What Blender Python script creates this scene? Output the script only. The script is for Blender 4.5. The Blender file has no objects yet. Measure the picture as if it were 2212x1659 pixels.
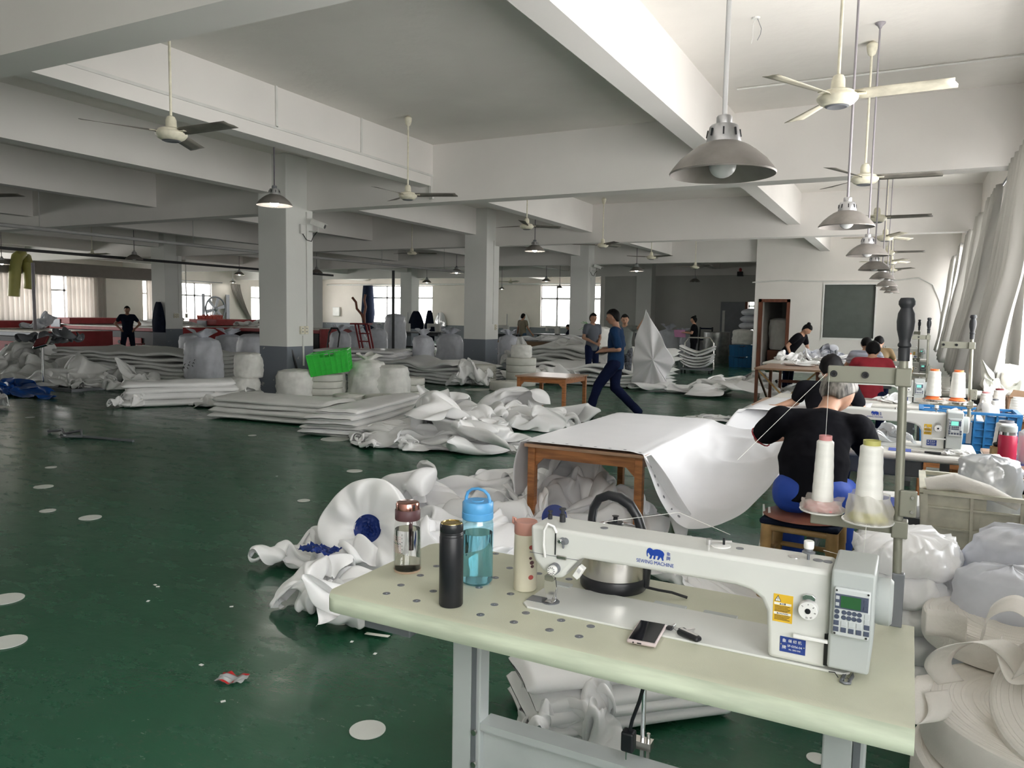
import bpy, bmesh, math, random
import numpy as np
from mathutils import Vector, Matrix, noise
PI = math.pi
random.seed(7)
scn = bpy.context.scene
COL = scn.collection

# ---------------------------------------------------------------- camera
FPX, CX, CY, HC = 1650.0, 1106.0, 829.5, 1.5
_D = Vector((863, -130.0, FPX)).normalized()
_L = Vector((-3186, -200.0, FPX)); _L = (_L - _D * _L.dot(_D)).normalized()
_X = -_L
_U = _X.cross(_D)
if _U.y > 0: _U = -_U
def at(px, py, z=None, y=None, x=None):
    """world point seen at a photo pixel, on the plane of a known height, depth or side"""
    d = Vector(((px - CX) / FPX, (py - CY) / FPX, 1.0))
    w = Vector((d.dot(_X), d.dot(_D), d.dot(_U)))
    t = (z - HC) / w.z if z is not None else (y / w.y if y is not None else x / w.x)
    return Vector((0, 0, HC)) + w * t
cam = bpy.data.cameras.new('camera'); cam.sensor_width = 36; cam.lens = FPX / 2212 * 36
cam.clip_start = .05; cam.clip_end = 300
camo = bpy.data.objects.new('camera', cam); COL.objects.link(camo)
rows = []
for i in range(3):
    rows.append([(_X, _D, _U)[i][0], -(_X, _D, _U)[i][1], -(_X, _D, _U)[i][2], (0, 0, HC)[i]])
rows.append([0, 0, 0, 1])
camo.matrix_world = Matrix(rows)
scn.camera = camo

# ---------------------------------------------------------------- light and exposure
scn.view_settings.view_transform = 'Standard'; scn.view_settings.look = 'None'
scn.view_settings.gamma = 1; scn.view_settings.use_curve_mapping = False
scn.view_settings.exposure = 0.95
W = bpy.data.worlds.new('sky'); scn.world = W; W.use_nodes = True
nt = W.node_tree; nt.nodes.clear()
tc = nt.nodes.new('ShaderNodeTexCoord'); sx = nt.nodes.new('ShaderNodeSeparateXYZ')
cr = nt.nodes.new('ShaderNodeValToRGB'); bg = nt.nodes.new('ShaderNodeBackground'); wo = nt.nodes.new('ShaderNodeOutputWorld')
mr = nt.nodes.new('ShaderNodeMapRange'); mr.inputs['From Min'].default_value = -1; mr.inputs['From Max'].default_value = 1
nt.links.new(tc.outputs['Generated'], sx.inputs[0]); nt.links.new(sx.outputs['Z'], mr.inputs['Value'])
nt.links.new(mr.outputs[0], cr.inputs[0]); nt.links.new(cr.outputs[0], bg.inputs[0]); nt.links.new(bg.outputs[0], wo.inputs[0])
cr.color_ramp.elements[0].position = .0; cr.color_ramp.elements[0].color = (.93, .91, .87, 1)
cr.color_ramp.elements[1].position = 1; cr.color_ramp.elements[1].color = (.38, .44, .50, 1)
e = cr.color_ramp.elements.new(.485); e.color = (1.0, .975, .93, 1)
e = cr.color_ramp.elements.new(.515); e.color = (1.0, .98, .95, 1)
bg.inputs['Strength'].default_value = 6.5
scn.cycles.use_denoising = True
scn.cycles.max_bounces = 10; scn.cycles.diffuse_bounces = 8; scn.cycles.glossy_bounces = 4
scn.cycles.transmission_bounces = 8; scn.cycles.transparent_max_bounces = 12
scn.cycles.caustics_reflective = False; scn.cycles.caustics_refractive = False
scn.cycles.sample_clamp_indirect = 4

def portal(name, loc, rot, sx_, sy_):
    l = bpy.data.lights.new(name, 'AREA'); l.shape = 'RECTANGLE'; l.size = sx_; l.size_y = sy_
    l.cycles.is_portal = True
    o = bpy.data.objects.new(name, l); o.location = loc; o.rotation_euler = rot; COL.objects.link(o)

# ---------------------------------------------------------------- helpers
def link(o): COL.objects.link(o); return o
def tag(o, label=None, cat=None, group=None, kind=None):
    if label: o['label'] = label
    if cat: o['category'] = cat
    if group: o['group'] = group
    if kind: o['kind'] = kind
    return o
def empty(name, loc=(0, 0, 0), rz=0, rot=None):
    o = bpy.data.objects.new(name, None); o.location = loc
    o.rotation_euler = rot if rot else (0, 0, rz); o.empty_display_size = .1
    return link(o)
def thing(name, label, cat, loc=(0, 0, 0), rz=0, group=None, rot=None):
    return tag(empty(name, loc, rz, rot), label, cat, group)
def tree(o): return [o] + [d for c in o.children for d in tree(c)]
def dup(o, loc=None, rz=None, label=None, group=None, scale=None, parent=None, rot=None):
    c = o.copy(); COL.objects.link(c)
    if parent is not None: c.parent = parent
    for ch in list(o.children): dup(ch, parent=c)
    if parent is None:
        if loc is not None: c.location = loc
        if rz is not None: c.rotation_euler = (0, 0, rz)
        if rot is not None: c.rotation_euler = rot
        if scale is not None: c.scale = (scale,) * 3 if isinstance(scale, (int, float)) else scale
        if label: c['label'] = label
        if group: c['group'] = group
    return c

class MB:
    def __init__(s): s.v = []; s.f = []; s.m = []; s.mi = 0; s.M = Matrix.Identity(4)
    def add(s, vs, fs):
        b = len(s.v); s.v += [tuple(s.M @ Vector(p)) for p in vs]
        s.f += [tuple(b + i for i in f) for f in fs]; s.m += [s.mi] * len(fs); return s
    def box(s, a, b, ):
        x0, y0, z0 = [min(p, q) for p, q in zip(a, b)]; x1, y1, z1 = [max(p, q) for p, q in zip(a, b)]
        return s.add([(x0, y0, z0), (x1, y0, z0), (x1, y1, z0), (x0, y1, z0), (x0, y0, z1), (x1, y0, z1), (x1, y1, z1), (x0, y1, z1)],
                     [(0, 3, 2, 1), (4, 5, 6, 7), (0, 1, 5, 4), (1, 2, 6, 5), (2, 3, 7, 6), (3, 0, 4, 7)])
    def cbox(s, c, d): return s.box([c[i] - d[i] / 2 for i in range(3)], [c[i] + d[i] / 2 for i in range(3)])
    def bar(s, p, q, w, h=None):
        """rectangular bar from p to q"""
        h = h or w; p = Vector(p); q = Vector(q); d = (q - p).normalized()
        up = Vector((0, 0, 1)) if abs(d.z) < .95 else Vector((0, 1, 0))
        a = d.cross(up).normalized() * w / 2; b = a.cross(d).normalized() * h / 2
        vs = [p - a - b, p + a - b, p + a + b, p - a + b, q - a - b, q + a - b, q + a + b, q - a + b]
        return s.add(vs, [(0, 3, 2, 1), (4, 5, 6, 7), (0, 1, 5, 4), (1, 2, 6, 5), (2, 3, 7, 6), (3, 0, 4, 7)])
    def tube(s, pts, r, n=10, cap=True, rs=None, closed=False):
        pts = [Vector(p) for p in pts]; rs = rs or [r] * len(pts); rings = []
        k = len(pts); a = None
        for i, p in enumerate(pts):
            if closed: d = (pts[(i + 1) % k] - pts[i - 1]).normalized()
            else: d = (pts[min(i + 1, k - 1)] - pts[max(i - 1, 0)]).normalized()
            if a is None:
                u = Vector((0, 0, 1)) if abs(d.z) < .9 else Vector((1, 0, 0)); a = d.cross(u).normalized()
            else: a = (a - d * a.dot(d)).normalized()
            b = d.cross(a)
            rings.append([p + (a * math.cos(2 * PI * j / n) + b * math.sin(2 * PI * j / n)) * rs[i] for j in range(n)])
        vs = [q for r_ in rings for q in r_]; fs = []
        for i in range(k if closed else k - 1):
            for j in range(n):
                i2 = (i + 1) % k
                fs.append((i * n + j, i * n + (j + 1) % n, i2 * n + (j + 1) % n, i2 * n + j))
        if cap and not closed: fs.append(tuple(range(n))[::-1]); fs.append(tuple((k - 1) * n + j for j in range(n)))
        return s.add(vs, fs)
    def cyl(s, p, q, r, r2=None, n=20): return s.tube([p, q], r, n, True, [r, r if r2 is None else r2])
    def lathe(s, prof, n=32, c=(0, 0, 0), cap=True):
        vs = []; fs = []
        for r, z in prof:
            for j in range(n): vs.append((c[0] + r * math.cos(2 * PI * j / n), c[1] + r * math.sin(2 * PI * j / n), c[2] + z))
        for i in range(len(prof) - 1):
            for j in range(n): fs.append((i * n + j, i * n + (j + 1) % n, (i + 1) * n + (j + 1) % n, (i + 1) * n + j))
        if cap:
            if prof[0][0] > 1e-5: fs.append(tuple(range(n))[::-1])
            if prof[-1][0] > 1e-5: fs.append(tuple((len(prof) - 1) * n + j for j in range(n)))
        return s.add(vs, fs)
    def prism(s, poly, d, axis='z', o=0):
        """polygon extruded by d along axis from offset o"""
        def P(a, b, c): return {'z': (a, b, c), 'y': (a, c, b), 'x': (c, a, b)}[axis]
        n = len(poly)
        vs = [P(a, b, o) for a, b in poly] + [P(a, b, o + d) for a, b in poly]
        return s.add(vs, [tuple(range(n))[::-1], tuple(range(n, 2 * n))] + [(i, (i + 1) % n, n + (i + 1) % n, n + i) for i in range(n)])
    def ell(s, c, r, n=16, m=10, rot=None):
        vs = []; fs = []; r = (r, r, r) if isinstance(r, (int, float)) else r
        for i in range(m + 1):
            t = PI * i / m
            for j in range(n):
                p = Vector((r[0] * math.sin(t) * math.cos(2 * PI * j / n), r[1] * math.sin(t) * math.sin(2 * PI * j / n), r[2] * math.cos(t)))
                if rot: p = rot @ p
                vs.append(Vector(c) + p)
        for i in range(m):
            for j in range(n): fs.append((i * n + j, (i + 1) * n + j, (i + 1) * n + (j + 1) % n, i * n + (j + 1) % n))
        return s.add(vs, fs)
    def grid(s, fn, nu, nv):
        vs = [fn(i / nu, j / nv) for j in range(nv + 1) for i in range(nu + 1)]
        return s.add(vs, [(j * (nu + 1) + i, j * (nu + 1) + i + 1, (j + 1) * (nu + 1) + i + 1, (j + 1) * (nu + 1) + i) for j in range(nv) for i in range(nu)])
    def build(s, name, mat, parent=None, smooth=None, bev=0, sub=0, solid=0, loc=None, rot=None, merge=False, seg=2):
        me = bpy.data.meshes.new(name); me.from_pydata(s.v, [], s.f)
        for m_ in (mat if isinstance(mat, (list, tuple)) else [mat]): me.materials.append(m_)
        me.polygons.foreach_set('material_index', s.m)
        bm = bmesh.new(); bm.from_mesh(me)
        if merge: bmesh.ops.remove_doubles(bm, verts=bm.verts, dist=1e-5)
        bmesh.ops.recalc_face_normals(bm, faces=bm.faces) if not merge == 'no' else None
        bm.to_mesh(me); bm.free()
        o = bpy.data.objects.new(name, me); link(o)
        if parent is not None: o.parent = parent
        if loc is not None: o.location = loc
        if rot is not None: o.rotation_euler = rot
        if solid:
            md = o.modifiers.new('s', 'SOLIDIFY'); md.thickness = solid; md.offset = 0
        if bev:
            md = o.modifiers.new('b', 'BEVEL'); md.width = bev; md.segments = seg; md.limit_method = 'ANGLE'; md.angle_limit = .6
        if sub:
            md = o.modifiers.new('u', 'SUBSURF'); md.levels = sub; md.render_levels = sub
        if smooth is not None:
            if smooth >= 180: me.shade_smooth()
            else:
                me.shade_smooth()
                if hasattr(me, 'set_sharp_from_angle'): me.set_sharp_from_angle(angle=math.radians(smooth))
        return o

def mat(name, col, rough=.5, metal=0, var=.06, sc=6, bump=0, bsc=40, emis=None, est=0, trans=0, ior=1.45, alpha=1, sub=0, spec=None, coat=0, col2=None, sheen=0, stretch=None, crease=0):
    m = bpy.data.materials.new(name); m.use_nodes = True; n = m.node_tree; b = n.nodes['Principled BSDF']
    c = Vector(col[:3])
    t = n.nodes.new('ShaderNodeTexCoord'); mp = n.nodes.new('ShaderNodeMapping'); n.links.new(t.outputs['Object'], mp.inputs[0])
    if stretch: mp.inputs['Scale'].default_value = stretch
    nz = n.nodes.new('ShaderNodeTexNoise'); nz.inputs['Scale'].default_value = sc; nz.inputs['Detail'].default_value = 5
    n.links.new(mp.outputs[0], nz.inputs['Vector'])
    r = n.nodes.new('ShaderNodeValToRGB'); n.links.new(nz.outputs[0], r.inputs[0])
    r.color_ramp.elements[0].position = .35; r.color_ramp.elements[1].position = .65
    a = col2 if col2 else tuple(max(0, x * (1 - var)) for x in c)
    r.color_ramp.elements[0].color = (*a, 1); r.color_ramp.elements[1].color = (*[min(1, x * (1 + var * .5)) for x in c], 1)
    n.links.new(r.outputs[0], b.inputs['Base Color'])
    b.inputs['Roughness'].default_value = rough; b.inputs['Metallic'].default_value = metal; b.inputs['IOR'].default_value = ior
    if trans: b.inputs['Transmission Weight'].default_value = trans
    if alpha < 1: b.inputs['Alpha'].default_value = alpha
    if sub: b.inputs['Subsurface Weight'].default_value = sub; b.inputs['Subsurface Radius'].default_value = (.02, .01, .005)
    if spec is not None: b.inputs['Specular IOR Level'].default_value = spec
    if coat: b.inputs['Coat Weight'].default_value = coat
    if sheen: b.inputs['Sheen Weight'].default_value = sheen
    if emis: b.inputs['Emission Color'].default_value = (*emis, 1); b.inputs['Emission Strength'].default_value = est
    if crease:
        z = n.nodes.new('ShaderNodeTexNoise'); z.noise_type = 'RIDGED_MULTIFRACTAL'; z.inputs['Scale'].default_value = crease; z.inputs['Detail'].default_value = 2; z.inputs['Distortion'].default_value = .6
        n.links.new(mp.outputs[0], z.inputs['Vector'])
        bp = n.nodes.new('ShaderNodeBump'); bp.inputs['Strength'].default_value = .35; bp.inputs['Distance'].default_value = .035
        n.links.new(z.outputs[0], bp.inputs['Height']); n.links.new(bp.outputs[0], b.inputs['Normal'])
    if bump:
        z = n.nodes.new('ShaderNodeTexNoise'); z.inputs['Scale'].default_value = bsc; z.inputs['Detail'].default_value = 4
        n.links.new(mp.outputs[0], z.inputs['Vector'])
        bp = n.nodes.new('ShaderNodeBump'); bp.inputs['Strength'].default_value = bump; bp.inputs['Distance'].default_value = .01
        n.links.new(z.outputs[0], bp.inputs['Height']); n.links.new(bp.outputs[0], b.inputs['Normal'])
    return m
def dado(name, top, low, zl):
    """wall paint with a painted grey skirt band below height zl (world height)"""
    m = mat(name, top, .75, var=.04, sc=1.2, bump=.12, bsc=25); n = m.node_tree; b = n.nodes['Principled BSDF']
    src = b.inputs['Base Color'].links[0].from_socket
    g = n.nodes.new('ShaderNodeNewGeometry'); s = n.nodes.new('ShaderNodeSeparateXYZ'); n.links.new(g.outputs['Position'], s.inputs[0])
    lt = n.nodes.new('ShaderNodeMath'); lt.operation = 'LESS_THAN'; lt.inputs[1].default_value = zl; n.links.new(s.outputs['Z'], lt.inputs[0])
    nz = n.nodes.new('ShaderNodeTexNoise'); nz.inputs['Scale'].default_value = 14; n.links.new(g.outputs['Position'], nz.inputs['Vector'])
    cr_ = n.nodes.new('ShaderNodeValToRGB'); cr_.color_ramp.elements[0].color = (*low, 1); cr_.color_ramp.elements[0].position = .70
    cr_.color_ramp.elements[1].position = .74; cr_.color_ramp.elements[1].color = (.45, .45, .45, 1); n.links.new(nz.outputs[0], cr_.inputs[0])
    mx = n.nodes.new('ShaderNodeMix'); mx.data_type = 'RGBA'
    n.links.new(lt.outputs[0], mx.inputs[0]); n.links.new(src, mx.inputs[6]); n.links.new(cr_.outputs[0], mx.inputs[7])
    n.links.new(mx.outputs[2], b.inputs['Base Color'])
    return m
def glassmat(name, col=(1, 1, 1), gloss=.06):
    m = bpy.data.materials.new(name); m.use_nodes = True; n = m.node_tree; n.nodes.clear()
    o = n.nodes.new('ShaderNodeOutputMaterial'); t = n.nodes.new('ShaderNodeBsdfTransparent'); g = n.nodes.new('ShaderNodeBsdfGlossy'); x = n.nodes.new('ShaderNodeMixShader')
    t.inputs[0].default_value = (*col, 1); g.inputs['Roughness'].default_value = .03; x.inputs[0].default_value = gloss
    n.links.new(t.outputs[0], x.inputs[1]); n.links.new(g.outputs[0], x.inputs[2]); n.links.new(x.outputs[0], o.inputs[0]); return m
def clothmat(name, col, transl=.35, rough=.6, var=.06, sc=3, gl=.08, stretch=None):
    """thin fabric: diffuse, some light through it, a soft sheen"""
    m = bpy.data.materials.new(name); m.use_nodes = True; n = m.node_tree; n.nodes.clear()
    t = n.nodes.new('ShaderNodeTexCoord'); nz = n.nodes.new('ShaderNodeTexNoise'); nz.inputs['Scale'].default_value = sc; nz.inputs['Detail'].default_value = 4
    mp = n.nodes.new('ShaderNodeMapping'); n.links.new(t.outputs['Object'], mp.inputs[0]); n.links.new(mp.outputs[0], nz.inputs[0])
    if stretch: mp.inputs['Scale'].default_value = stretch
    r = n.nodes.new('ShaderNodeValToRGB'); n.links.new(nz.outputs[0], r.inputs[0])
    r.color_ramp.elements[0].position = .3; r.color_ramp.elements[1].position = .7
    r.color_ramp.elements[0].color = (*[c * (1 - var) for c in col], 1); r.color_ramp.elements[1].color = (*[min(1, c * (1 + var * .5)) for c in col], 1)
    d = n.nodes.new('ShaderNodeBsdfDiffuse'); l = n.nodes.new('ShaderNodeBsdfTranslucent'); g = n.nodes.new('ShaderNodeBsdfGlossy'); g.inputs['Roughness'].default_value = rough
    x1 = n.nodes.new('ShaderNodeMixShader'); x2 = n.nodes.new('ShaderNodeMixShader'); o = n.nodes.new('ShaderNodeOutputMaterial')
    x1.inputs[0].default_value = transl; x2.inputs[0].default_value = gl
    n.links.new(r.outputs[0], d.inputs[0]); n.links.new(r.outputs[0], l.inputs[0])
    n.links.new(d.outputs[0], x1.inputs[1]); n.links.new(l.outputs[0], x1.inputs[2]); n.links.new(x1.outputs[0], x2.inputs[1]); n.links.new(g.outputs[0], x2.inputs[2]); n.links.new(x2.outputs[0], o.inputs[0])
    return m
# ---------------------------------------------------------------- materials
WALL = (.80, .77, .74)
M = dict(
    wall=mat('wall_paint', WALL, .8, var=.05, sc=.9, bump=.15, bsc=18),
    slab=mat('slab_paint', (.78, .755, .72), .85, var=.06, sc=.8, bump=.5, bsc=9),
    beam=mat('beam_paint', (.79, .77, .75), .8, var=.05, sc=.7, bump=.1, bsc=14),
    column=dado('column_paint', (.71, .72, .70), (.17, .19, .225), .92),
    wallfar=dado('far_wall_paint', (.76, .71, .66), (.20, .215, .24), .95),
    white=mat('white_paint', (.80, .80, .78), .45), frame=mat('window_aluminium', (.62, .62, .64), .4, .3),
    cream=mat('cream_enamel', (.72, .69, .56), .4, var=.12, sc=20), dirty=mat('aluminium_shade', (.27, .25, .235), .5, .45, var=.22, sc=7, bump=.05),
    alu=mat('cast_aluminium', (.60, .60, .62), .35, .9, var=.1, sc=30), rodw=mat('rod_white', (.62, .62, .63), .5), rodd=mat('rod_dark', (.10, .09, .11), .5),
    rodp=mat('rod_grey', (.30, .28, .31), .45), dark=mat('dark_rubber', (.02, .022, .026), .5), black=mat('black_plastic', (.012, .013, .016), .35),
    bulbon=mat('bulb_lit', (1, 1, 1), .3, emis=(1, .97, .88), est=60), bulboff=mat('bulb_unlit', (.62, .64, .64), .35),
    inner=mat('shade_inside', (.55, .57, .50), .4, .4), blade=mat('fan_blade', (.50, .47, .38), .55, var=.25, sc=9), bladed=mat('fan_blade_dusty', (.17, .16, .14), .6, var=.25, sc=9),
    pipe=mat('pipe_grey', (.34, .34, .34), .5), conduit=mat('conduit', (.70, .70, .68), .5), duct=mat('duct', (.26, .235, .215), .7),
    wood=mat('orange_wood', (.38, .155, .055), .42, var=.35, sc=5, stretch=(1.5, 1.5, 9), bump=.08, bsc=60), woodh=mat('orange_wood_rail', (.38, .155, .055), .42, var=.35, sc=5, stretch=(1, 9, 9), bump=.08),
    woodtop=mat('worn_wood_top', (.42, .26, .17), .28, var=.3, sc=3, stretch=(1, 8, 1)), woodd=mat('dark_wood', (.16, .055, .03), .45, var=.3, sc=5, stretch=(2, 2, .5)),
    bamboo=mat('bamboo', (.42, .26, .11), .4, var=.3, sc=9), steel=mat('steel', (.60, .58, .55), .25, 1, var=.08), chrome=mat('chrome', (.75, .75, .76), .12, 1, var=.03),
    cloth=mat('coated_white_fabric', (.89, .89, .89), .30, var=.03, sc=4, spec=.5, crease=2.2), clothw=mat('white_satin_fabric', (.89, .89, .90), .26, var=.02, sc=4, spec=.6, crease=2.6), smooths=mat('smooth_white_sheet', (.74, .74, .76), .38, var=.02, sc=4),
    clothd=mat('natural_white_fabric', (.80, .805, .79), .45, var=.06, sc=5, crease=3), bag=mat('woven_white_bag', (.62, .64, .70), .45, var=.07, sc=9, crease=4.5),
    tape=mat('webbing_tape', (.76, .73, .68), .75, var=.05, sc=8, bump=.15, bsc=120), tapeg=mat('webbing_roll', (.66, .66, .61), .75, var=.06, sc=8, bump=.12, bsc=90),
    blue=mat('blue_lining', (.012, .035, .20), .25, var=.2), bluepl=mat('blue_plastic', (.02, .15, .36), .4), green=mat('green_plastic', (.05, .62, .07), .35, var=.08),
    red=mat('red_enamel', (.36, .045, .05), .45, var=.15), redk=mat('dark_red', (.16, .015, .02), .45), bed=mat('cutting_bed', (.62, .60, .55), .35),
    machine=mat('machine_white', (.64, .65, .62), .3, var=.03, sc=6, coat=.3), machg=mat('machine_grey', (.44, .47, .46), .38, var=.03), dgrey=mat('dark_grey_metal', (.20, .21, .23), .4, .4),
    pole=mat('pole_olive', (.25, .25, .205), .4, .3), legg=mat('leg_grey', (.46, .49, .48), .4, .1), pad=mat('blue_pad', (.08, .12, .42), .6),
    skin=mat('skin', (.48, .27, .18), .55, var=.1, sc=14, sub=.08), skind=mat('skin_tanned', (.33, .18, .12), .55, var=.1, sc=14, sub=.05),
    hair=mat('black_hair', (.006, .0055, .006), .6, spec=.15, var=.4, sc=60, stretch=(1, 1, .2)), navy=mat('navy_cotton', (.008, .012, .026), .9, spec=.12, var=.2, sc=9, bump=.15),
    blackc=mat('black_cotton', (.0065, .0065, .009), .9, spec=.12, var=.2, sc=9, bump=.15, bsc=25), navyd=mat('navy_trousers', (.006, .010, .035), .85, spec=.12, var=.2, bump=.1), tee=mat('blue_polo', (.008, .028, .075), .85, spec=.15, var=.15, bump=.1),
    orange=mat('orange_plastic', (.75, .18, .05), .45), pink=mat('pink_plastic', (.55, .24, .24), .5), yel=mat('yellow_plastic', (.46, .44, .14), .45),
    thread=mat('white_thread', (.74, .74, .70), .28, var=.06, sc=5, stretch=(1, 1, 9), bump=.1, bsc=80), card=mat('cardboard', (.22, .14, .085), .8),
)
# curtains and glass
M['curtain'] = clothmat('curtain_cloth', (.50, .49, .465), .34, var=.10, sc=2, stretch=(1, 6, .3))
M['curtainw'] = clothmat('curtain_white', (.66, .63, .60), .55, var=.08, sc=2, stretch=(1, 6, .3))
M['film'] = clothmat('clear_plastic_film', (.72, .74, .76), .4, .15, gl=.25)
M['glass'] = glassmat('window_glass')

def floor_mat():
    m = bpy.data.materials.new('green_epoxy'); m.use_nodes = True; n = m.node_tree; b = n.nodes['Principled BSDF']
    g = n.nodes.new('ShaderNodeTexCoord')
    def nz(s, d=6, r=.6, st=None):
        x = n.nodes.new('ShaderNodeTexNoise'); x.inputs['Scale'].default_value = s; x.inputs['Detail'].default_value = d; x.inputs['Roughness'].default_value = r
        mp = n.nodes.new('ShaderNodeMapping'); n.links.new(g.outputs['Object'], mp.inputs[0]); n.links.new(mp.outputs[0], x.inputs[0])
        if st: mp.inputs['Scale'].default_value = st
        return x
    def ramp(src, a, pa, c, pc):
        r = n.nodes.new('ShaderNodeValToRGB'); r.color_ramp.elements[0].position = pa; r.color_ramp.elements[1].position = pc
        r.color_ramp.elements[0].color = (*a, 1); r.color_ramp.elements[1].color = (*c, 1); n.links.new(src.outputs[0], r.inputs[0]); return r
    base = ramp(nz(.5), (.012, .072, .036), .35, (.018, .095, .050), .65)
    wear = ramp(nz(1.1, 9, .72), (0, 0, 0), .56, (1, 1, 1), .74)
    fine = ramp(nz(22, 8, .75, (1, 2.2, 1)), (0, 0, 0), .52, (1, 1, 1), .62)
    mu = n.nodes.new('ShaderNodeMath'); mu.operation = 'MULTIPLY'; n.links.new(wear.outputs[0], mu.inputs[0]); n.links.new(fine.outputs[0], mu.inputs[1])
    mx = n.nodes.new('ShaderNodeMix'); mx.data_type = 'RGBA'; n.links.new(mu.outputs[0], mx.inputs[0]); n.links.new(base.outputs[0], mx.inputs[6]); mx.inputs[7].default_value = (.10, .105, .085, 1)
    n.links.new(mx.outputs[2], b.inputs['Base Color'])
    rr = ramp(nz(2.2, 7, .7, (1, 2, 1)), (.17,) * 3, .3, (.34,) * 3, .7); n.links.new(rr.outputs[0], b.inputs['Roughness'])
    bp = n.nodes.new('ShaderNodeBump'); bp.inputs['Strength'].default_value = .12; bp.inputs['Distance'].default_value = .02
    n.links.new(nz(5, 6, .65, (1, 1.6, 1)).outputs[0], bp.inputs['Height']); n.links.new(bp.outputs[0], b.inputs['Normal'])
    b.inputs['IOR'].default_value = 1.5
    return m
M['floor'] = floor_mat()

# ---------------------------------------------------------------- the building
XR, XL, YB, YF, YP, YE, ZS, ZT, ZB = 1.06, -33.7, -3.3, 37.9, 24.0, 31.2, 4.2, 3.3, 3.55
def struct(mb, name, m, **k): return tag(mb.build(name, m, **k), kind='structure')
struct(MB().box((XL - .3, YB - .3, -.2), (XR + .3, YF + .3, 0)), 'floor', M['floor'])
struct(MB().box((XL - .3, YB - .3, ZS), (XR + .3, YF + .3, ZS + .2)), 'ceiling', M['slab'])
# transverse beams
for yb in (-3.6, 3.3, 10.41, 17.3, 24.15, 31.1):
    x1 = XR
    struct(MB().box((XL, yb, ZT), (x1, yb + .32, ZS)), 'ceiling_beam', M['beam'])
# longitudinal beams between the transverse ones
for k, yb in enumerate((-3.6, 3.3, 10.41, 17.3, 24.15, 31.1)):
    ye = ((-3.6, 3.3, 10.41, 17.3, 24.15, 31.1, 37.9) + (0,))[k + 1]
    for xa in (-2.45, -7.15, -10.1, -13.7, -17.8, -21.95, -26, -30):
        struct(MB().box((xa, yb + .32, ZB), (xa + .25, ye, ZS)), 'ceiling_beam', M['beam'])
# columns
for xc in (-10.18, -22.1):
    for yc in (2.9, 9.9, 16.85, 23.67, 30.6):
        struct(MB().box((xc, yc, 0), (xc + .65, yc + .66, ZS)), 'column', M['column'], bev=.012)

def window(num, wall, u0, u1, z0, z1, cols, plane, trans=.68, deep=.06, t=.05):
    """aluminium window: frame bars and panes; wall 'x' (plane at x) or 'y'"""
    def P(u, d, z): return (plane + d, u, z) if wall == 'x' else (u, plane + d, z)
    root = empty('window_%d' % num); root['kind'] = 'structure'
    mb = MB()
    zt = z0 + (z1 - z0) * trans
    for z in (z0, zt, z1): mb.box(P(u0, -deep / 2, z - t / 2), P(u1, deep / 2, z + t / 2))
    for i in range(cols + 1):
        u = u0 + (u1 - u0) * i / cols; mb.box(P(u - t / 2, -deep / 2, z0), P(u + t / 2, deep / 2, z1))
    mb.build('window_frame', M['frame'], root)
    mb = MB().box(P(u0, -.003, z0), P(u1, .003, z1)); mb.build('pane', M['glass'], root)
    return root
def wall_with(name, m, wall, plane, th, ua, ub, holes, ztop=ZS, kind='wall'):
    """wall slab with rectangular holes (u0,u1,z0,z1)"""
    def P(u, d, z): return (plane + d, u, z) if wall == 'x' else (u, plane + d, z)
    mb = MB(); us = sorted(holes)
    cur = ua
    for (u0, u1, z0, z1) in us:
        mb.box(P(cur, 0, 0), P(u0, th, ztop)) if u0 > cur + 1e-4 else None
        if z0 > 0: mb.box(P(u0, 0, 0), P(u1, th, z0))
        if z1 < ztop: mb.box(P(u0, 0, z1), P(u1, th, ztop))
        cur = u1
    if cur < ub - 1e-4: mb.box(P(cur, 0, 0), P(ub, th, ztop))
    return struct(mb, name, m)
# right wall: windows in every bay
holesR = []
for k, (a, b) in enumerate(((-2.9, 1.0), (4.1, 9.9), (11.3, 16.8), (18.1, 23.6))):  # first window is out of view, made narrower to dim the near table
    holesR.append((a, b, .95, 3.12))
wall_with('wall_right', M['wall'], 'x', XR, .24, YB, YP + .2, holesR)
n = 1
for (a, b, z0, z1) in holesR:
    window(n, 'x', a, b, z0, z1, 6, XR + .14); n += 1
    portal('daylight_portal', (XR + .26, (a + b) / 2, (z0 + z1) / 2), (0, PI / 2, 0), z1 - z0, b - a)
# left wall
holesL = [(-2.2, 2.5, .95, 3.0), (4.6, 9.4, .95, 3.0), (11.6, 16.2, .95, 3.0), (17.4, 22.6, .95, 3.0), (25.2, 29.4, .95, 3.0), (32.2, 36.2, .95, 3.0)]
wall_with('wall_left', M['wallfar'], 'x', XL - .24, .24, YB, YF, holesL)
for (a, b, z0, z1) in holesL:
    window(n, 'x', a, b, z0, z1, 4, XL - .12, t=.09); n += 1
    portal('daylight_portal', (XL - .3, (a + b) / 2, (z0 + z1) / 2), (0, -PI / 2, 0), z1 - z0, b - a)
# far wall
def fx(px): return at(px, 650, y=YF).x
holesF = [(fx(803), fx(934), 1.0, 3.24), (fx(1168), fx(1310), 1.0, 3.24), (fx(1585), fx(1650), .3, 3.1)]
wall_with('wall_far', M['wallfar'], 'y', YF, .24, XL, -3, holesF)
for (a, b, z0, z1) in holesF:
    window(n, 'y', a, b, z0, z1, 4, YF + .1, t=.10); n += 1
    portal('daylight_portal', ((a + b) / 2, YF + .3, (z0 + z1) / 2), (-PI / 2, 0, 0), b - a, z1 - z0)
# rear wall behind the camera
wall_with('wall_rear', M['wall'], 'y', YB - .24, .24, XL, XR, [])
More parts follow.
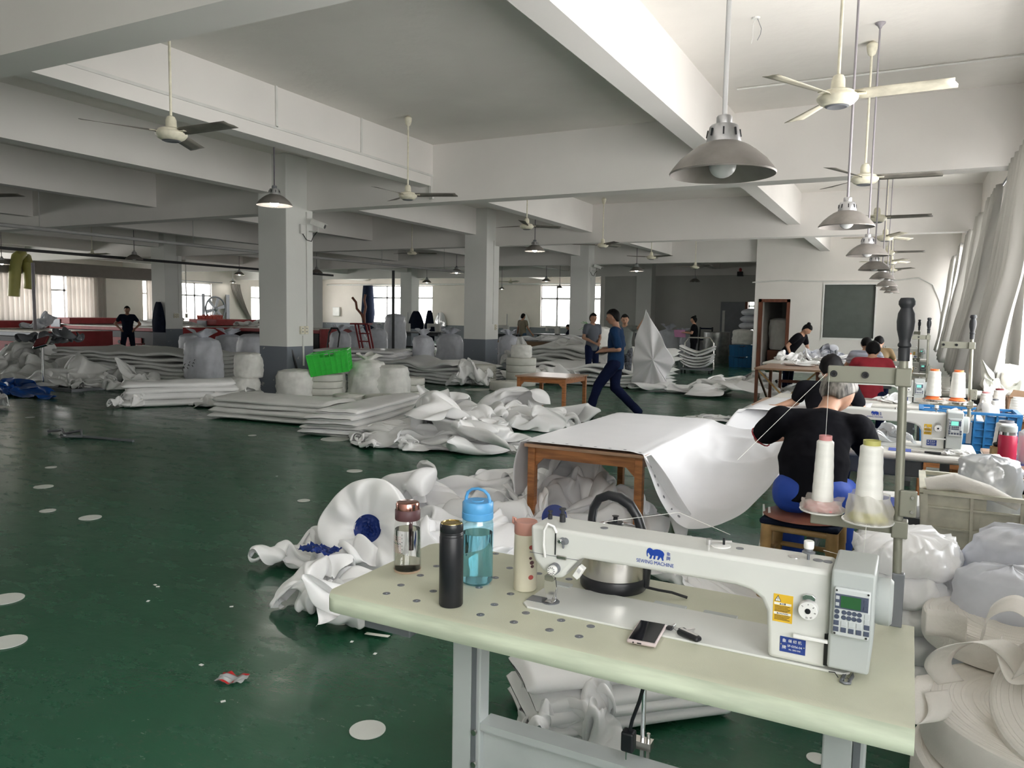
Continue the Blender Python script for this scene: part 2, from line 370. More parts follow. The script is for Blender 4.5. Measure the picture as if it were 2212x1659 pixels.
# partition wall at the right end with door and observation window
pxa, pxb = at(1628, 700, y=YP).x, XR
dx0, dx1 = at(1637, 700, y=YP).x, at(1705, 700, y=YP).x
dz = at(1670, 646, y=YP).z
wx0, wx1 = at(1779, 680, y=YP).x, at(1889, 680, y=YP).x
wz0, wz1 = at(1779, 729, y=YP).z, at(1779, 615, y=YP).z
wall_with('wall_partition', M['wall'], 'y', YP, .18, pxa, pxb, [(dx0, dx1, 0, dz), (wx0, wx1, wz0, wz1)])
struct(MB().box((pxa, YP + .18, 0), (pxa + .18, YE, ZS)), 'wall_recess', M['wall'])
struct(MB().box((pxa, YP + 4.4, 0), (XR, YP + 4.6, ZS)), 'wall_office', M['wall'])
struct(MB().box((XR, YP + .18, 0), (XR + .2, YP + 4.6, ZS)), 'wall_office_side', M['wall'])
# end wall of the recess with the double doorway
ex0, ex1 = at(1556, 700, y=YE).x, at(1627, 700, y=YE).x
ez = at(1590, 652, y=YE).z
lx = at(1306, 650, y=YE).x
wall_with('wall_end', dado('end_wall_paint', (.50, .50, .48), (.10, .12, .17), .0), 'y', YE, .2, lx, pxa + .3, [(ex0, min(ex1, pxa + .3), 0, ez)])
struct(MB().box((lx - .2, YE, 0), (lx, YF, ZS)), 'wall_stair', M['wall'])
# ---------------------------------------------------------------- pendant lamps
def deep(px, py, d):
    v = Vector(((px - CX) / FPX, (py - CY) / FPX, 1.0)) * d
    return Vector((0, 0, HC)) + Vector((v.dot(_X), v.dot(_D), v.dot(_U)))
def make_lamp(lit, rod, label, dia=.40, plen=1.4, slots=False):
    """origin at the rim plane centre; the rod runs up to the ceiling"""
    t = thing('pendant_lamp', label, 'lamp')
    k = dia / .40
    prof = [(.200, .0), (.203, .006), (.192, .022), (.165, .055), (.130, .085), (.100, .106), (.070, .120), (.060, .124)]
    inn = [(.056, .119), (.09, .104), (.125, .081), (.160, .051), (.187, .019), (.200, .0)]
    MB().lathe([(r * k, z * k) for r, z in prof + inn], 40, cap=False).build('lamp_shade', [M['dirty']], t, smooth=40)
    sock = MB().lathe([(.068 * k, .116 * k), (.066 * k, .128 * k), (.055 * k, .182 * k), (.050 * k, .188 * k), (.030 * k, .188 * k)], 28)
    s = sock.build('vented_cap', M['alu'], t, smooth=40)
    for i in range(8 if slots else 0):
        sl = MB(); sl.M = Matrix.Rotation(i * PI / 4 + .2, 4, 'Z'); sl.bar((.062 * k, 0, .142 * k), (.0575 * k, 0, .170 * k), .010 * k, .006 * k); sl.build('vent_slot', M['black'], s)
    MB().lathe([(.030 * k, .186 * k), (.030 * k, .218 * k), (.026 * k, .224 * k), (.008, .226 * k)], 24).build('lamp_socket', M['alu'] if not lit else M['dgrey'], t, smooth=40)
    MB().ell((0, 0, .036 * k), (.052 * k, .052 * k, .048 * k), 20, 12).build('bulb', M['bulbon'] if lit else M['bulboff'], t, smooth=180)
    MB().cyl((0, 0, .22 * k), (0, 0, plen), .0085, n=10).build('rod', rod, t, smooth=40)
    MB().lathe([(.012, plen - .05), (.02, plen - .03), (.045, plen - .008), (.045, plen)], 18).build('ceiling_cup', rod, t, smooth=40)
    return t
lampspec = [  # px, rim row, width in px, lit, real diameter, rod, label
 (1560, 378, 222, 0, .365, 'rodw', 'largest, nearest pendant lamp with dusty grey shade on a white rod'),
 (1828, 491, 113, 0, .360, 'rodp', 'second pendant lamp of the window row, unlit bulb just showing under its grey shade'),
 (1873, 553, 84, 0, .360, 'rodp', 'third unlit pendant lamp of the window row, between fan blades'),
 (1888, 584, 63, 0, .360, 'rodp', 'fourth unlit pendant lamp of the window row'),
 (1905, 603, 50, 0, .360, 'rodp', 'fifth unlit pendant lamp of the window row'),
 (1915, 619, 43, 0, .360, 'rodp', 'sixth unlit pendant lamp of the window row'),
 (1920, 627, 36, 0, .360, 'rodp', 'seventh unlit pendant lamp of the window row'),
 (1926, 633, 31, 0, .360, 'rodp', 'eighth unlit pendant lamp of the window row'),
 (1928, 639, 27, 0, .360, 'rodp', 'farthest unlit pendant lamp of the window row, in front of the white partition'),
 (593, 444, 75, 1, .436, 'rodd', 'lit pendant lamp hanging in front of the nearest column, bright bulb under dark shade'),
 (1155, 543, 44, 1, .436, 'rodd', 'lit pendant lamp hanging just right of the second column'),
 (1375, 586, 31, 1, .436, 'rodd', 'lit pendant lamp above the walking man and the held-up cloth'),
 (922, 611, 21, 1, .40, 'rodd', 'small lit lamp in front of the far window, left of the second column'),
 (986, 590, 27, 1, .436, 'rodd', 'lit lamp tucked beside the left edge of the second column'),
 (1180, 608, 20, 1, .34, 'rodd', 'lit lamp in front of the far window right of the second column'),
 (1209, 622, 14, 0, .27, 'rodd', 'tiny unlit lamp in front of the upper panes of the far right window'),
 (1084, 625, 14, 1, .27, 'rodd', 'tiny lit lamp beside the right face of the second column'),
 (1501, 609, 23, 0, .40, 'rodp', 'unlit lamp against the dark end wall, above the woman with pink paper'),
 (684, 590, 26, 0, .436, 'rodd', 'dark unlit lamp right of the nearest column'),
 (290, 561, 35, 0, .436, 'rodd', 'dark unlit lamp in front of the brown duct'),
 (4, 571, 30, 1, .39, 'rodd', 'lit lamp at the left edge of the hall beside the yellow hose'),
 (517, 594, 22, 1, .40, 'rodd', 'lit lamp left of the nearest column under the dark pipe'),
 (503, 611, 15, 1, .38, 'rodw', 'small lit lamp beside the tied-back curtain near the wall fan'),
]
for (px, py, w, lit, dia, rod, lab) in lampspec:
    c = deep(px, py, dia * FPX / w)
    ztop = ZS
    o = make_lamp(lit, M[rod], lab, dia, ztop - c.z, w > 40); o.location = c
    o['group'] = 'pendant lamps under the ceiling'

# ---------------------------------------------------------------- ceiling fans
def make_fan(plen, bl, label, slope=.04):
    t = thing('ceiling_fan', label, 'fan', group='three-bladed ceiling fans')
    MB().lathe([(.045, -.055), (.075, -.052), (.105, -.035), (.125, -.012), (.128, .0), (.122, .014), (.108, .020), (.104, .034), (.085, .044), (.045, .052), (.04, .056)], 36).build('motor_housing', M['cream'], t, smooth=35)
    MB().lathe([(.052, -.0565), (.06, -.060), (.075, -.0535)], 30).build('bottom_ring', M['dgrey'], t, smooth=35)
    MB().lathe([(.045, .05), (.044, .075), (.042, .115), (.032, .140), (.012, .15)], 24).build('rod_cover', M['cream'], t, smooth=40)
    MB().cyl((0, 0, .05), (0, 0, plen - .02), .011, n=12).build('rod', M['cream'], t, smooth=40)
    MB().lathe([(.015, plen - .14), (.035, plen - .12), (.048, plen - .07), (.052, plen - .03), (.02, plen - .005)], 24).build('ceiling_cup', M['cream'], t, smooth=40)
    for k in range(3):
        mb = MB(); mb.M = Matrix.Rotation(k * 2 * PI / 3, 4, 'Z')
        def f(u, v):
            x = .10 + .56 * u; w = .105 + .03 * u - (.05 if u < .08 else 0)
            y = (v - .5) * w + (.012 * u)
            return (x + (.02 if v > .5 else 0) * u, y, .012 + slope * x * .3 - (v - .5) * .035 * (1 - .3 * u))
        mb.grid(f, 10, 3)
        b = mb.build('fan_blade', M[bl], t, smooth=60, solid=.003)
        a = MB(); a.M = mb.M; a.bar((.09, 0, .012), (.17, 0, .012), .05, .006); a.build('blade_arm', M['cream'], b)
    return t
fans = [  # hub px, py, height, a blade tip px, blade, label
 (1809, 212, 2.95, (2140, 176), 'blade', 'large near ceiling fan with cream motor over the sewing stations'),
 (1868, 387, 2.90, (2020, 380), 'bladed', 'second ceiling fan of the window row, blades level with the lamp behind it'),
 (1894, 472, 2.93, (2040, 467), 'bladed', 'third ceiling fan of the window row with one long dark blade to the right'),
 (1912, 514, 2.93, (2000, 493), 'blade', 'fourth ceiling fan of the window row, cream, in front of the curtains'),
 (1918, 546, 2.93, (1998, 545), 'bladed', 'fifth ceiling fan of the window row'),
 (1925, 566, 2.93, (1966, 560), 'blade', 'sixth ceiling fan of the window row'),
 (1928, 583, 2.93, (2003, 578), 'bladed', 'seventh ceiling fan of the window row'),
 (1931, 595, 2.93, (1992, 591), 'bladed', 'farthest ceiling fan of the window row'),
 (370, 290, None, (540, 268), 'bladed', 'dusty ceiling fan at the upper left, in front of the white beam side'),
 (881, 423, 3.13, (1003, 424), 'bladed', 'ceiling fan in the middle bay right of the nearest column'),
 (1302, 530, 3.14, (1350, 521), 'bladed', 'ceiling fan behind the second cross beam, left of the walking man'),
 (1138, 489, 3.14, (1100, 492), 'bladed', 'ceiling fan behind the second column lamp'),
 (1407, 556, 3.14, (1452, 553), 'bladed', 'ceiling fan above the woman holding pink paper, near the third beam'),
 (1502, 577, 3.10, (1530, 575), 'bladed', 'small cream fan in front of the dark end wall'),
 (1103, 609, 3.10, (1135, 607), 'blade', 'far pale ceiling fan right of the second column'),
 (890, 547, 3.14, (860, 549), 'bladed', 'shadowed ceiling fan between the two front columns'),
 (199, 550, 3.10, (240, 549), 'blade', 'pale ceiling fan in front of the brown duct on the left'),
 (-45, 424, 3.14, (54, 424), 'bladed', 'ceiling fan at the far left edge with one blade in view'),
]
for (px, py, z, tip, bl, lab) in fans:
    c = deep(px, py, .255 * FPX / 66) if z is None else at(px, py, z=z)
    tp = at(tip[0], tip[1], z=c.z)
    o = make_fan(ZS - c.z, bl, lab); o.location = c
    o.rotation_euler = (0, 0, math.atan2(tp.y - c.y, tp.x - c.x))

# loose wire ends on the ceiling
a = at(1633, 38, z=ZS)
t = thing('ceiling_wire', 'bare wire ends hanging from a hole in the near ceiling', 'wire', a)
MB().tube([(0, 0, 0), (-.02, 0, -.05), (-.025, .01, -.1), (-.02, 0, -.16), (-.03, 0, -.22)], .003, 6).build('pale_wire', M['conduit'], t)
MB().tube([(.01, 0, 0), (.03, 0, -.05), (.05, .01, -.1), (.045, 0, -.15), (.02, 0, -.2)], .003, 6).build('dark_wire', M['dgrey'], t)
MB().lathe([(.03, -.012), (.04, 0)], 12).build('cover_plate', M['conduit'], t)

# ---------------------------------------------------------------- pipes, conduits and duct
def run(name, label, cat, pts, r, m, n=10):
    return tag(MB().tube(pts, r, n).build(name, M[m], smooth=50), label, cat)
run('overhead_pipe', 'long grey pipe slung below the beams across the left half of the hall', 'pipe', [(-13.75, 4, 2.9), (-13.6, 12, 2.9), (-13.2, 17, 2.9), (-12.7, 23, 2.9)], .035, 'pipe')
t0 = tag(MB().bar((-19.0, 3, 2.9), (-18.9, 22, 2.9), .05, .07).build('cable_tray', M['dark']), 'thin dark cable tray hanging in front of the left windows', 'cable tray')
for k in range(6):
    y = 5 + 3.2 * k
    tag(MB().cyl((-13.7 + .05 * k, y, 2.93), (-13.7 + .05 * k, y, ZS), .006, n=6).build('hanger_rod', M['pipe']), 'thin hanger rod holding the long overhead pipe', 'hanger', group='hanger rods of the overhead pipe')
run('far_pipe', 'pale pipe running along the far wall above the windows', 'pipe', [(-33, 37.845, 3.32), (-13.0, 37.845, 3.32)], .05, 'conduit')
d0, d1 = at(-40, 572, x=-25.5), at(330, 590, x=-25.5)
dz0 = at(0, 587, x=-25.5).z; dz1 = at(0, 558, x=-25.5).z
tag(MB().box((-25.9, d0.y, dz0), (-25.4, d1.y + .2, dz1)).build('air_duct', M['duct']), 'long brown rectangular air duct hanging in front of the left windows', 'duct')
# yellow hose hung over the duct
a = at(40, 548, x=-25.3)
def hp(px, py, x=-25.25): return at(px, py, x=x)
run('suction_hose', 'thick yellow hose looped over the brown duct', 'hose', [hp(30, 640), hp(31, 610), hp(33, 575), hp(37, 556), hp(46, 549, -25.6), hp(55, 556, -25.8), hp(60, 575), hp(63, 590), hp(65, 610), hp(64, 624)], .17, 'yel')
a = at(78, 770, 0)
tag(MB().cyl((a.x, a.y, 0), (a.x, a.y, 2.93), .05, n=12).build('steel_post', M['rodp'], smooth=50), 'thin steel post standing left of the scale display', 'post')
# column fittings
def socket(px, py, x=None, y=None, label='', n=2):
    c = at(px, py, x=x, y=y); t = thing('wall_socket', label, 'socket', c)
    s = 1
    for k in range(n):
        d = (k - (n - 1) / 2) * .10
        if x is not None: o = MB().cbox((.02, d, 0), (.04, .088, .14)).build('socket_box', M['cream'], t, bev=.006)
        else: o = MB().cbox((d, -.02, 0), (.088, .04, .14)).build('socket_box', M['cream'], t, bev=.006)
        mb = MB()
        for dz in (-.03, .03):
            if x is not None: mb.cbox((.041, d, dz), (.004, .03, .016))
            else: mb.cbox((d, -.041, dz), (.03, .004, .016))
        mb.build('plug_slots', M['dgrey'], o)
    return t
def cond(px, pys, x, label, r=.012):
    a, b = at(px, pys[0], x=x), at(px, pys[1], x=x)
    tag(MB().bar((x + .01, a.y, a.z), (x + .01, a.y, b.z), .02, .03).build('cable_conduit', M['conduit']), label, 'conduit')
XC = -9.53
socket(655, 713, x=XC, label='twin cream wall socket on the right face of the nearest column')
cond(662, (458, 705), XC, 'grey conduit above the twin socket of the nearest column')
cond(654, (725, 790), XC, 'short white conduit below the twin socket of the nearest column')
cond(1067, (520, 700), XC, 'grey conduit on the right face of the second column')
socket(1070, 707, x=XC, label='cream wall socket on the right face of the second column', n=1)
cond(1276, (600, 690), XC, 'thin conduit on the right face of the third column')
socket(1277, 700, x=XC, label='small cream wall socket on the third column', n=1)
XB = -21.45
socket(380, 682, x=XB, label='left of two cream sockets on the far left column', n=2)
socket(402, 682, x=XB, label='right of two cream sockets on the far left column', n=1)
cond(384, (548, 676), XB, 'left conduit down the far left column')
cond(400, (548, 676), XB, 'right conduit down the far left column')
c = at(1071, 790, x=XC)
# white cable ducts on the beams beside the middle bay
xb1 = -6.9
tag(MB().box((xb1, 3.62, 3.70), (xb1 + .02, 10.4, 3.73)).build('cable_duct', M['conduit']), 'thin cable duct along the white beam side of the middle bay', 'cable duct')
for y in (4.3, 7.0, 8.6):
    tag(MB().box((xb1, y, 3.72), (xb1 + .02, y + .03, ZS)).build('cable_duct', M['conduit']), 'thin vertical cable duct rising from the long one on the white beam', 'cable duct', group='vertical ducts on the white beam')
p = at(908, 400, y=10.38)
mb = MB(); mb.box((p.x + .18, 10.36, 3.36), (p.x + .22, 10.405, 3.72)); mb.bar((p.x + .2, 10.36, 3.36), (p.x + .5, 10.0, 3.30), .03)
tag(mb.build('cable_duct', M['conduit']), 'bent white cable duct end at the corner behind the middle fan', 'cable duct')
tag(MB().tube([(-1.95, 9.3, ZS - .02), (1.0, 9.3, ZS - .02)], .012, 8).build('ceiling_conduit', M['conduit']), 'white conduit crossing the ceiling of the near window bay', 'conduit')
tag(MB().tube([(-1.95, 12.6, ZS - .02), (1.0, 12.6, ZS - .02)], .012, 8).build('ceiling_conduit', M['conduit']), 'white conduit crossing the ceiling of the second window bay', 'conduit')
# security cameras
def cctv(px, py, x, aim, label):
    c = at(px, py, x=x); t = thing('security_camera', label, 'security camera', c)
    MB().cbox((.02, -.16, 0), (.05, .10, .16)).build('junction_box', M['conduit'], t, bev=.01)
    MB().tube([(0, .05, -.02), (.10, .05, -.03), (.20, .05, -.02), (.20, .05, .05)], .014, 8).build('bracket', M['conduit'], t, smooth=50)
    b = MB(); b.M = Matrix.Translation((.20, .05, .10)) @ Matrix.Rotation(aim, 4, 'Z') @ Matrix.Rotation(.35, 4, 'Y')
    b.cbox((0, 0, 0), (.26, .09, .085)); b.cbox((.02, 0, .05), (.30, .11, .012)); o = b.build('camera_body', M['white'], t, bev=.012)
    g = MB(); g.M = b.M; g.cyl((.13, 0, 0), (.138, 0, 0), .036, n=16); g.build('lens', M['black'], o)
    MB().tube([(.02, -.14, -.08), (.05, -.08, -.18), (.09, 0, -.2), (.1, .05, -.1), (.18, .05, -.03)], .008, 6).build('cable', M['black'], t)
cctv(664, 497, XC, .35, 'white bullet security camera on the nearest column')
cctv(1278, 583, XC, .2, 'small white security camera on the third column')
# alarm light
c = at(1600, 592, y=YE)
t = thing('alarm_beacon', 'red alarm beacon on a dark box high on the end wall', 'alarm', c)
MB().cbox((0, -.08, 0), (.22, .16, .18)).build('alarm_box', M['dark'], t)
MB().lathe([(.06, .09), (.06, .2), (.03, .23)], 14).build('beacon', M['red'], t, smooth=40); t.children[1].location = (0, -.08, 0)
# ---------------------------------------------------------------- foreground sewing station
M['tabletop'] = mat('pale_green_laminate', (.53, .535, .415), .33, var=.10, sc=3.5, bump=.10, bsc=260, stretch=(1, 1, 1))
M['tableedge'] = mat('laminate_weave', (.50, .56, .43), .45, var=.16, sc=45, stretch=(.12, 1, 1))
M['whitetop'] = mat('white_laminate', (.64, .62, .57), .35, var=.05)
M['lab_y'] = mat('yellow_sticker', (.72, .45, .03), .5, var=.03); M['lab_b'] = mat('blue_plate', (.02, .05, .24), .35, var=.03); M['logo'] = mat('logo_blue', (.01, .05, .32), .5, var=.02)
M['ink'] = mat('black_ink', (.02, .02, .02), .6); M['lcd'] = mat('green_display', (.03, .11, .04), .2, var=.03); M['lcdon'] = mat('lit_display', (.15, .5, .4), .3, emis=(.25, .8, .65), est=.35)
M['key'] = mat('key_dark', (.07, .085, .13), .4); M['keyl'] = mat('key_light', (.50, .53, .54), .4)

def text(s, size, mtx, m, parent, name='lettering', ext=.0002, sx_=1.0):
    c = bpy.data.curves.new(name, 'FONT'); c.body = s; c.size = size; c.extrude = ext; c.align_x = 'CENTER'; c.align_y = 'CENTER'
    c.materials.append(m); tmp = bpy.data.objects.new(name, c); me = bpy.data.meshes.new_from_object(tmp); bpy.data.objects.remove(tmp); o = bpy.data.objects.new(name, me); link(o); o.parent = parent; o.matrix_local = mtx @ Matrix.Diagonal((sx_, 1, 1, 1)); return o
FRONT = Matrix.Rotation(PI / 2, 4, 'X')     # lettering lying in the xz plane, facing -y
def onfront(x, y, z): return Matrix.Translation((x, y, z)) @ FRONT

ELE = [(0, .62), (.01, .40), (.03, .18), (.06, .16), (.08, .22), (.06, .40), (.09, .52), (.13, .50), (.17, .38), (.22, .30), (.16, .04), (.23, .0), (.28, .04), (.33, .32), (.42, .34), (.38, .06), (.44, .0), (.50, .06), (.52, .34),
       (.66, .36), (.63, .16), (.60, .04), (.68, .0), (.73, .1), (.80, .30), (.86, .14), (.88, .02), (.95, .0), (.97, .06), (.95, .22), (.97, .42), (1.0, .55), (.98, .70), (.90, .84), (.76, .93), (.58, .95), (.46, .90), (.36, .84), (.30, .92), (.18, .98), (.08, .92), (.03, .80)]
def make_machine(label, lcd='lcd', full=True):
    t = thing('sewing_machine', label, 'sewing machine')
    O = Vector((-.80, 1.785, .75))
    def K(): m_ = MB(); m_.M = Matrix.Translation(-O); return m_
    y0, y1 = 1.722, 1.842
    b = K(); b.prism([(-.862, 1.745), (-.84, 1.722), (-.085, 1.722), (-.075, 1.735), (-.075, 1.915), (-.862, 1.915)], .006, 'z', .75)
    bed = b.build('bed', M['machine'], t, bev=.002)
    b = K(); b.box((-.862, 1.762, .7562), (-.80, 1.80, .7576)); b.M = b.M @ Matrix.Translation((-.80, 1.781, 0)); b.lathe([(.024, .7562), (.024, .7576)], 28)
    b.build('throat_plate', M['dgrey'], bed)
    K().box((-.862, 1.90, .752), (-.80, 1.93, .7585)).build('slide_clip', M['machg'], bed)
    for xx in (-.55, -.42): K().cbox((xx + .03, 1.922, .754), (.085, .02, .006)).build('hinge', M['machg'], bed, bev=.002)
    # arm silhouette in xz with the open throat
    P = [(-.835, .972), (-.120, .972), (-.120, .7565), (-.243, .7565), (-.246, .80), (-.250, .860), (-.262, .885), (-.285, .900), (-.32, .906), (-.69, .906), (-.703, .900), (-.735, .862), (-.742, .848),
         (-.762, .842), (-.800, .858), (-.822, .880), (-.832, .905)]
    b = K(); b.prism(P, y1 - y0, 'y', y0)
    arm = b.build('arm', M['machine'], t, bev=.010, seg=4, smooth=35)
    # face plate slots, thread take-up guard
    fr = y0 - .0008
    b = K(); b.box((-.765, fr - .0008, .905), (-.762, fr + .002, .962)); b.build('lever_slot', M['black'], arm)
    b = K(); b.tube([(-.790, y0 - .004, .896), (-.791, y0 - .012, .93), (-.789, y0 - .014, .968), (-.78, y0 - .012, .985), (-.768, y0 - .004, .978), (-.762, y0, .962)], .0035, 8); b.build('take_up_guard', M['white'], arm, smooth=60)
    b = K(); b.box((-.835, fr - .0006, .9005), (-.70, fr + .002, .9015)); b.build('panel_seam', M['dgrey'], arm)
    def knob(x, z, r, d, m1, nm, ring=True):
        q = K(); q.cyl((x, y0, z), (x, y0 - d, z), r, r * .92, 24); o = q.build(nm, M[m1], arm, smooth=40, bev=.001)
        if ring:
            q = K(); q.cyl((x, y0, z), (x, y0 - d * .55, z), r * 1.12, n=24); q.build('spring_ring', M['dgrey'], o, smooth=40)
        return o
    k = knob(-.762, .871, .0125, .026, 'white', 'tension_dial')
    for i in range(10):
        a_ = i * PI / 5; q = K(); q.bar((-.762 + .006 * math.cos(a_), y0 - .0265, .871 + .006 * math.sin(a_)), (-.762 + .010 * math.cos(a_), y0 - .0265, .871 + .010 * math.sin(a_)), .0012, .0008); q.build('dial_mark', M['ink'], k)
    knob(-.744, .947, .0055, .022, 'chrome', 'pretension_stud')
    q = K(); q.cyl((-.736, y0, .944), (-.736, y0 - .016, .944), .009, .006, 12); q.ell((-.738, y0 - .01, .934), (.003, .003, .007)); q.build('thread_guide', M['dgrey'], arm)
    q = K(); q.cbox((-.745, y0 - .002, .901), (.026, .005, .010)); q.build('oil_window', M['steel'], arm, bev=.002)
    q = K(); q.M = q.M @ Matrix.Translation((-.702, y0 + .012, .868)) @ Matrix.Rotation(.55, 4, 'Y'); q.cbox((0, 0, 0), (.016, .02, .034)); o = q.build('led_lamp', M['white'], t, bev=.002)
    q = K(); q.M = q.M @ Matrix.Translation((-.702, y0 + .012, .868)) @ Matrix.Rotation(.55, 4, 'Y'); q.cbox((0, -.0105, .006), (.008, .002, .010)); q.build('lamp_lens', M['frame'], o)
    # pressing posts on top of the head
    for x, y, h, r in ((-.815, 1.80, .022, .006), (-.775, 1.79, .036, .008)):
        q = K(); q.M = q.M @ Matrix.Translation((x, y, .972)); q.lathe([(r, 0), (r, h * .55), (r * .6, h * .6), (r * .5, h * .85), (r * 1.1, h * .88), (r * 1.1, h), (0, h)], 16); q.build('pressure_screw', M['dark'], arm, smooth=40)
    # needle group
    q = K(); q.cyl((-.800, 1.785, .875), (-.800, 1.785, .80), .0035, n=12); q.cyl((-.800, 1.785, .80), (-.800, 1.785, .7585), .0009, n=8); q.build('needle_bar', M['chrome'], t, smooth=50)
    q = K(); q.M = q.M @ Matrix.Translation((-.796, 1.762, .828)) @ FRONT.inverted(); q.prism([(-.012, -.006), (-.012, .006), (-.006, .0085), (.010, .0085), (.016, .004), (.016, -.004), (.010, -.0085), (-.006, -.0085)], .012, 'z', -.006); q.build('needle_clamp', M['steel'], t, bev=.001)
    q = K(); q.prism([(-.812, .828), (-.786, .828), (-.782, .80), (-.79, .775), (-.797, .760), (-.805, .760), (-.812, .775), (-.818, .80)], .005, 'y', 1.775); q.box((-.812, 1.768, .757), (-.788, 1.80, .760)); q.tube([(-.79, 1.79, .76), (-.785, 1.785, .79), (-.79, 1.78, .82)], .0022, 8); q.build('presser_foot', M['chrome'], t, bev=.0006)
    # motor housing and control panel
    b = K(); b.prism([(-.1195, .770), (-.1195, .985), (-.034, .985), (-.034, .84), (-.039, .770)], .165, 'y', 1.700)
    mo = b.build('motor_housing', M['machg'], t, bev=.006, seg=3, smooth=35)
    b = K(); b.M = b.M @ Matrix.Translation((-.034, 1.78, .908)) @ Matrix.Rotation(PI / 2, 4, 'Y'); b.lathe([(.048, 0), (.050, .006), (.050, .026), (.044, .032), (.012, .033)], 36); b.build('hand_wheel', M['machg'], t, smooth=35)
    yp = 1.700
    b = K(); b.box((-.112, yp - .010, .847), (-.042, yp, .951)); pn = b.build('control_panel', mat('panel_grey', (.56, .59, .59), .4), t, bev=.004, seg=3, smooth=35)
    yq = yp - .0105
    q = K(); q.box((-.109, yq - .0006, .907), (-.046, yq, .938)); q.build('display_bezel', M['key'], pn)
    q = K(); q.box((-.098, yq - .0012, .910), (-.060, yq, .935)); q.build('display', M[lcd], pn)
    for x in (-.107, -.047):
        for z in (.945, .853):
            q = K(); q.cyl((x, yq, z), (x, yq - .001, z), .0022, n=10); q.build('panel_screw', M['ink'], pn)
    def keyb(x, z, w, h, m_, nm='key'):
        q = K(); q.box((x - w / 2, yq - .0014, z - h / 2), (x + w / 2, yq, z + h / 2)); return q.build(nm, M[m_], pn, bev=.0015)
    for i in range(5):
        keyb(-.105 + i * .0145, .876, .0105, .0105, 'key' if i in (0, 4) else 'keyl'); keyb(-.105 + i * .0145, .8625, .0105, .0105, 'key')
    keyb(-.0475, .899, .009, .010, 'keyl'); keyb(-.0475, .8875, .009, .009, 'keyl')
    keyb(-.0515, .930, .0075, .0075, 'key'); keyb(-.0515, .915, .0075, .0075, 'key')
    keyb(-.1045, .930, .007, .0075, 'keyl'); keyb(-.1045, .916, .007, .0075, 'keyl')
    for j, z in enumerate((.900, .889)):
        for i in range(4):
            q = K(); q.M = q.M @ Matrix.Translation((-.091 + i * .0098, yq, z)) @ FRONT; q.lathe([(.0048, 0), (.0048, .0008), (.0038, .0009), (.0036, .0004)], 14); q.build('value_key', M['key'], pn)
        if full:
            q = K(); q.M = q.M @ Matrix.Translation((-.1045, yq, z)) @ FRONT; q.lathe([(.0050, 0), (.0050, .0008), (.0043, .0009), (.0041, .0004)], 18); q.build('letter_key', M['key'], pn)
            text('PS'[j], .0075, Matrix.Translation(-O) @ onfront(-.1045, yq - .0012, z), M['key'], pn)
    # big stitch dial with window
    q = K(); q.cyl((-.1625, y0, .884), (-.1625, y0 - .020, .884), .0205, .0195, 36); dl = q.build('stitch_dial', M['white'], t, bev=.001, smooth=40)
    q = K(); q.cyl((-.1625, y0 - .0195, .884), (-.1625, y0 - .0215, .884), .0058, n=18); q.build('dial_hub', M['black'], dl)
    if full:
        for i, s_ in enumerate(('4', '6', '8', '10', '12', '2')):
            a_ = PI / 2 - (0, 1, 2, 3, 3.7, -1)[i] * .87; text(s_, .0052, Matrix.Translation(-O) @ onfront(-.1625 + .0145 * math.cos(a_), y0 - .0205, .884 + .0145 * math.sin(a_)) @ Matrix.Rotation(a_ - PI / 2, 4, 'Z'), M['ink'], dl)
    q = K(); q.prism([(-.1755, .904), (-.1495, .904), (-.1495, .912), (-.156, .9165), (-.169, .9165), (-.1755, .912)], .012, 'y', y0 - .010); q.build('dial_window', M['chrome'], t, bev=.0008)
    # reverse lever, recess
    q = K(); q.box((-.190, y0 - .018, .8195), (-.120, y0 - .010, .8265)); q.build('reverse_lever', M['white'], t, bev=.001)
    q = K(); q.box((-.128, y0 - .002, .765), (-.1185, y0 + .03, .835)); q.build('lever_recess', M['black'], t)
    # stickers and plate
    ys_ = y0 - .0007
    q = K(); q.box((-.236, ys_, .842), (-.195, y0, .904)); st = q.build('warning_sticker', M['lab_y'], arm)
    ye_ = ys_ - .0006
    def flat(x0, z0, x1, z1, m_, par, nm, yy=ye_):
        q_ = K(); q_.box((x0, yy, z0), (x1, ys_, z1)); return q_.build(nm, M[m_], par)
    q = K(); q.prism([(-.2335, .888), (-.2195, .888), (-.2265, .9015)], .0006, 'y', ye_); q.build('warning_triangle', M['ink'], st)
    q = K(); q.prism([(-.2318, .889), (-.2212, .889), (-.2265, .8992)], .0004, 'y', ye_ - .0003); q.build('triangle_field', M['white'], st)
    q = K(); q.box((-.2272, ye_ - .0006, .8925), (-.2258, ye_, .8965)); q.box((-.2272, ye_ - .0006, .8902), (-.2258, ye_, .8915)); q.build('exclamation_mark', M['ink'], st)
    flat(-.234, .8805, -.198, .8855, 'white', st, 'white_strip'); flat(-.234, .8590, -.198, .8640, 'white', st, 'white_strip')
    if full:
        T_ = Matrix.Translation(-O)
        text('▲注意', .0046, T_ @ onfront(-.216, ye_ - .0004, .883), M['ink'], st); text('▲CAUTION', .0044, T_ @ onfront(-.216, ye_ - .0004, .8615), M['ink'], st)
        for i in range(9):
            z = (.8775, .8745, .8715, .8685, .866, .8565, .8535, .8505, .8475)[i]; flat(-.2325, z - .0005, (-.201, -.205, -.2)[i % 3], z + .0005, 'ink', st, 'small_print', ye_)
        q = K(); q.prism([(-.527 + .043 * a_, .935 + .027 * b_) for a_, b_ in ELE], .0006, 'y', y0 - .0007); q.build('elephant_emblem', M['logo'], arm)
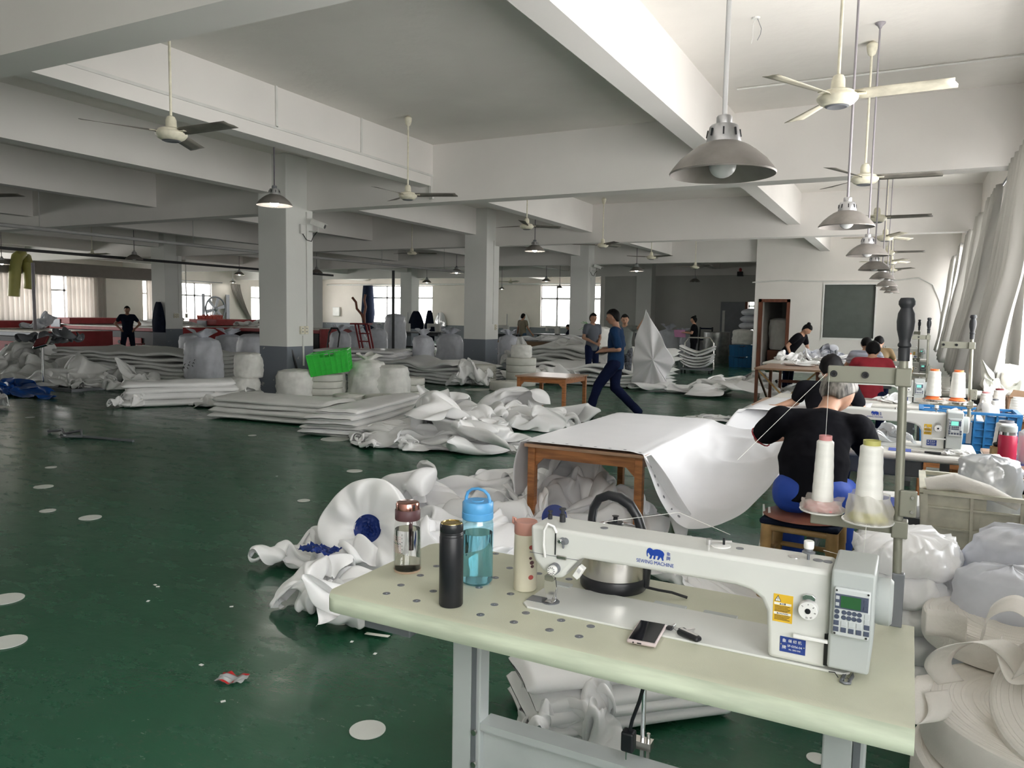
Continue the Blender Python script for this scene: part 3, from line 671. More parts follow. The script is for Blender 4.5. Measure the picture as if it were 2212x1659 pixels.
        text('SEWING MACHINE', .0125, T_ @ onfront(-.506, y0 - .0006, .9265), M['logo'], arm, sx_=.86); text('象\n牌', .0105, T_ @ onfront(-.474, y0 - .0006, .947), M['logo'], arm)
    else:
        q = K(); q.prism([(-.527 + .043 * a_, .935 + .027 * b_) for a_, b_ in ELE], .0006, 'y', y0 - .0007); q.build('elephant_emblem', M['logo'], arm)
        text('SEWING MACHINE', .0125, Matrix.Translation(-O) @ onfront(-.506, y0 - .0006, .9265), M['logo'], arm, sx_=.86)
    q = K(); q.box((-.218, ys_ - .0005, .777), (-.165, y0, .811)); pl = q.build('name_plate', M['lab_b'], arm)
    if full:
        T_ = Matrix.Translation(-O); yy = ys_ - .0008
        text('象', .009, T_ @ onfront(-.209, yy, .802), M['white'], pl); text('牌', .009, T_ @ onfront(-.209, yy, .787), M['white'], pl)
        text('缝 纫 机', .0078, T_ @ onfront(-.187, yy, .803), M['white'], pl); text('SP-0356-04', .0066, T_ @ onfront(-.187, yy, .792), M['white'], pl); text('No. 20021008', .0042, T_ @ onfront(-.187, yy, .784), M['white'], pl)
        for x in (-.2155, -.168):
            q = K(); q.cyl((x, yy, .794), (x, yy - .0008, .794), .0015, n=10); q.build('rivet', M['chrome'], pl)
    # fittings on the arm top
    zt = .972
    q = K(); q.M = q.M @ Matrix.Translation((-.175, 1.785, zt)); q.lathe([(.003, 0), (.003, .012), (.014, .016), (.014, .018), (.009, .020), (.009, .026)], 20); wnd = q.build('bobbin_winder', M['dgrey'], t, smooth=40)
    q = K(); q.M = q.M @ Matrix.Translation((-.175, 1.785, zt)); q.lathe([(.0105, .026), (.011, .030), (.011, .041), (.0095, .043), (0, .043)], 20); q.build('winder_cap', M['white'], wnd, smooth=40)
    for x, r in ((-.205, .013), (-.155, .011), (-.135, .010), (-.325, .009), (-.66, .010)):
        q = K(); q.cyl((x, 1.79, zt), (x, 1.79, zt + .0012), r, n=20); q.build('oil_cap', M['dgrey' if r < .013 else 'chrome'], t)
    q = K(); q.M = q.M @ Matrix.Translation((-.37, 1.79, zt)); q.lathe([(.024, 0), (.024, .002), (.016, .004), (.0, .004)], 24); wp = q.build('winder_plate', M['white'], t, smooth=40)
    q = K(); q.bar((-.395, 1.785, zt + .010), (-.345, 1.797, zt + .012), .005, .004); q.cyl((-.395, 1.785, zt), (-.395, 1.785, zt + .014), .007, n=12); q.build('thread_cutter_arm', M['chrome'], wp)
    q = K(); q.cyl((-.362, 1.79, zt + .004), (-.362, 1.79, zt + .02), .003, n=10); q.build('winder_spindle', M['black'], wp)
    return t
mach = make_machine('near long-arm white sewing machine with elephant emblem, on the pale green table')
mach.location = (-.80, 1.785, .75)

# table
TX0, TX1, TY0, TY1 = -1.365, .048, 1.535, 2.10
t = thing('sewing_table', 'near sewing table with pale green laminate top and grey steel legs', 'table', (-.66, 1.82, 0))
T0 = Matrix.Translation((.66, -1.82, 0))
def KT(): m_ = MB(); m_.M = T0.copy(); return m_
prof = [(TY1, .713), (TY1, .75), (TY0 + .045, .75), (TY0 + .025, .7475), (TY0 + .010, .740), (TY0 + .002, .728), (TY0, .715), (TY0 + .004, .706), (TY0 + .012, .703), (TY0 + .04, .713)]
b = KT()
n_ = len(prof); b.mi = 0
xs = [TX0 + .0, TX0 + .01, TX0 + .025, TX0 + .045, TX1]
ins = [.045, .022, .008, 0, 0]
vs = []
for x_, in_ in zip(xs, ins):
    for (yy, zz) in prof: vs.append((x_, min(max(yy, TY0 + in_), TY1 - in_), zz))
fs = [tuple(range(n_)), tuple((len(xs) - 1) * n_ + i for i in range(n_))[::-1]]
for k in range(len(xs) - 1):
    for i in range(n_): fs.append((k * n_ + i, k * n_ + (i + 1) % n_, (k + 1) * n_ + (i + 1) % n_, (k + 1) * n_ + i))
b.add(vs, fs); tt = b.build('tabletop', [M['tabletop'], M['tableedge']], t, smooth=40)
for p in tt.data.polygons:
    c = p.center
    if p.normal.z < .9 and c.y - 0 < TY0 - 1.82 + .05: p.material_index = 1
KT().box((-1.10, 1.60, .695), (-.2, 1.66, .712)).build('under_rail', M['dgrey'], t)
RIV = [(835, 1282), (866, 1264), (908, 1243), (943, 1223), (936, 1277), (900, 1298), (1035, 1269), (1070, 1248), (1101, 1227), (1071, 1196), (1103, 1283), (1068, 1306), (1038, 1328), (1110, 1344), (1136, 1324), (1164, 1239), (1229, 1251), (1212, 1340), (1187, 1361), (1251, 1375), (1276, 1353), (975, 1254)]
for (px, py) in RIV:
    c = at(px, py, z=.75); b = KT(); b.M = b.M @ Matrix.Translation(c); b.lathe([(.0105, -.001), (.0105, .0006), (.0085, .0010), (.003, .0006), (.0025, .0018), (0, .002)], 20); b.build('screw_cap', M['dgrey'], t, smooth=30)
# frame: two leg posts with base rails, drawer, stretcher panel
for x in (-1.02, -.09):
    b = KT(); b.box((x - .03, 1.70, .06), (x + .03, 1.76, .70)); b.box((x + .03, 1.705, .10), (x + .055, 1.755, .70)); lg = b.build('leg', M['legg'], t, bev=.004)
    KT().box((x + .031, 1.6985, .12), (x + .045, 1.7005, .68)).build('channel_groove', M['dgrey'], lg)
    for z in (.30, .39): KT().cyl((x + .042, 1.70, z), (x + .042, 1.692, z), .008, n=10).build('bolt', M['steel'], lg)
    KT().box((x - .035, 1.50, .0), (x + .035, 2.08, .05)).build('foot_rail', M['legg'], t, bev=.005)
    KT().box((x - .02, 1.60, .68), (x + .02, 2.05, .708)).build('top_bracket', M['legg'], t)
b = KT(); b.box((-.965, 1.725, .14), (-.12, 1.745, .395)); b.build('stretcher_panel', M['legg'], t)
b = KT(); b.box((-.965, 1.705, .395), (-.12, 1.765, .415)); b.build('stretcher_rail', M['legg'], t)
KT().box((-1.27, 1.60, .655), (-1.12, 1.90, .702)).build('drawer', M['dgrey'], t, bev=.004)
b = KT(); b.cyl((-.545, 1.80, .05), (-.545, 1.80, .70), .006, n=8); b.build('pedal_rod', M['chrome'], t)
b = KT(); b.cbox((-.545, 1.80, .43), (.05, .03, .02)); b.cyl((-.53, 1.80, .38), (-.53, 1.80, .46), .005, n=8); b.build('rod_clamp', M['steel'], t)
b = KT(); b.box((-.72, 1.62, .06), (-.38, 1.92, .08)); b.build('foot_pedal', M['dgrey'], t, bev=.004)
b = KT(); b.box((-.70, 1.77, .60), (-.30, 1.93, .71)); b.build('oil_pan', M['dgrey'], t, bev=.01)
# plug and cable hanging under the table
t = thing('power_plug', 'black plug hanging on its cable under the green table', 'plug', (-.52, 1.72, .70))
MB().tube([(0, 0, 0), (.004, 0, -.05), (-.012, .0, -.12), (-.028, 0, -.17), (-.034, 0, -.20)], .0045, 8).build('cable', M['black'], t, smooth=60)
MB().box((-.052, -.015, -.25), (-.020, .015, -.20)).build('plug_body', M['black'], t, bev=.005)
MB().cbox((-.04, 0, -.262), (.003, .008, .024)).build('plug_pin', M['chrome'], t)

# thread stand on the table
def make_stand(label, yaw=0):
    t = thing('thread_stand', label, 'thread stand')
    MB().tube([(0, 0, 0), (-.003, 0, .11), (-.010, 0, .35), (-.018, 0, .67)], .0105, 14).build('pole', M['pole'], t, smooth=50)
    MB().box((-.014, -.013, .0), (.014, .009, .135)).build('motor_bracket', M['dgrey'], t, bev=.002)
    h = MB(); h.M = Matrix.Translation((-.018, 0, .66))
    h.lathe([(.013, 0), (.0135, .03), (.012, .032), (.0155, .036), (.0155, .040), (.0125, .045), (.014, .055), (.019, .075), (.0205, .095), (.0185, .115), (.0135, .126), (.0135, .128), (.0185, .136), (.0185, .144), (.0145, .152), (0, .153)], 28); h.build('handle', M['dark'], t, smooth=40)
    b = MB(); b.box((-.187, -.008, .600), (-.018, .008, .642)); a = b.build('upper_arm', M['pole'], t, bev=.003)
    MB().box((-.034, -.02, .598), (.002, .02, .642)).build('clamp', M['pole'], a, bev=.003)
    for x in (-.172, -.10):
        q = MB(); q.M = Matrix.Translation((x, -.009, .622)) @ FRONT; q.lathe([(.0075, 0), (.0085, .003), (.0075, .006), (.004, .006), (.0035, .001)], 18); o = q.build('eyelet', M['black'], a, smooth=40)
    b = MB(); b.box((-.21, -.008, .232), (.01, .008, .262)); a = b.build('lower_arm', M['pole'], t, bev=.003)
    MB().box((-.022, -.02, .225), (.014, .02, .268)).build('clamp', M['pole'], a, bev=.003)
    MB().box((-.008, -.018, .28), (.030, -.006, .345)).build('bolt_plate', M['pole'], t, bev=.003)
    for z in (.295, .33): MB().cyl((.02, -.018, z), (.02, -.023, z), .004, n=10).build('bolt', M['steel'], t)
    for nm, x, y, r in (('spool_pan', -.185, .01, .055), ('spool_pan', -.075, -.045, .060)):
        q = MB(); q.M = Matrix.Translation((x, y, .262)); q.lathe([(.0, 0), (r * .96, .002), (r, .006), (r * .97, .0065), (r * .93, .004), (0, .003)], 36); q.build(nm, M['white'], t, smooth=35)
        MB().bar((x, y, .26), (x, 0, .25), .012, .006).build('pan_bracket', M['pole'], t)
        MB().cyl((x, y, .262), (x, y, .30), .004, n=8).build('spool_pin', M['chrome'], t)
    return t
ST = (.006, 2.085, .75)
stand = make_stand('near olive thread stand with black turned handle, at the green table corner'); stand.location = ST
def make_cone(r, h, core, label, skirt=True):
    """cone of thread: origin at its base"""
    t = thing('thread_cone', label, 'thread cone')
    if skirt: MB().lathe([(.046, .002), (.047, .006), (.034, .020), (r * .9, .026)], 30).build('cone_base', M[core], t, smooth=50)
    prof = []
    n = 40
    for i in range(n + 1):
        u = i / n; prof.append((r * (1 - .22 * u) * (1 + .012 * math.sin(u * 34)), .024 + u * (h - .04)))
    prof = [(r * .7, .021)] + prof + [(r * .62, h - .012)]
    m_ = MB().lathe(prof, 32); m_.build('thread', M['thread'], t, smooth=60)
    MB().lathe([(r * .60, h - .018), (r * .60, h), (r * .5, h), (r * .5, h - .01)], 26, cap=False).build('cone_cap', M[core], t, smooth=40)
    return t
c1 = make_cone(.0265, .193, 'pink', 'cone of white thread with a pink cap on the near stand'); c1.location = (ST[0] - .185, ST[1] + .01, ST[2] + .268)
c2 = make_cone(.033, .198, 'yel', 'cone of white thread with a yellow cap on the near stand'); c2.location = (ST[0] - .075, ST[1] - .045, ST[2] + .268)
def net(loc, r0, r1, h, seed, label):
    def f(u, v):
        a = u * 2 * PI; k = noise.noise(Vector((math.cos(a) * 1.7, math.sin(a) * 1.7, v * 2.2 + seed)))
        r = r0 + (r1 - r0) * v + .008 * k + .003 * math.sin(a * 9 + v * 5)
        return (r * math.cos(a), r * math.sin(a), h * v + .012 * k * v)
    mb = MB().grid(f, 60, 14); o = mb.build('net_cover', M['netting'], smooth=180, loc=loc); tag(o, label, 'net cover')
M['netting'] = clothmat('netting', (.72, .70, .64), .5, .5, gl=.15)
_n = M['netting'].node_tree; _o = [x for x in _n.nodes if x.type == 'OUTPUT_MATERIAL'][0]; _s = _o.inputs[0].links[0].from_socket
_t = _n.nodes.new('ShaderNodeBsdfTransparent'); _m = _n.nodes.new('ShaderNodeMixShader'); _m.inputs[0].default_value = .5
_n.links.new(_t.outputs[0], _m.inputs[1]); _n.links.new(_s, _m.inputs[2]); _n.links.new(_m.outputs[0], _o.inputs[0])
net((ST[0] - .075, ST[1] - .045, ST[2] + .268), .056, .046, .065, 3, 'crumpled translucent net bag around the yellow-capped thread cone')
net((ST[0] - .185, ST[1] + .01, ST[2] + .268), .052, .048, .030, 9, 'low clear plastic bag around the pink thread cone base')
def threadline(pts, label, r=.0006): tag(MB().tube(pts, r, 5).build('thread_line', M['thread']), label, 'thread')
threadline([(ST[0] - .185, ST[1] + .01, 1.17), (ST[0] - .183, ST[1] - .01, 1.372)], 'thread rising from the pink cone to the upper arm')
threadline([(ST[0] - .19, ST[1] - .012, 1.37), (-.26, 2.0, 1.28), (-.36, 1.9, 1.16)], 'thread slanting down and left from the upper arm eyelet')
threadline([(-.36, 1.85, .985), (-.50, 1.9, 1.01), (-.665, 1.80, .985)], 'thread running along above the machine arm past the kettle')
threadline([(ST[0] - .075, ST[1] - .1, 1.02), (ST[0] - .078, ST[1] - .1, .93), (-.15, 1.85, .98)], 'thread hanging down from the net-covered cone')

# ---------------------------------------------------------------- bottles and things on the table
M['wplast'] = glassmat('clear_bottle_plastic', (.93, .93, .92), .09); M['bplast'] = glassmat('blue_bottle_plastic', (.66, .88, .95), .09)
M['water'] = mat('water', (.97, .97, .97), .03, trans=1, ior=1.2, var=.01); M['waterb'] = mat('water_blue', (.62, .90, .95), .03, trans=1, ior=1.2, var=.01)
M['rose'] = mat('rose_gold', (.55, .27, .22), .16, 1); M['maroon'] = mat('maroon_band', (.10, .045, .05), .5); M['gold'] = mat('gold_rim', (.60, .45, .18), .2, 1)
M['skyb'] = mat('sky_blue_plastic', (.10, .36, .68), .35); M['flaskc'] = mat('cream_flask_paint', (.66, .63, .50), .35, var=.05); M['coral'] = mat('coral_plastic', (.50, .25, .20), .5)
p = at(880, 1232, z=.75)
t = thing('water_bottle', 'clear water bottle with rose-gold lid and pink zigzag print, leftmost on the green table', 'bottle', p)
MB().lathe([(.0, .002), (.028, .002), (.031, .008), (.031, .10), (.030, .130), (.0275, .150), (.026, .160)], 36, cap=False).build('bottle_body', M['wplast'], t, smooth=50)
MB().lathe([(0, .007), (.0288, .007), (.0288, .10), (.028, .123), (0, .123)], 32).build('water', M['water'], t, smooth=35)
MB().lathe([(.0, .0008), (.0295, .001), (.031, .007), (.0, .007)], 32).build('bottle_base', mat('beige_base', (.45, .33, .24), .5), t, smooth=40)
MB().lathe([(.0275, .150), (.0285, .152), (.0285, .178), (.027, .180)], 36).build('band', M['maroon'], t, smooth=40)
lid = MB().lathe([(.0265, .178), (.0265, .194), (.025, .199), (.021, .201), (0, .200)], 36).build('lid', M['rose'], t, smooth=40)
MB().cyl((.004, .006, .06), (.004, .006, .152), .0045, n=12).build('strainer_tube', M['maroon'], t)
t.scale = (1.3, 1.3, 1.03)
pm_ = mat('pink_print', (.55, .32, .33), .6); R_ = .0316
def arcprint(z, m_, amp=.0022, r=R_, w=.0014, n=5):
    mb = MB()
    for k in range(n * 2):
        a0 = -PI / 2 - .30 - .9 * .5 + k * .09 + .0; a1 = a0 + .09
        z0 = z + (amp if k % 2 else -amp); z1 = z + (-amp if k % 2 else amp)
        A = [(r * math.cos(a0), r * math.sin(a0), z0), (r * math.cos(a1), r * math.sin(a1), z1)]
        mb.add([A[0], A[1], (A[1][0], A[1][1], z1 + w), (A[0][0], A[0][1], z0 + w)], [(0, 1, 2, 3)])
    return mb.build('zigzag_print', m_, t)
for i in range(8): arcprint(.062 + i * .0062, M['ink'] if i == 4 else pm_)
mb = MB()
for i in range(9): mb.M = Matrix.Translation((.0316 * math.cos(-1.35), .0316 * math.sin(-1.35), .03 + i * .0105)); mb.ell((0, 0, 0), .0011, 6, 5)
mb.build('scale_dots', M['ink'], t)
p = at(974, 1306, z=.75)
t = thing('vacuum_flask', 'black vacuum flask with a gold-rimmed steel lid on the green table', 'flask', p); t.scale = (1.12, 1.12, 1.03)
MB().lathe([(.0, .001), (.0265, .001), (.028, .004), (.028, .176), (.0265, .18), (0, .18)], 36).build('flask_body', M['black'], t, smooth=40)
MB().lathe([(.0272, .178), (.0272, .184), (.0262, .186), (.0272, .188), (.0262, .190), (.0272, .192), (.0272, .206), (.0255, .212)], 36).build('lid', M['black'], t, smooth=30)
MB().lathe([(.0268, .207), (.0252, .213), (.019, .2145), (.018, .2125), (0, .2125)], 36).build('lid_rim', M['gold'], t, smooth=40)
p = at(1030, 1258, z=.75)
t = thing('water_bottle', 'tall blue water bottle with a carry-loop lid, half full, on the green table', 'bottle', p); t.scale = (1.22, 1.22, 1.04)
MB().lathe([(.0, .002), (.031, .002), (.0365, .010), (.0365, .165), (.035, .172), (.0335, .182)], 40, cap=False).build('bottle_body', M['bplast'], t, smooth=50)
MB().lathe([(0, .008), (.034, .008), (.0345, .013), (.0345, .140), (0, .140)], 32).build('water', M['waterb'], t, smooth=35)
MB().lathe([(.0345, .178), (.0362, .180), (.0362, .196), (.0350, .1975), (.0358, .199), (.0358, .222), (.033, .226), (.014, .2265), (.013, .228), (0, .228)], 40).build('lid', M['skyb'], t, smooth=35)
MB().tube([(-.031, 0, .222), (-.031, 0, .232), (-.027, 0, .246), (-.016, 0, .256), (0, 0, .2595), (.016, 0, .256), (.027, 0, .246), (.031, 0, .232), (.031, 0, .222)], .0038, 10).build('carry_loop', M['skyb'], t, smooth=60)
p = at(1134, 1272, z=.75)
t = thing('vacuum_flask', 'cream vacuum flask with coral flip lid and small bear print, beside the machine head', 'flask', p); t.scale = (1.24, 1.24, 1.07)
MB().lathe([(0, .001), (.024, .001), (.026, .005), (.026, .120), (.0255, .146), (.024, .150)], 36).build('flask_body', M['flaskc'], t, smooth=40)
MB().lathe([(.0255, .148), (.0262, .152), (.0262, .176), (.0245, .180), (.022, .179), (0, .178)], 36).build('lid', M['coral'], t, smooth=40)
MB().tube([(-.024, -.004, .168), (-.031, -.004, .172), (-.030, -.004, .186), (-.025, -.004, .184), (-.024, -.004, .165)], .0028, 8).build('lid_strap', M['coral'], t, smooth=60)
rd = mat('red_print', (.42, .08, .07), .6)
for z, r, a_, m_ in ((.118, .0055, -.62, rd), (.040, .0060, -.62, rd), (.078, .0052, -.55, M['maroon']), (.090, .0035, -.68, M['maroon']), (.068, .004, -.50, M['maroon'])):
    q = MB(); q.M = Matrix.Rotation(a_, 4, 'Z') @ Matrix.Translation((.0262, 0, z)) @ Matrix.Rotation(PI / 2, 4, 'Y'); q.cyl((0, 0, -.0006), (0, 0, .0006), r, n=16); q.build('printed_dot', m_, t)
# kettle
p = at(1332, 1262, z=.75); p.x = -.705; p.y = 2.0
t = thing('electric_kettle', 'brushed steel electric kettle with black base and tall black handle, behind the machine arm', 'kettle', p)
R = .094
MB().lathe([(.0, .0), (R * .96, .0), (R * 1.0, .006), (R * 1.02, .034), (R * .99, .038)], 48).build('base_band', M['black'], t, smooth=40)
MB().lathe([(R * .985, .036), (R * .99, .040), (R, .10), (R * .97, .128), (R * .86, .150), (R * .66, .163), (R * .63, .165)], 48, cap=False).build('kettle_body', M['steel'], t, smooth=40)
ld = MB().lathe([(R * .66, .163), (R * .68, .166), (R * .64, .169), (R * .2, .176), (0, .177)], 40).build('lid', M['chrome'], t, smooth=40)
MB().lathe([(.020, .176), (.024, .180), (.022, .183), (.007, .184), (.006, .196), (.010, .200), (0, .201)], 20).build('lid_knob', M['black'], ld, smooth=40)
q = MB(); q.tube([(-.072, 0, .135), (-.070, 0, .185), (-.066, 0, .215), (-.050, 0, .243), (-.022, 0, .256), (.010, 0, .252), (.042, 0, .236), (.064, 0, .205), (.078, 0, .165), (.088, 0, .12), (.092, 0, .07), (.090, 0, .015)], .013, 14, rs=[.012, .012, .0125, .0125, .013, .014, .0145, .0135, .0145, .017, .016, .013]); q.build('handle', M['black'], t, smooth=60)
q = MB(); q.prism([(-.070, .145), (-.095, .165), (-.072, .172), (-.055, .168)], .04, 'y', -.02); q.build('spout', M['steel'], t, bev=.004)
MB().tube([(.09, 0, .012), (.13, .0, .010), (.17, -.01, .014), (.21, 0, .004)], .004, 8).build('power_cord', M['black'], t, smooth=60)
# phone, keys, snips
p = at(1398, 1372, z=.757)
t = thing('smartphone', 'black-screened smartphone in a pale pink case, lying on the machine bed edge', 'phone', (p.x, p.y, .757), rz=.08)
MB().cbox((0, 0, .0045), (.068, .128, .009)).build('phone_case', mat('pale_pink_case', (.50, .42, .41), .4), t, bev=.004, seg=3, smooth=40)
MB().cbox((0, .001, .0092), (.060, .118, .0012)).build('screen', mat('dark_glass', (.008, .009, .012), .06), t, bev=.002)
q = MB(); q.cbox((-.004, -.0642, .0045), (.010, .001, .003)); q.build('charging_port', M['ink'], t)
MB().cyl((-.018, -.0636, .0045), (-.018, -.0648, .0045), .002, n=10).build('audio_jack', M['ink'], t)
p = at(1470, 1368, z=.757)
t = thing('key_bunch', 'car key fob with two keys on a ring, right of the phone', 'keys', (p.x, p.y, .757), rz=-.45)
MB().cbox((.030, -.005, .007), (.062, .021, .012)).build('key_fob', M['black'], t, bev=.005, seg=3, smooth=40)
MB().cbox((.028, -.0025, .0135), (.052, .010, .002)).build('silver_trim', M['chrome'], t, bev=.002)
MB().tube([(-.012 + .009 * math.cos(a), .006 + .009 * math.sin(a), .004) for a in [i * PI / 6 for i in range(12)]], .0009, 6, closed=True).build('key_ring', M['chrome'], t)
for k, (x, y, a) in enumerate(((-.030, -.004, 1.9), (-.004, .012, 1.2))):
    q = MB(); q.M = Matrix.Translation((x, y, .004)) @ Matrix.Rotation(a, 4, 'Z'); q.cbox((0, 0, 0), (.018, .016, .007)); o = q.build('key_head', M['black'], t, bev=.003)
    q = MB(); q.M = Matrix.Translation((x, y, .004)) @ Matrix.Rotation(a, 4, 'Z'); q.cbox((.020, 0, 0), (.024, .006, .002)); q.build('key_blade', M['chrome'], o)
p = at(1827, 1474, z=.75)
t = thing('thread_snips', 'dark steel thread snips on the green table in front of the motor housing', 'snips', (p.x, p.y, .7502), rz=-.10)
for s in (-1, 1):
    q = MB(); q.prism([(s * .003, .0), (s * .010, .004), (s * .0115, .030), (s * .006, .052), (s * .0045, .034), (s * .0045, .012)], .003, 'z', .001 + (.0005 if s > 0 else 0)); q.build('blade', M['dgrey'], t, bev=.0005)
MB().tube([(-.008, .004, .003), (-.009, -.008, .003), (0, -.013, .003), (.009, -.008, .003), (.008, .004, .003)], .003, 8).build('spring_bow', M['dgrey'], t, smooth=60)
MB().tube([(-.003, .012, .003), (0, .018, .003), (.003, .012, .003)], .0012, 6).build('spring', M['steel'], t)
q = MB(); a = at(1790, 1455, z=.75); q.tube([(a.x, a.y, .754), (a.x + .012, a.y - .004, .757), (a.x + .02, a.y - .013, .7515)], .001, 6); tag(q.build('wire_clip', M['ink']), 'tiny black wire sticking out at the bed corner', 'wire')
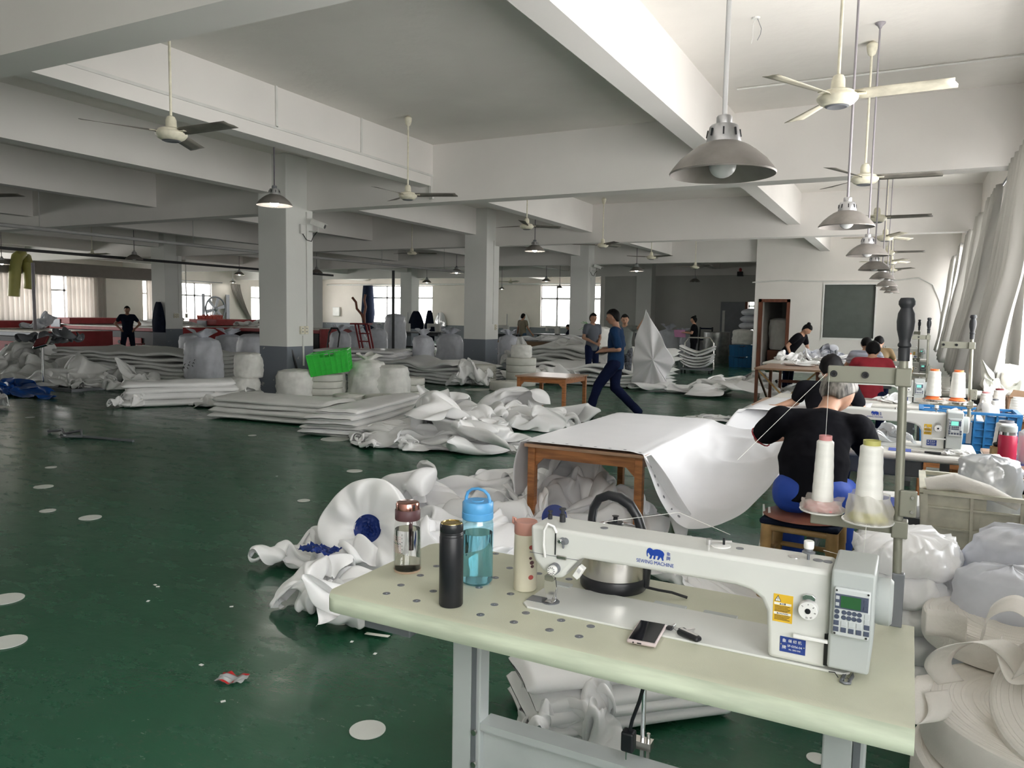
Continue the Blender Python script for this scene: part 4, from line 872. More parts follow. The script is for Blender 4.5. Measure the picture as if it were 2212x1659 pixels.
# crumpled cloth rest shapes: grids of 36 x 36 points in 4 mm steps, stored as second differences (x, then y, then z)
SHEETS = {}
SHEETS['heap1'] = [
-112,6,6,3,8,9,8,-7,-13,-17,-13,-5,1,4,6,4,11,14,10,6,7,-5,12,7,8,-2,-22,-25,-18,-3,-2,8,9,10,14,-1,4,-8,0,12,3,1,-7,11,5,2,0,-4,-11,-2,7,12,4,-4,-5,-5,-7,2,-7,2,
-4,-8,2,11,14,-1,-3,-16,-16,-2,2,20,8,4,10,5,-2,-10,-1,-2,16,5,-5,-4,-2,-7,-8,-1,4,6,-3,-2,5,3,-5,-4,-10,0,7,4,3,2,-3,-1,-5,-8,-1,-9,3,15,2,-3,6,-3,-6,-2,3,11,4,-3,
0,-1,-4,-6,-6,-4,4,4,-1,4,3,-6,0,-2,2,-3,0,-3,0,-4,4,-1,-5,-6,5,1,-4,-3,3,13,3,-7,1,6,6,-3,-4,5,-2,-3,-8,-8,0,7,5,4,-6,-3,0,-6,-4,5,1,-4,-1,4,-3,4,-6,-6,
5,0,-4,-6,4,10,10,-3,-10,-5,6,0,5,0,8,-3,-4,-2,-10,0,-5,-3,10,-3,-9,-3,6,-2,-5,7,-4,-2,5,-3,5,7,7,1,-5,-5,-2,8,7,4,-5,-4,-9,9,2,-3,14,-9,10,-5,-3,-13,-5,-7,-5,-2,
2,5,-1,6,0,-3,0,-2,2,4,3,-4,13,-5,-4,4,-10,-1,6,7,0,-7,0,4,1,2,-9,6,1,4,3,0,-5,-14,-13,4,11,-1,-5,0,1,-4,-4,-2,6,12,-3,3,5,-11,4,10,6,-7,-6,5,4,-2,1,-1,
5,2,-11,0,-7,7,3,-1,7,4,-1,-6,-13,-4,2,-1,0,1,-4,4,1,10,0,-5,-2,5,13,0,-5,-12,0,5,-3,8,0,-4,8,1,0,-7,1,-1,4,0,-3,3,-4,-6,-2,0,-1,3,-6,-5,3,4,4,5,2,2,
16,1,-2,0,-5,-5,-1,-6,-2,-2,9,2,-1,-4,1,13,-4,-2,5,6,-4,-3,0,-4,-7,1,4,-5,-7,-3,7,2,1,-2,5,1,-3,9,-1,-5,1,-2,-5,1,0,0,1,11,-5,7,-3,-5,7,-2,0,1,-4,-6,0,7,
2,1,1,-7,-2,1,4,0,-3,-3,1,2,0,-3,-3,-3,2,4,-2,-3,0,4,-4,1,3,-1,12,0,-6,4,-6,-8,-2,1,7,0,7,4,1,1,3,-3,-5,-2,-4,-8,-3,3,0,-5,-2,2,-2,3,-2,0,4,6,3,-2,
2,-4,-10,8,0,-6,-8,1,-4,3,3,4,6,7,2,10,5,-1,-7,-5,-8,-11,-3,3,0,-4,-1,-2,4,5,0,4,0,8,6,-5,-2,-1,-3,-15,3,3,4,0,1,-3,-8,-3,-1,8,8,9,9,-1,-2,-5,-1,-8,-14,-5,
-2,2,-2,-2,2,-2,3,-1,4,4,13,3,-8,0,-2,0,-4,1,-4,0,5,5,-4,-9,-9,-2,7,2,-1,8,5,7,1,-7,-8,-3,-5,1,2,6,-2,-3,0,0,9,2,4,5,2,-6,-3,-3,-5,5,-2,-7,6,-1,0,0,
2,-7,-8,-5,-5,13,9,7,-3,-2,-1,6,-2,-4,5,1,1,1,4,6,-3,0,-8,-2,2,1,-5,14,4,-17,0,3,-4,0,1,9,10,1,-9,-7,3,-3,7,3,-5,1,2,-4,-5,-1,-2,5,4,2,3,2,-1,-1,-5,-13,
2,-3,8,6,-10,3,1,4,-2,-6,8,12,5,3,-6,-4,4,2,-3,-1,3,5,1,-7,9,-2,-12,2,6,7,-3,-4,5,1,-5,0,4,4,0,-18,-1,5,1,-3,1,6,5,7,0,-2,4,0,-6,2,0,-6,6,-2,5,-1,
2,-3,-1,-4,0,2,8,-1,0,0,3,5,-7,3,5,-2,-1,-8,0,1,-7,8,6,-5,8,0,2,2,3,-7,-5,1,0,1,0,1,1,-7,-2,-1,-5,8,-9,4,7,-1,6,6,-9,3,-11,8,5,0,5,-8,-2,0,8,-1,
-5,8,-1,6,4,2,-4,-7,2,1,3,2,4,-1,-5,-10,5,3,-2,4,-2,7,-3,1,6,2,2,-7,5,4,-9,-4,1,-1,-1,7,-5,2,6,1,11,3,2,-3,-9,5,1,4,5,0,0,-9,0,-3,3,7,-5,1,0,-2,
9,-3,1,7,-1,1,0,1,1,0,-5,-3,6,-7,-1,6,2,-6,6,12,4,2,-2,-15,18,-4,-10,4,-1,-4,-3,-9,3,-4,4,3,9,2,2,1,5,-1,0,0,2,0,-1,0,-1,-3,1,-4,-9,11,6,6,13,-5,-9,0,
5,7,8,0,-12,-15,0,-5,2,-2,1,15,4,0,5,-1,-1,-1,0,2,0,0,-5,1,3,5,-4,-1,-4,4,9,7,1,-10,-11,-2,0,1,4,-1,-6,-2,-1,6,6,-6,-3,5,3,2,-6,-1,-6,3,5,2,-3,-8,2,0,
6,9,4,-6,1,11,3,-1,-6,-11,0,-5,2,1,-1,0,2,-2,1,-1,2,0,-1,-1,-4,0,9,-7,-5,-6,3,0,6,-2,-3,1,4,4,-1,10,3,-4,-1,1,-5,2,1,0,-5,8,11,-4,-7,4,-5,1,1,1,-6,-2,
-4,-2,2,6,-7,-4,0,8,-3,9,-4,-7,-3,3,14,3,6,-7,-3,-6,0,5,6,5,-10,7,9,8,-1,-11,8,-2,-4,2,1,-11,0,2,-6,1,1,16,-9,-5,6,-5,1,2,-2,-2,8,6,-4,7,-3,-10,-5,3,2,6,
13,-5,-3,5,8,-4,-10,7,0,-9,2,2,-7,-4,-4,1,0,8,12,-2,-3,-1,-4,-2,-2,-1,3,1,9,1,-1,-7,-7,3,-4,-2,20,-2,-2,-3,2,11,9,-6,-14,-8,-8,-4,1,1,2,-8,8,-8,11,9,1,2,4,-2,
-5,-2,-2,2,3,-10,-5,0,9,0,-3,-5,16,4,-1,-1,3,12,3,-6,-7,0,-11,-13,-4,2,7,3,1,-11,-7,9,5,13,6,1,1,-2,-5,1,-7,-6,-13,1,1,5,0,-4,9,6,6,3,3,3,-2,-11,-11,-2,14,-6,
-4,1,2,2,-4,-4,-11,0,11,3,7,9,0,0,3,-6,-7,-6,-5,0,-2,-12,0,7,7,8,4,3,0,-5,-6,-1,2,-4,0,3,1,-1,-3,0,-4,0,3,-2,4,0,1,0,4,3,-5,4,-10,-7,5,-9,-4,0,3,7,
3,7,2,2,-1,-2,-3,6,-3,3,-7,7,2,0,-11,-5,-2,-3,11,-3,-2,6,0,-4,2,4,-1,-2,2,-1,1,0,-5,-2,6,5,264,1,-18,-20,-18,-18,-13,-19,-22,-17,-12,-3,-2,-3,-16,-22,-2,2,0,-12,-11,4,3,3,
-5,-11,4,-2,-16,-12,-11,-13,-17,-10,-9,-17,-4,-2,6,3,-6,-2,-4,9,5,0,4,-6,-9,-6,11,13,-7,-9,-3,6,4,-2,4,1,-7,2,-9,-9,-4,2,3,-8,-1,2,-1,11,5,-5,3,-4,-5,-4,7,-4,8,0,3,2,
-2,-9,-11,0,12,8,-2,5,3,0,-1,-4,-2,-8,-10,2,9,-2,-4,-6,2,-2,1,-2,6,-5,-2,-2,7,1,-7,7,-7,-1,-4,1,5,-4,-2,1,3,10,5,1,4,-3,-8,-16,-5,0,8,4,0,-2,-4,6,-1,-1,-6,-3,
-5,-5,-4,3,8,8,-3,-10,3,1,2,1,-4,8,4,8,3,-9,-2,2,-7,-9,-12,-1,0,4,-1,4,1,1,2,6,8,-3,-8,-7,-17,2,5,5,5,3,1,-3,-3,5,5,2,-12,2,4,8,-8,-4,-4,-4,-4,1,-8,-3,
7,1,-2,0,3,-3,9,10,3,-1,-6,-9,-18,15,-1,0,-2,5,2,5,2,1,-1,-12,-3,-9,6,-7,11,2,5,-6,3,-13,2,-5,-5,2,5,0,5,5,-3,11,-3,2,-4,-3,-1,-6,1,3,-7,0,13,2,4,2,-7,-9,
-2,-6,-11,0,1,14,9,4,-5,-4,-11,-4,-1,0,0,6,6,13,-2,-7,-1,-5,6,-2,-11,-8,1,-1,8,3,5,7,5,0,-4,-2,-5,-4,-7,0,-8,-10,-4,4,5,4,3,4,-1,2,7,-5,-1,1,9,-3,2,5,-9,-1,
-16,-2,-1,3,-1,3,7,11,2,-5,3,4,1,0,-2,-9,-12,-10,0,-4,2,10,8,5,1,0,-8,2,-3,1,3,2,-2,-1,1,3,-7,7,0,-3,-2,-1,3,10,1,-3,-7,4,12,8,1,-11,-7,-3,-1,1,-5,-6,3,5,
7,3,-11,0,6,-4,-6,-3,4,-7,2,4,-10,7,5,4,2,-3,-1,1,1,0,-4,2,7,5,1,-4,-3,2,-4,-3,0,3,0,-7,0,1,-2,7,-1,-5,-2,-3,-5,-1,0,-2,-7,-2,4,10,7,-1,-3,-3,-2,1,4,1,
0,0,6,-1,0,2,-4,-4,-7,-4,1,5,-1,-7,4,1,-5,0,-2,1,-4,-1,0,-3,-4,-2,0,-2,5,4,0,-6,4,1,-1,-1,-1,3,-2,5,4,1,-2,-3,-4,0,1,0,-3,1,2,-3,-3,-1,0,-5,-3,0,7,4,
-5,5,3,-9,-3,-1,-2,0,-5,6,0,-2,-1,1,3,-2,2,6,-3,-4,2,6,3,0,-1,-6,9,-10,-1,4,-1,-11,3,4,9,10,-16,8,-8,1,-5,2,-2,-3,-3,0,5,-1,-4,4,6,9,4,-5,-4,2,9,-1,-2,1,
0,-1,-2,0,5,-2,-10,-3,14,7,4,-3,-17,-3,0,5,7,-4,-3,-7,1,-2,3,-3,-3,-5,5,6,3,3,3,7,2,-1,-3,-1,2,2,-5,-1,3,-6,2,2,9,-4,2,6,-20,1,4,5,2,6,-9,-12,-3,4,-2,-1,
-3,0,6,7,4,-4,-1,5,5,-4,-2,4,0,2,-2,-1,-11,3,8,5,-10,-1,-2,4,-23,9,5,0,1,-6,-5,-4,0,-1,-5,3,3,6,-7,0,2,-3,6,2,4,2,-1,-4,9,2,-2,-7,10,5,4,1,-20,-2,0,-1,
-21,-3,5,1,-3,0,-2,4,-5,-4,-1,2,14,3,-7,-5,-1,2,4,3,-2,-2,1,5,-5,0,-4,2,5,11,3,2,-5,-3,-1,5,-14,-5,-6,-1,0,2,4,1,4,1,1,-1,-3,3,9,-2,-6,0,2,2,-11,0,7,-2,
-2,-2,2,5,3,4,1,8,1,-1,-2,2,-10,0,3,-3,-5,-2,10,1,2,-4,5,0,-6,5,2,-4,0,9,-9,-14,-1,4,5,3,3,-2,0,3,4,-2,5,-2,15,0,-2,-4,-12,2,0,5,1,-5,4,0,4,9,-7,-2,
-1,2,-4,3,4,2,-2,-7,-1,-4,2,5,2,0,3,4,-4,-4,2,3,-3,21,2,-13,-10,-2,1,6,0,3,2,6,1,0,-3,-2,2,-10,5,2,-2,-1,4,3,-3,-3,-2,0,1,3,2,-1,1,-2,-11,3,2,-6,29,9,
-3,-10,2,2,3,-2,2,8,1,-3,7,2,2,0,-5,1,-6,-10,5,8,0,0,-5,1,0,4,1,-2,-2,5,3,0,-1,-10,-1,19,22,-1,-17,-12,6,5,-6,0,-3,1,8,5,3,1,-5,-9,-5,-3,1,7,3,0,2,2,
3,2,3,-3,-13,-6,7,1,2,7,-2,1,14,13,5,-2,-11,-6,-1,4,-2,-1,-4,5,-1,-6,3,-5,-2,-4,-3,-5,4,5,1,5,10,1,-7,-5,-2,-7,2,3,3,6,0,-5,16,-1,4,2,-7,-1,-8,-15,12,6,3,-1,
-1,-3,-4,3,0,-2,-7,1,-4,3,0,5,5,7,-3,-5,-6,-1,-2,4,2,3,-8,-2,5,-2,2,5,-1,1,-6,-2,-2,1,6,1,-5,-4,8,1,2,-3,-6,-10,7,2,5,0,6,-13,0,0,2,-5,-1,-5,7,-1,-12,-5,
13,-6,-5,3,12,-3,1,-5,-1,0,-5,-5,-5,1,5,11,3,-5,1,3,-3,4,2,-5,-15,-6,-2,1,-4,5,1,2,2,-7,-1,1,14,-4,-1,-9,6,9,2,4,-6,-11,-2,1,-1,3,-6,7,1,6,0,5,0,0,-3,-5,
-13,-4,-3,-3,7,4,3,1,-10,-3,1,1,7,3,1,-5,-8,-1,11,9,-10,1,-1,-5,2,2,1,1,-5,-2,13,-1,8,-2,-9,-8,-6,-5,1,0,2,7,-1,-4,-2,-1,1,1,16,-9,0,5,2,-3,-6,-8,6,6,2,-2,
0,2,2,-7,-1,-2,-5,2,1,0,0,-5,-3,5,2,4,3,-7,-4,-1,2,4,-5,1,20,0,-1,2,-5,-6,-9,4,9,2,-8,4,2,2,-4,-9,-2,0,0,-6,1,-1,-4,7,7,7,4,-2,-4,-8,-7,-1,3,5,0,-10,
13,6,4,1,-3,-5,-6,-2,5,-1,1,1,4,-1,-3,-8,-4,1,-4,4,-3,-3,2,0,6,5,-7,-3,-11,4,-2,0,-4,-1,0,6,3,9,11,1,0,-2,-1,-2,-8,-4,4,3,5,-2,-7,-3,-3,-2,3,1,-2,-2,1,-1,
2,1,-3,-5,0,-6,-5,-2,1,-3,8,14,17,19,3,-6,3,1,3,-6,-9,-7,-3,10,12,10,14,-7,-13,-5,-8,-10,-5,9,9,10,-1,-5,-6,-9,-6,1,3,-8,-6,-3,4,-3,6,-9,-4,6,-2,-3,1,12,6,2,-9,-13,
-4,-5,-10,9,11,0,-1,1,2,0,0,2,-10,-7,-1,19,8,0,-5,2,2,2,-8,9,3,-16,5,5,2,-2,4,-7,6,7,7,-8,-7,-9,-8,-3,2,7,4,0,5,-1,0,-3,-8,3,12,3,9,-17,-12,11,16,-3,-3,-8,
-3,23,7,-2,-13,-8,-2,-7,-12,0,20,6,-11,1,-6,-5,4,-1,2,5,5,-2,-2,-10,4,13,5,-14,-9,3,11,2,-1,4,-1,-3,18,0,-2,-3,2,-7,-6,3,-6,-4,0,18,5,-11,-1,-3,-8,5,1,1,-4,0,-4,1,
7,-7,6,12,-21,10,6,-4,-2,5,0,-5,9,-7,-3,6,5,4,-8,-3,5,1,-4,-4,9,2,5,-3,-2,-8,2,-3,-1,-11,-3,3,7,6,3,-2,7,-2,-1,-6,-2,4,0,1,1,-10,3,0,9,11,-4,-1,3,-2,-4,-2,
-3,8,3,1,-6,-3,3,4,-1,-2,-5,-5,2,11,-4,0,5,-1,-5,0,-6,-3,-5,6,-9,2,1,1,0,12,7,-4,-1,1,-4,-1,-7,5,-2,-2,2,11,4,-1,-7,8,-1,-1,5,-1,-9,-6,10,-3,-3,-4,1,-17,3,4,
2,-5,-4,-4,3,3,11,6,-3,-1,-8,-1,2,1,-2,-1,4,-2,2,1,-7,-5,8,2,3,-14,-8,2,5,8,9,0,-13,-2,1,0,5,8,-7,-7,3,3,-2,3,1,-1,-6,-6,11,-6,3,-1,-2,3,2,5,1,1,-2,0,
-13,-2,3,3,-1,-1,1,7,-2,2,1,-5,-2,-1,-1,8,0,-1,1,0,-3,0,3,-4,-3,-4,-5,7,11,-5,-7,4,7,-3,-4,-2,3,1,-5,12,-1,1,-5,-2,4,9,-3,-8,-5,-4,7,4,-3,-6,7,4,-5,-4,7,-3,
-4,11,5,3,-5,-5,-2,-10,-3,0,1,1,2,3,7,-1,4,-2,-9,4,5,2,-2,-4,11,-13,-4,2,1,3,1,-3,4,0,-3,5,-11,-3,6,9,-3,-2,-7,0,-3,3,-4,6,0,1,7,-3,-1,4,1,0,3,-8,-2,4,
8,-4,-1,-2,4,1,-3,-2,8,-1,1,-3,0,-10,0,-2,1,-4,-3,-4,8,1,9,-4,-3,7,-2,-5,0,-1,4,9,3,-2,2,2,7,5,2,0,0,-8,-5,4,-5,6,-4,4,-4,-3,-3,-1,3,-7,-6,9,2,-2,1,6,
0,-7,0,-2,-4,0,22,-3,-13,16,3,-4,4,9,-2,0,-11,-2,-2,0,9,0,3,-7,4,-6,-9,0,-6,5,11,-4,5,4,-8,-4,2,4,-3,-6,-2,10,-4,1,1,-6,12,14,1,0,-6,-7,-3,2,-2,3,1,9,9,-1,
-4,2,-6,-6,0,9,0,5,-9,0,6,-4,-1,-3,2,5,-6,-1,-13,5,5,1,1,5,-7,0,3,-5,5,-1,-4,2,11,9,-6,-1,6,0,7,-6,-4,-6,3,-6,9,-5,-3,5,0,-2,0,2,-3,-13,10,-8,-4,6,-6,-1,
-13,-1,7,10,0,-3,5,4,12,-2,-16,6,1,1,-8,1,-3,-5,-4,10,7,0,0,0,11,-1,0,-10,-3,-4,-4,-12,-1,5,2,-2,-14,12,9,-5,0,-4,11,13,-4,-9,1,1,-9,-4,10,-3,-4,2,1,0,5,1,4,-2,
-1,5,-11,-8,1,9,-13,-3,9,-11,9,6,-1,-3,0,2,-4,14,1,3,-1,-7,4,-5,1,1,-10,1,11,6,3,2,-8,2,0,4,-7,-2,-7,-4,1,5,4,-8,0,1,-4,4,7,-12,-8,1,10,-3,10,-2,5,-3,2,-4,
6,0,9,8,-6,8,-3,-12,-6,1,1,-1,4,-7,-1,1,-1,-2,7,7,-20,3,-6,1,2,0,-8,5,-3,-2,-2,0,1,9,3,5,0,2,-7,2,13,-5,6,-2,-7,-3,-1,-2,3,-1,-1,2,1,0,-1,5,5,-16,-4,-9,
14,-3,-8,0,-3,2,1,-4,1,5,2,2,1,1,0,-8,3,8,-2,0,1,1,0,-3,-5,2,5,2,4,0,-4,0,4,-8,-2,-7,15,0,5,-10,-4,-4,-4,5,1,2,1,1,-3,0,2,2,-5,1,3,3,-1,4,-4,-6,
-1,5,3,-1,4,-6,-6,-5,5,12,-1,-17,4,10,8,-11,-4,0,-1,4,-5,-1,2,4,-8,-3,5,4,-3,-9,0,2,5,-2,-5,7,-6,5,-1,3,-11,3,2,-4,1,-1,10,8,-1,3,-5,4,-2,2,-1,0,-4,8,2,-7,
-1,0,-4,0,-3,-3,3,7,-2,-1,2,-5,6,-2,3,-7,-2,3,-3,1,0,3,0,8,-2,0,4,1,0,-6,-4,3,-3,2,4,-1,0,1,0,-6,-2,4,-5,1,3,-1,-2,-3,-3,2,-1,6,5,-6,1,5,-5,4,-8,2,
-10,5,10,12,2,-16,-2,-6,-2,4,0,0,8,-1,-6,-7,7,1,-1,-7,2,0,-7,1,3,-5,-4,7,6,1,6,-1,-2,-6,9,-2,9,-3,-12,-2,10,15,-9,-4,9,-9,-5,-2,11,-1,-8,-8,-3,-2,4,3,-3,1,0,-5,
5,-2,5,-4,5,-1,0,1,1,8,4,2,15,-17,-4,-1,-4,14,14,0,-11,-19,3,4,-1,4,0,-5,-7,0,1,6,-1,2,3,2,-2,1,-1,5,-11,-4,-2,2,18,9,-10,-3,15,-9,-4,-1,-2,-6,1,1,-16,2,-4,3,
-3,2,3,11,-3,0,-6,-2,11,0,11,7,-7,5,3,-5,-6,-9,-6,10,8,-3,-2,-3,8,7,-1,-2,-1,-4,-2,-14,5,-2,-9,-8,-6,-1,9,10,9,-4,-3,-9,-2,6,6,0,6,2,2,-1,-1,-1,3,-3,-2,-2,1,7,
-5,11,3,-8,1,6,-5,-12,-2,1,5,-7,-7,4,13,6,5,-6,-10,0,-2,-3,-3,11,-1,1,2,-1,2,2,-6,8,-3,-5,-1,6,-11,4,-2,4,6,4,-17,-1,7,-1,3,2,0,-2,2,-1,-3,3,-1,-2,2,8,0,-11,
3,-6,-10,11,15,5,-7,-6,-3,-3,10,6,-15,-3,15,5,-1,-10,3,0,-4,4,-2,8,8,2,-7,-8,-3,-5,15,-3,3,-2,1,5,-11,-1,-5,-3,-1,16,5,-11,-6,6,16,-4]
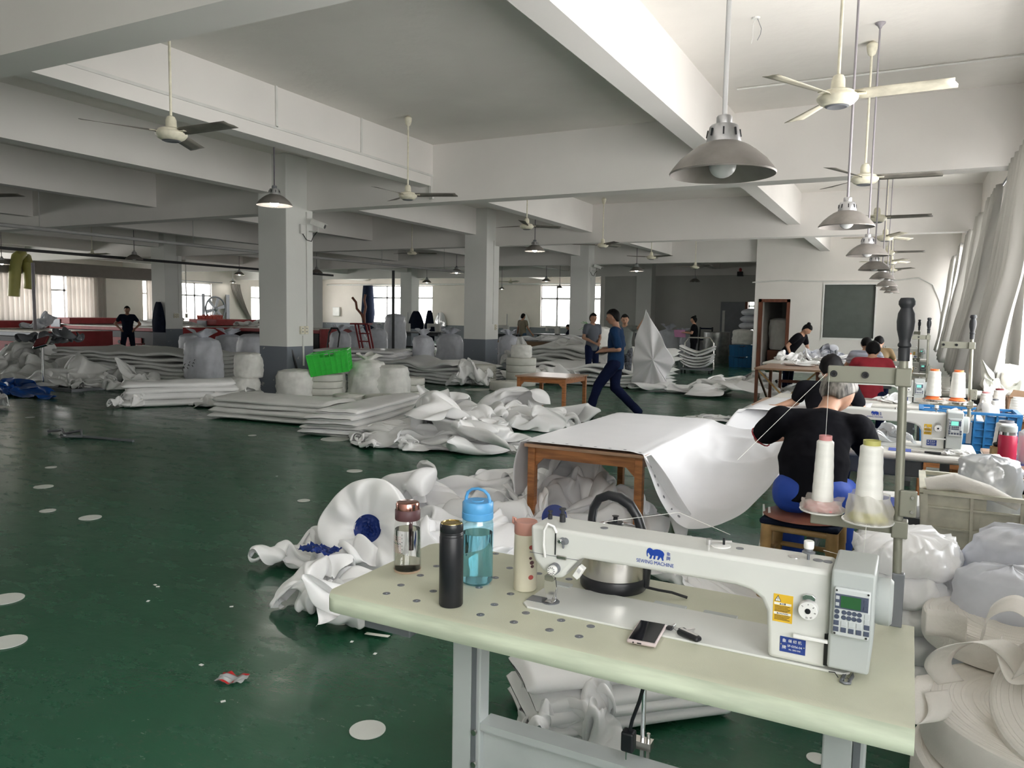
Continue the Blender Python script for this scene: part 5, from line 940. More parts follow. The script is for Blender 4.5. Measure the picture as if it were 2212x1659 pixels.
SHEETS['heap2'] = [
-67,-14,5,22,26,23,16,13,16,26,26,25,12,10,5,-6,7,13,-3,-2,1,-6,0,-2,0,-4,-18,-9,-10,-14,-26,-23,-13,4,5,4,-8,0,-5,2,2,3,0,0,3,1,1,-2,4,-2,3,3,-8,-2,1,6,-3,16,-4,3,
6,-10,-3,-3,1,0,1,0,1,-8,2,8,-15,3,4,-3,1,0,4,1,0,5,-3,0,-2,2,0,2,4,-8,7,0,4,1,5,3,-6,5,-3,1,-3,-1,2,-1,0,-2,-1,-2,-16,17,0,-2,-4,-2,1,-3,4,-3,-1,-3,
-1,4,7,5,4,-8,-9,-1,7,2,4,5,0,-3,0,-6,4,-3,4,3,3,0,-2,-6,8,-3,9,-3,-5,-4,-4,-5,-3,-4,-2,-5,3,5,5,10,-2,-5,-6,-1,4,1,6,-3,-7,-1,3,4,-5,4,5,7,2,-2,-11,0,
16,-3,-1,4,-4,-7,-2,-8,-8,-4,0,-3,-3,4,11,4,0,0,-1,-3,-3,-1,-1,1,-1,5,-2,7,-9,-2,5,7,4,-1,-3,-5,10,3,1,0,-3,-4,-10,1,-5,-6,-1,-1,3,-5,-5,2,0,9,6,-2,0,-5,1,1,
12,-6,0,-5,2,3,1,3,1,0,7,-4,-6,2,2,0,1,-4,-3,5,0,-2,-4,1,-2,-3,-9,-9,10,9,7,8,-6,0,-11,-1,12,11,-6,-4,3,3,3,-2,-1,0,-1,5,-8,7,6,4,-7,-9,5,1,-6,4,2,0,
-7,-5,-5,0,1,10,12,2,-5,-9,-1,1,-1,0,15,3,1,1,-7,-7,-6,9,-5,-7,13,-1,-2,-16,-4,7,-1,3,-4,2,-2,-3,-4,-1,-1,4,5,4,1,3,2,3,-1,-5,-9,-8,4,10,11,-7,-6,-5,-2,0,1,-3,
28,-11,-23,-9,0,8,4,-4,2,-3,0,0,3,-6,0,0,3,2,2,-4,3,2,7,-1,-14,-3,3,-1,1,-2,2,1,6,-10,-2,6,17,-5,-8,-13,-4,1,2,-1,-2,-6,1,4,4,4,-2,-2,-6,-1,0,3,1,2,1,-2,
5,2,-2,5,-13,0,6,2,0,-4,2,8,0,6,4,1,-8,-14,-5,2,-1,-9,5,2,9,4,-3,-3,-7,-5,1,2,1,5,-1,3,3,8,-4,2,-9,-4,5,7,-3,-1,2,0,-10,1,6,-1,-2,-1,-6,-4,0,-1,-1,6,
2,5,10,-5,2,-1,-5,-4,2,-3,4,-5,1,7,1,-2,-2,5,-2,-2,-2,7,-2,0,-25,1,5,6,0,8,-4,-4,1,5,-5,3,1,4,10,10,-2,-8,-8,-6,0,3,-1,-4,3,2,4,-5,2,3,-4,1,4,9,0,-9,
-27,0,2,4,13,0,3,0,1,3,-6,-2,0,6,6,9,2,-8,-15,-5,0,3,-3,10,2,-8,6,-4,10,-1,-3,1,8,7,0,-8,-13,3,0,7,3,3,-6,-2,2,0,4,-3,-4,2,5,3,-7,-9,0,3,0,1,4,1,
-14,-2,-1,5,12,-2,5,5,7,3,-2,4,-4,-1,4,3,3,-2,1,0,4,3,-2,-9,-6,-2,-8,-1,6,2,3,-4,-2,-1,1,-8,-2,10,8,-4,0,-3,2,13,6,-5,-4,5,-1,2,-3,2,-1,-2,10,2,1,1,0,-7,
-6,-12,-8,3,16,11,1,-2,-11,-11,-9,-1,18,0,-7,8,-4,16,2,1,2,-5,3,-4,-11,4,8,-1,-2,-1,5,10,0,-7,-2,-1,2,0,-16,2,1,13,4,2,-5,-19,-1,17,2,-8,-4,0,8,5,1,4,-6,1,2,-2,
-10,-5,4,9,1,5,2,1,2,-3,-8,4,-2,2,4,-14,-5,-12,3,6,4,-1,7,6,1,-4,4,9,0,-3,8,-10,-2,2,-3,3,-17,6,7,5,-2,0,-1,-3,0,0,5,2,3,-12,8,-10,-15,-6,-2,2,8,9,5,-3,
-3,11,11,1,2,9,-8,-5,-7,-5,3,-1,7,-8,-1,-2,7,-3,-5,-1,-8,6,1,1,-5,-1,-6,8,-5,-2,9,-2,-9,15,-6,0,11,9,0,-9,6,-6,7,-1,-3,-6,-1,-3,5,-5,-8,-3,-4,1,3,-7,-2,-3,2,0,
3,3,4,-12,4,7,-2,11,4,-3,-3,-5,-5,4,7,4,-2,-1,-3,10,3,-8,-5,0,8,-3,-3,-5,-3,-3,-9,-5,0,-5,-1,5,9,6,-4,4,-5,-2,1,-3,7,1,-3,-4,-3,2,6,5,-2,5,2,4,-8,-2,1,-1,
12,-1,-13,-6,-4,-1,-3,-4,-1,1,-5,3,5,9,3,-2,0,5,-6,4,0,-4,0,-4,1,-7,-1,7,7,-5,8,-2,3,1,0,2,9,-8,-7,-12,1,4,-2,-2,5,1,4,1,-9,-6,2,4,5,3,10,0,-7,-11,-2,1,
-2,0,-4,3,6,5,-2,1,7,9,3,-2,0,5,-9,-1,-6,-8,10,2,-1,7,5,-7,-12,-9,-2,6,4,6,5,1,1,4,-4,-5,-4,-5,-3,1,-2,9,-2,-3,5,4,13,4,-1,-3,-2,0,3,-7,-3,8,3,2,-4,-4,
3,-4,-8,2,3,2,5,-5,5,0,1,1,-8,-2,-3,1,8,-5,-3,-2,2,7,4,1,-7,4,7,2,-1,7,-12,2,2,1,-4,-5,-5,-1,2,-5,2,2,-2,-1,-3,1,5,1,6,-3,1,-4,-4,-1,2,3,-2,5,-4,2,
3,-5,11,3,2,-4,-11,-6,0,-2,9,-5,-1,-6,0,2,-1,0,-7,4,-6,-4,1,8,7,6,-7,-9,-3,4,9,1,2,-2,-5,-1,10,-4,2,2,-5,-6,-5,6,-2,-15,0,12,-2,1,0,9,0,-13,-5,-5,-2,4,-1,3,
6,-1,2,-2,-8,8,3,-1,0,-10,-3,4,-4,8,-1,-7,-2,-8,9,8,-9,-1,-4,4,8,-1,6,6,-4,-25,-2,-3,9,-3,3,-3,-6,2,3,0,7,1,0,-2,-7,-1,2,1,-16,6,-4,0,-4,-1,18,-5,14,3,-4,0,
3,12,-3,-9,-7,-6,-10,0,5,6,-5,-3,-15,4,8,9,-1,-2,-3,0,-1,-2,0,1,-16,-2,6,2,-4,9,-1,2,6,10,0,0,3,3,2,-9,-6,-6,-14,1,5,10,2,-13,1,-2,1,9,6,-10,-6,1,4,-3,-5,4,
-7,-6,-1,4,8,17,-20,-5,4,9,11,-2,-3,-3,-7,-4,5,5,-16,-5,5,2,8,12,-6,-2,-2,1,4,-3,-5,-9,-2,10,7,-10,-152,11,13,3,3,-3,1,-3,6,10,15,1,-9,-6,-10,0,-9,-15,-9,0,7,10,14,18,
14,19,6,-7,7,10,4,-3,7,2,7,6,-2,-9,3,0,2,2,-3,6,5,1,2,-10,7,0,3,-5,7,5,2,3,0,2,4,0,-5,-15,-3,10,-3,1,-2,-1,-10,3,1,-6,-9,4,-3,4,-3,5,3,5,1,0,-5,7,
-2,2,2,0,0,7,8,-1,-3,-4,-2,0,6,0,-5,-2,-3,-4,-5,-5,9,-4,-1,-7,-2,-4,3,1,0,0,8,2,3,-4,-18,13,9,-2,3,6,-3,2,-1,3,-2,-3,-9,-2,6,0,-4,2,2,-10,-8,3,4,8,-8,-2,
3,7,-5,0,-2,0,5,-1,0,-1,0,5,4,-1,-7,2,7,3,0,-7,-1,-2,-6,-1,-3,3,0,-9,-2,-3,5,6,1,-4,-2,7,10,2,0,-6,0,5,-1,-2,-7,3,5,-5,2,-3,1,1,6,8,-2,-1,-2,-1,2,-8,
-8,0,5,-11,-1,5,1,-3,-7,2,0,8,6,4,-1,6,7,0,-2,-3,-13,-6,10,-10,-7,7,2,2,6,5,4,-1,0,2,0,-4,-6,-6,0,-4,-5,-2,1,0,-5,-2,7,-1,5,4,7,8,4,-3,-7,-2,1,-4,-6,-3,
-1,0,4,2,1,-1,6,0,-2,0,2,-7,-1,-2,-6,5,-5,-6,2,-2,-7,-5,3,0,13,-13,-8,0,2,0,-4,4,15,2,-5,-1,-2,9,5,-3,-5,-5,-10,4,7,-2,3,2,0,3,-9,-5,-1,-2,-2,0,-1,-7,-3,12,
-1,-5,2,9,0,-3,0,-5,5,5,-5,3,6,-4,1,-2,-5,1,-1,2,-1,2,0,4,1,-5,-6,6,-1,7,7,-2,-2,-4,-15,-11,2,6,10,-5,-6,-1,-1,-1,-2,-7,1,-2,1,11,2,5,-3,-7,5,1,5,1,-9,2,
-3,-10,2,9,15,0,-3,2,3,-3,-1,-14,19,6,-3,-5,-7,-7,-7,-1,-2,1,4,0,6,-6,4,0,5,1,3,3,-2,-5,-4,0,3,-4,4,4,-11,12,-7,6,4,0,5,9,22,2,-3,-3,-4,-2,-10,-9,-9,15,7,6,
-12,0,-1,7,-5,5,-1,-6,0,-6,4,-2,10,9,-3,-7,2,-9,6,5,-2,3,5,7,10,3,-1,-8,2,-2,1,0,-4,-2,4,1,-4,1,1,1,6,-4,-12,-3,-3,6,-4,0,2,20,1,-5,-4,3,3,-1,2,3,0,-3,
3,-3,-6,1,0,12,6,-4,-4,-5,5,-3,2,1,-1,2,3,-17,-2,-3,-2,-2,6,3,-3,13,10,-5,-5,2,7,3,4,-5,-5,-11,0,-5,0,4,9,-1,7,0,-3,-3,0,-1,0,-4,13,-5,-18,0,13,2,-10,5,-7,3,
2,6,0,0,6,4,7,0,-5,-3,-4,0,1,1,2,4,0,-2,6,3,-1,2,-4,0,-2,3,-3,-8,-10,5,1,2,0,5,9,0,-7,-6,0,16,8,-1,2,-6,-7,-3,4,-5,3,2,2,-1,0,2,-2,7,6,0,-1,3,
1,-3,-3,-15,3,-3,-2,0,5,4,14,-5,-8,-11,23,-3,6,-5,-6,-2,-3,8,3,3,8,0,2,-1,-1,-1,-3,5,9,3,-1,-1,-6,-1,-10,0,1,1,-2,4,4,7,-3,-10,0,-6,0,15,-6,5,-12,5,3,8,-1,3,
12,-7,-3,1,2,-9,-1,4,9,7,1,-7,-1,-13,-2,2,5,9,1,-2,6,2,-4,10,-3,-12,-7,1,9,0,1,-11,7,3,-1,4,-3,5,7,-2,-2,1,-3,1,0,1,4,2,-5,0,-9,0,3,8,5,-1,3,-7,2,9,
2,-3,-4,-1,6,-4,-9,0,-1,1,1,-1,0,5,-5,-3,3,9,1,-1,2,-3,3,9,2,-10,-9,-2,6,-2,-2,4,0,0,1,2,0,14,-4,2,-3,-10,-2,-2,0,-5,6,-1,7,-6,-6,5,1,0,10,2,1,6,-1,0,
2,-3,-8,5,1,3,4,3,-12,-5,-2,-5,6,-3,7,1,-9,-1,3,1,-1,0,0,0,9,2,-1,0,-4,0,-6,10,4,1,0,-1,2,1,-1,-10,0,0,10,-4,7,-5,-4,4,-9,1,-1,-5,6,-2,-4,-1,12,7,-4,-3,
8,4,-1,-9,-15,4,15,0,-3,-3,-3,-5,6,11,1,9,-1,0,-2,7,1,-6,0,-11,-3,-7,-3,3,2,4,-4,7,10,0,-1,2,14,-4,2,-7,2,-8,-1,-5,-3,-7,1,5,-3,9,19,1,-1,1,-8,-16,-4,2,-5,-2,
12,-8,3,-2,1,13,2,3,6,5,5,-1,15,-2,-8,3,1,-4,-12,-6,1,-2,-6,-3,3,3,6,7,8,3,2,16,3,-1,-9,-9,-15,6,-6,-5,-8,9,17,-8,4,10,4,0,12,-3,3,-3,3,-2,2,-1,-3,-6,-6,11,
9,-6,-9,2,-2,-2,6,8,5,-2,-3,-6,-4,-1,0,0,-4,-9,14,-3,-9,-2,12,12,12,-1,0,-3,-2,7,5,-1,-5,-3,7,-3,0,6,-5,-7,-8,7,0,2,0,-4,2,4,-4,0,-2,1,5,-6,-6,7,-7,-9,7,13,
-1,3,-1,2,2,1,-1,2,6,10,-3,-6,-11,3,12,-2,-3,-8,2,-4,-6,3,-3,-5,14,4,1,-4,-1,5,-8,8,-11,2,3,4,-11,2,4,0,0,-2,0,14,6,7,-4,-5,-5,-4,8,3,0,-2,-8,-18,-2,2,7,6,
13,9,0,-5,-2,3,6,-9,-3,4,-5,-6,-8,-1,3,1,-1,0,7,1,-4,-2,8,4,2,1,4,-3,5,-21,-18,5,3,1,15,10,5,2,0,7,-8,1,1,2,-2,-6,-3,-11,-12,-3,-3,2,5,6,3,-3,-4,-1,7,6,
8,3,-4,2,-1,-1,-5,-6,7,6,-4,7,-3,-7,7,0,7,-7,-3,5,-3,-2,-3,0,-5,-17,-4,3,6,9,3,-4,-5,1,0,5,9,-1,1,13,-3,6,-4,11,-3,-1,-1,-3,-2,2,1,0,-11,-4,-1,2,5,-7,-6,-1,
-17,1,-7,2,6,10,3,-4,-2,-3,3,-1,1,3,-1,-1,13,2,0,5,-1,-4,0,0,-1,2,-11,-2,3,-6,2,0,1,0,-10,1,-18,8,10,-9,2,10,-12,8,4,-5,-9,-1,-1,2,1,-2,1,12,10,-6,6,4,-9,1,
-1,-5,3,-10,6,1,-14,12,0,-9,-7,0,24,-4,2,-9,-7,-4,1,2,1,1,10,-2,2,4,4,-10,-13,-1,2,7,9,1,10,13,10,-6,-11,0,-2,-3,3,4,0,4,2,4,19,-3,-5,-2,0,-2,-2,-1,-6,5,-5,3,
3,-2,-3,2,3,-2,0,-2,-3,1,-6,-4,4,25,0,-14,-5,-1,-4,1,12,7,-2,-9,10,5,0,-2,-1,1,0,-6,-6,-7,13,-5,-2,0,-2,2,4,4,-3,-3,4,2,-6,-7,-3,-1,16,0,-5,-1,6,4,1,1,-4,-2,
4,3,5,2,-2,1,-4,-8,0,4,-2,9,-4,-11,-5,8,6,10,2,-7,-4,1,3,-2,-7,-1,0,6,-2,8,1,2,-2,-5,-4,-2,11,-2,-5,3,1,0,-2,-3,2,3,-5,-10,4,9,-4,-10,11,0,2,1,0,2,4,2,
-6,-6,4,-5,-2,6,4,-1,-3,-7,2,-2,1,6,-3,1,2,-3,2,2,-3,0,-2,-8,-5,0,12,10,-14,-3,-4,9,0,0,-2,-2,6,-2,-5,-1,8,-7,0,1,2,0,-2,2,8,-6,1,1,2,2,-3,6,5,-8,-7,4,
1,-4,1,-1,-1,-9,4,1,0,-4,-5,-1,7,4,-3,-1,3,4,-3,-2,-3,4,-3,-2,6,-4,-3,2,2,-1,2,3,8,-5,-14,5,3,6,-10,-1,4,-5,-1,-3,-1,1,9,-5,-6,11,8,1,0,0,4,-6,-10,-2,3,-2,
-10,-7,-5,-2,0,10,7,1,4,5,4,-3,-9,3,6,-3,-6,2,-3,-1,3,4,-5,4,-2,1,12,10,2,2,-1,-2,-4,-5,-7,9,-20,0,2,4,2,1,4,0,6,-2,-3,4,2,-17,-4,3,6,7,-1,0,0,-1,-1,8,
7,-4,-6,17,5,-2,-6,4,6,3,-3,-20,-19,-3,5,9,12,-1,-6,10,-10,-6,1,0,-7,19,15,-2,-7,-13,3,4,-6,-3,3,0,5,-4,-6,-1,12,-4,-6,-3,17,3,-3,-7,-18,11,4,7,6,5,-1,-13,-2,-6,-2,-2,
8,11,-9,-4,7,7,-7,-4,6,5,-1,-10,0,-4,3,3,-6,9,6,-8,-2,2,-1,2,-4,4,5,-7,-5,8,3,0,-10,16,-2,-8,6,-4,-6,4,4,-6,9,-1,-6,-4,0,-2,-6,8,2,-3,4,0,7,-2,-6,1,4,6,
-8,3,-5,-2,-4,3,7,0,-1,-2,24,1,-8,-9,7,2,-5,11,-1,-2,-4,-5,-4,-1,-5,0,8,4,-6,9,-16,8,-8,6,11,7,7,-6,3,-11,2,-9,4,2,4,4,-4,18,-5,-11,11,1,4,0,-7,-2,6,-1,7,5,
-21,-9,11,2,-8,0,5,-5,8,-10,11,8,-2,-1,8,-4,-5,-1,2,3,0,-3,5,-7,4,10,-6,10,4,-7,-4,-2,2,13,2,-2,-5,-8,3,-1,-9,-7,3,9,-2,-2,2,9,-4,3,2,8,-8,-3,-4,7,1,3,-8,3,
11,6,2,-4,-3,-8,-5,-2,8,7,0,-4,-4,0,-4,0,4,-11,8,6,-10,-1,5,4,1,7,-4,4,-2,-8,-4,3,5,-2,4,3,0,-3,0,2,0,-3,1,4,3,2,-15,-8,5,6,-16,-4,13,-6,-2,0,4,15,-7,0,
-5,0,4,0,1,-3,0,-2,8,1,-11,-2,-3,3,9,-2,-5,7,5,5,0,-7,-13,-7,23,6,-15,-12,1,5,1,-1,3,6,1,-9,8,-4,-18,3,4,0,3,4,-6,0,3,-8,6,0,5,-2,-5,2,12,3,-7,-2,-18,2,
15,-1,0,-4,-5,8,2,-7,8,-9,-4,7,9,-13,7,-4,-1,2,-4,1,-1,-6,1,0,-4,5,-3,6,-4,6,-3,2,-4,-1,-1,13,-15,-8,4,9,10,5,-3,-1,-9,-1,3,2,-5,11,9,2,-1,-11,-6,-4,2,-6,-4,9,
1,-9,-6,4,17,0,-9,2,-2,-3,7,6,-5,5,5,-2,-3,-8,-5,6,2,-2,2,2,13,-5,-2,7,-3,3,-10,-3,-5,8,-1,-5,3,0,-5,-5,-3,4,4,-4,1,-9,15,-11,6,3,-4,3,-6,-5,2,9,6,-1,-1,-9,
1,2,1,-9,0,0,4,-13,6,2,4,4,-3,2,-3,-2,0,-14,2,-13,2,-4,13,12,11,-8,0,-4,-2,1,-2,-4,8,1,-9,-2,7,1,-18,-2,3,4,-3,16,-5,1,4,-2,-1,3,-3,-7,3,5,-15,4,-4,8,9,8,
-12,0,-2,0,1,-10,1,-3,-5,-8,-1,3,7,-3,-6,-9,1,1,9,-3,1,8,2,2,0,-4,0,5,-1,3,-1,-1,5,2,0,-4,2,-7,3,0,-8,-1,-11,-5,-4,-2,7,-2,2,-4,1,2,2,9,-4,-2,4,-14,3,0,
9,-1,7,2,-6,-5,-3,7,0,-6,-1,3,0,7,1,-4,-4,1,-10,-10,-6,9,5,2,5,-8,11,8,-2,-1,6,-2,-8,1,1,3,-13,2,-1,-2,1,-5,6,-1,-1,-2,-1,5,1,4,2,2,-3,-1,2,-15,-5,1,-2,8,
11,1,-3,-2,11,-3,-4,-3,-3,-3,8,0,-3,-11,1,-12,3,7,0,3,-3,9,-5,1,1,2,-2,1,7,-2,-6,-2,3,-5,-6,-1,13,-4,-1,-1,-9,7,4,-5,-3,-4,-2,0,9,4,-9,4,-13,-4,12,0,3,0,5,-8,
6,-2,-7,-5,-3,-4,2,15,7,-4,-6,-6,4,2,-2,-3,5,-5,1,-4,-8,6,-7,4,-5,5,2,-9,-5,5,13,3,-1,1,4,4,-5,-14,-3,-2,-2,-2,14,12,-1,-11,-5,1,-1,4,0,-3,-3,3,-7,-6,1,0,1,-4,
4,-1,3,-3,23,15,-15,1,1,8,-6,-3,-14,-10,-2,8,7,19,2,-13,-17,-5,10,0,-2,7,-4,6,-9,-4,-4,2,5,7,-5,-6,3,-6,-8,9,11,-7,19,4,-5,-5,6,-12,-7,-5,0,-2,9,9,9,-14,-8,5,3,1,
-8,0,4,1,-3,-6,-1,12,6,-2,0,-8,-6,3,-4,12,-4,3,3,5,-4,-5,-3,0,-6,5,12,4,0,-3,-2,-1,-3,3,2,-1,-10,-3,5,-5,0,-7,8,8,8,2,-11,6,-2,-5,7,2,0,-9,4,-5,-8,-6,1,6,
11,13,4,3,-1,-13,-1,9,1,1,-2,3,-8,1,-1,1,-8,5,2,-3,1,-3,7,3,3,4,5,-5,-1,5,-12,-7,-2,-1,-3,7,18,4,-2,1,3,-4,-12,11,2,5,-3,-5]
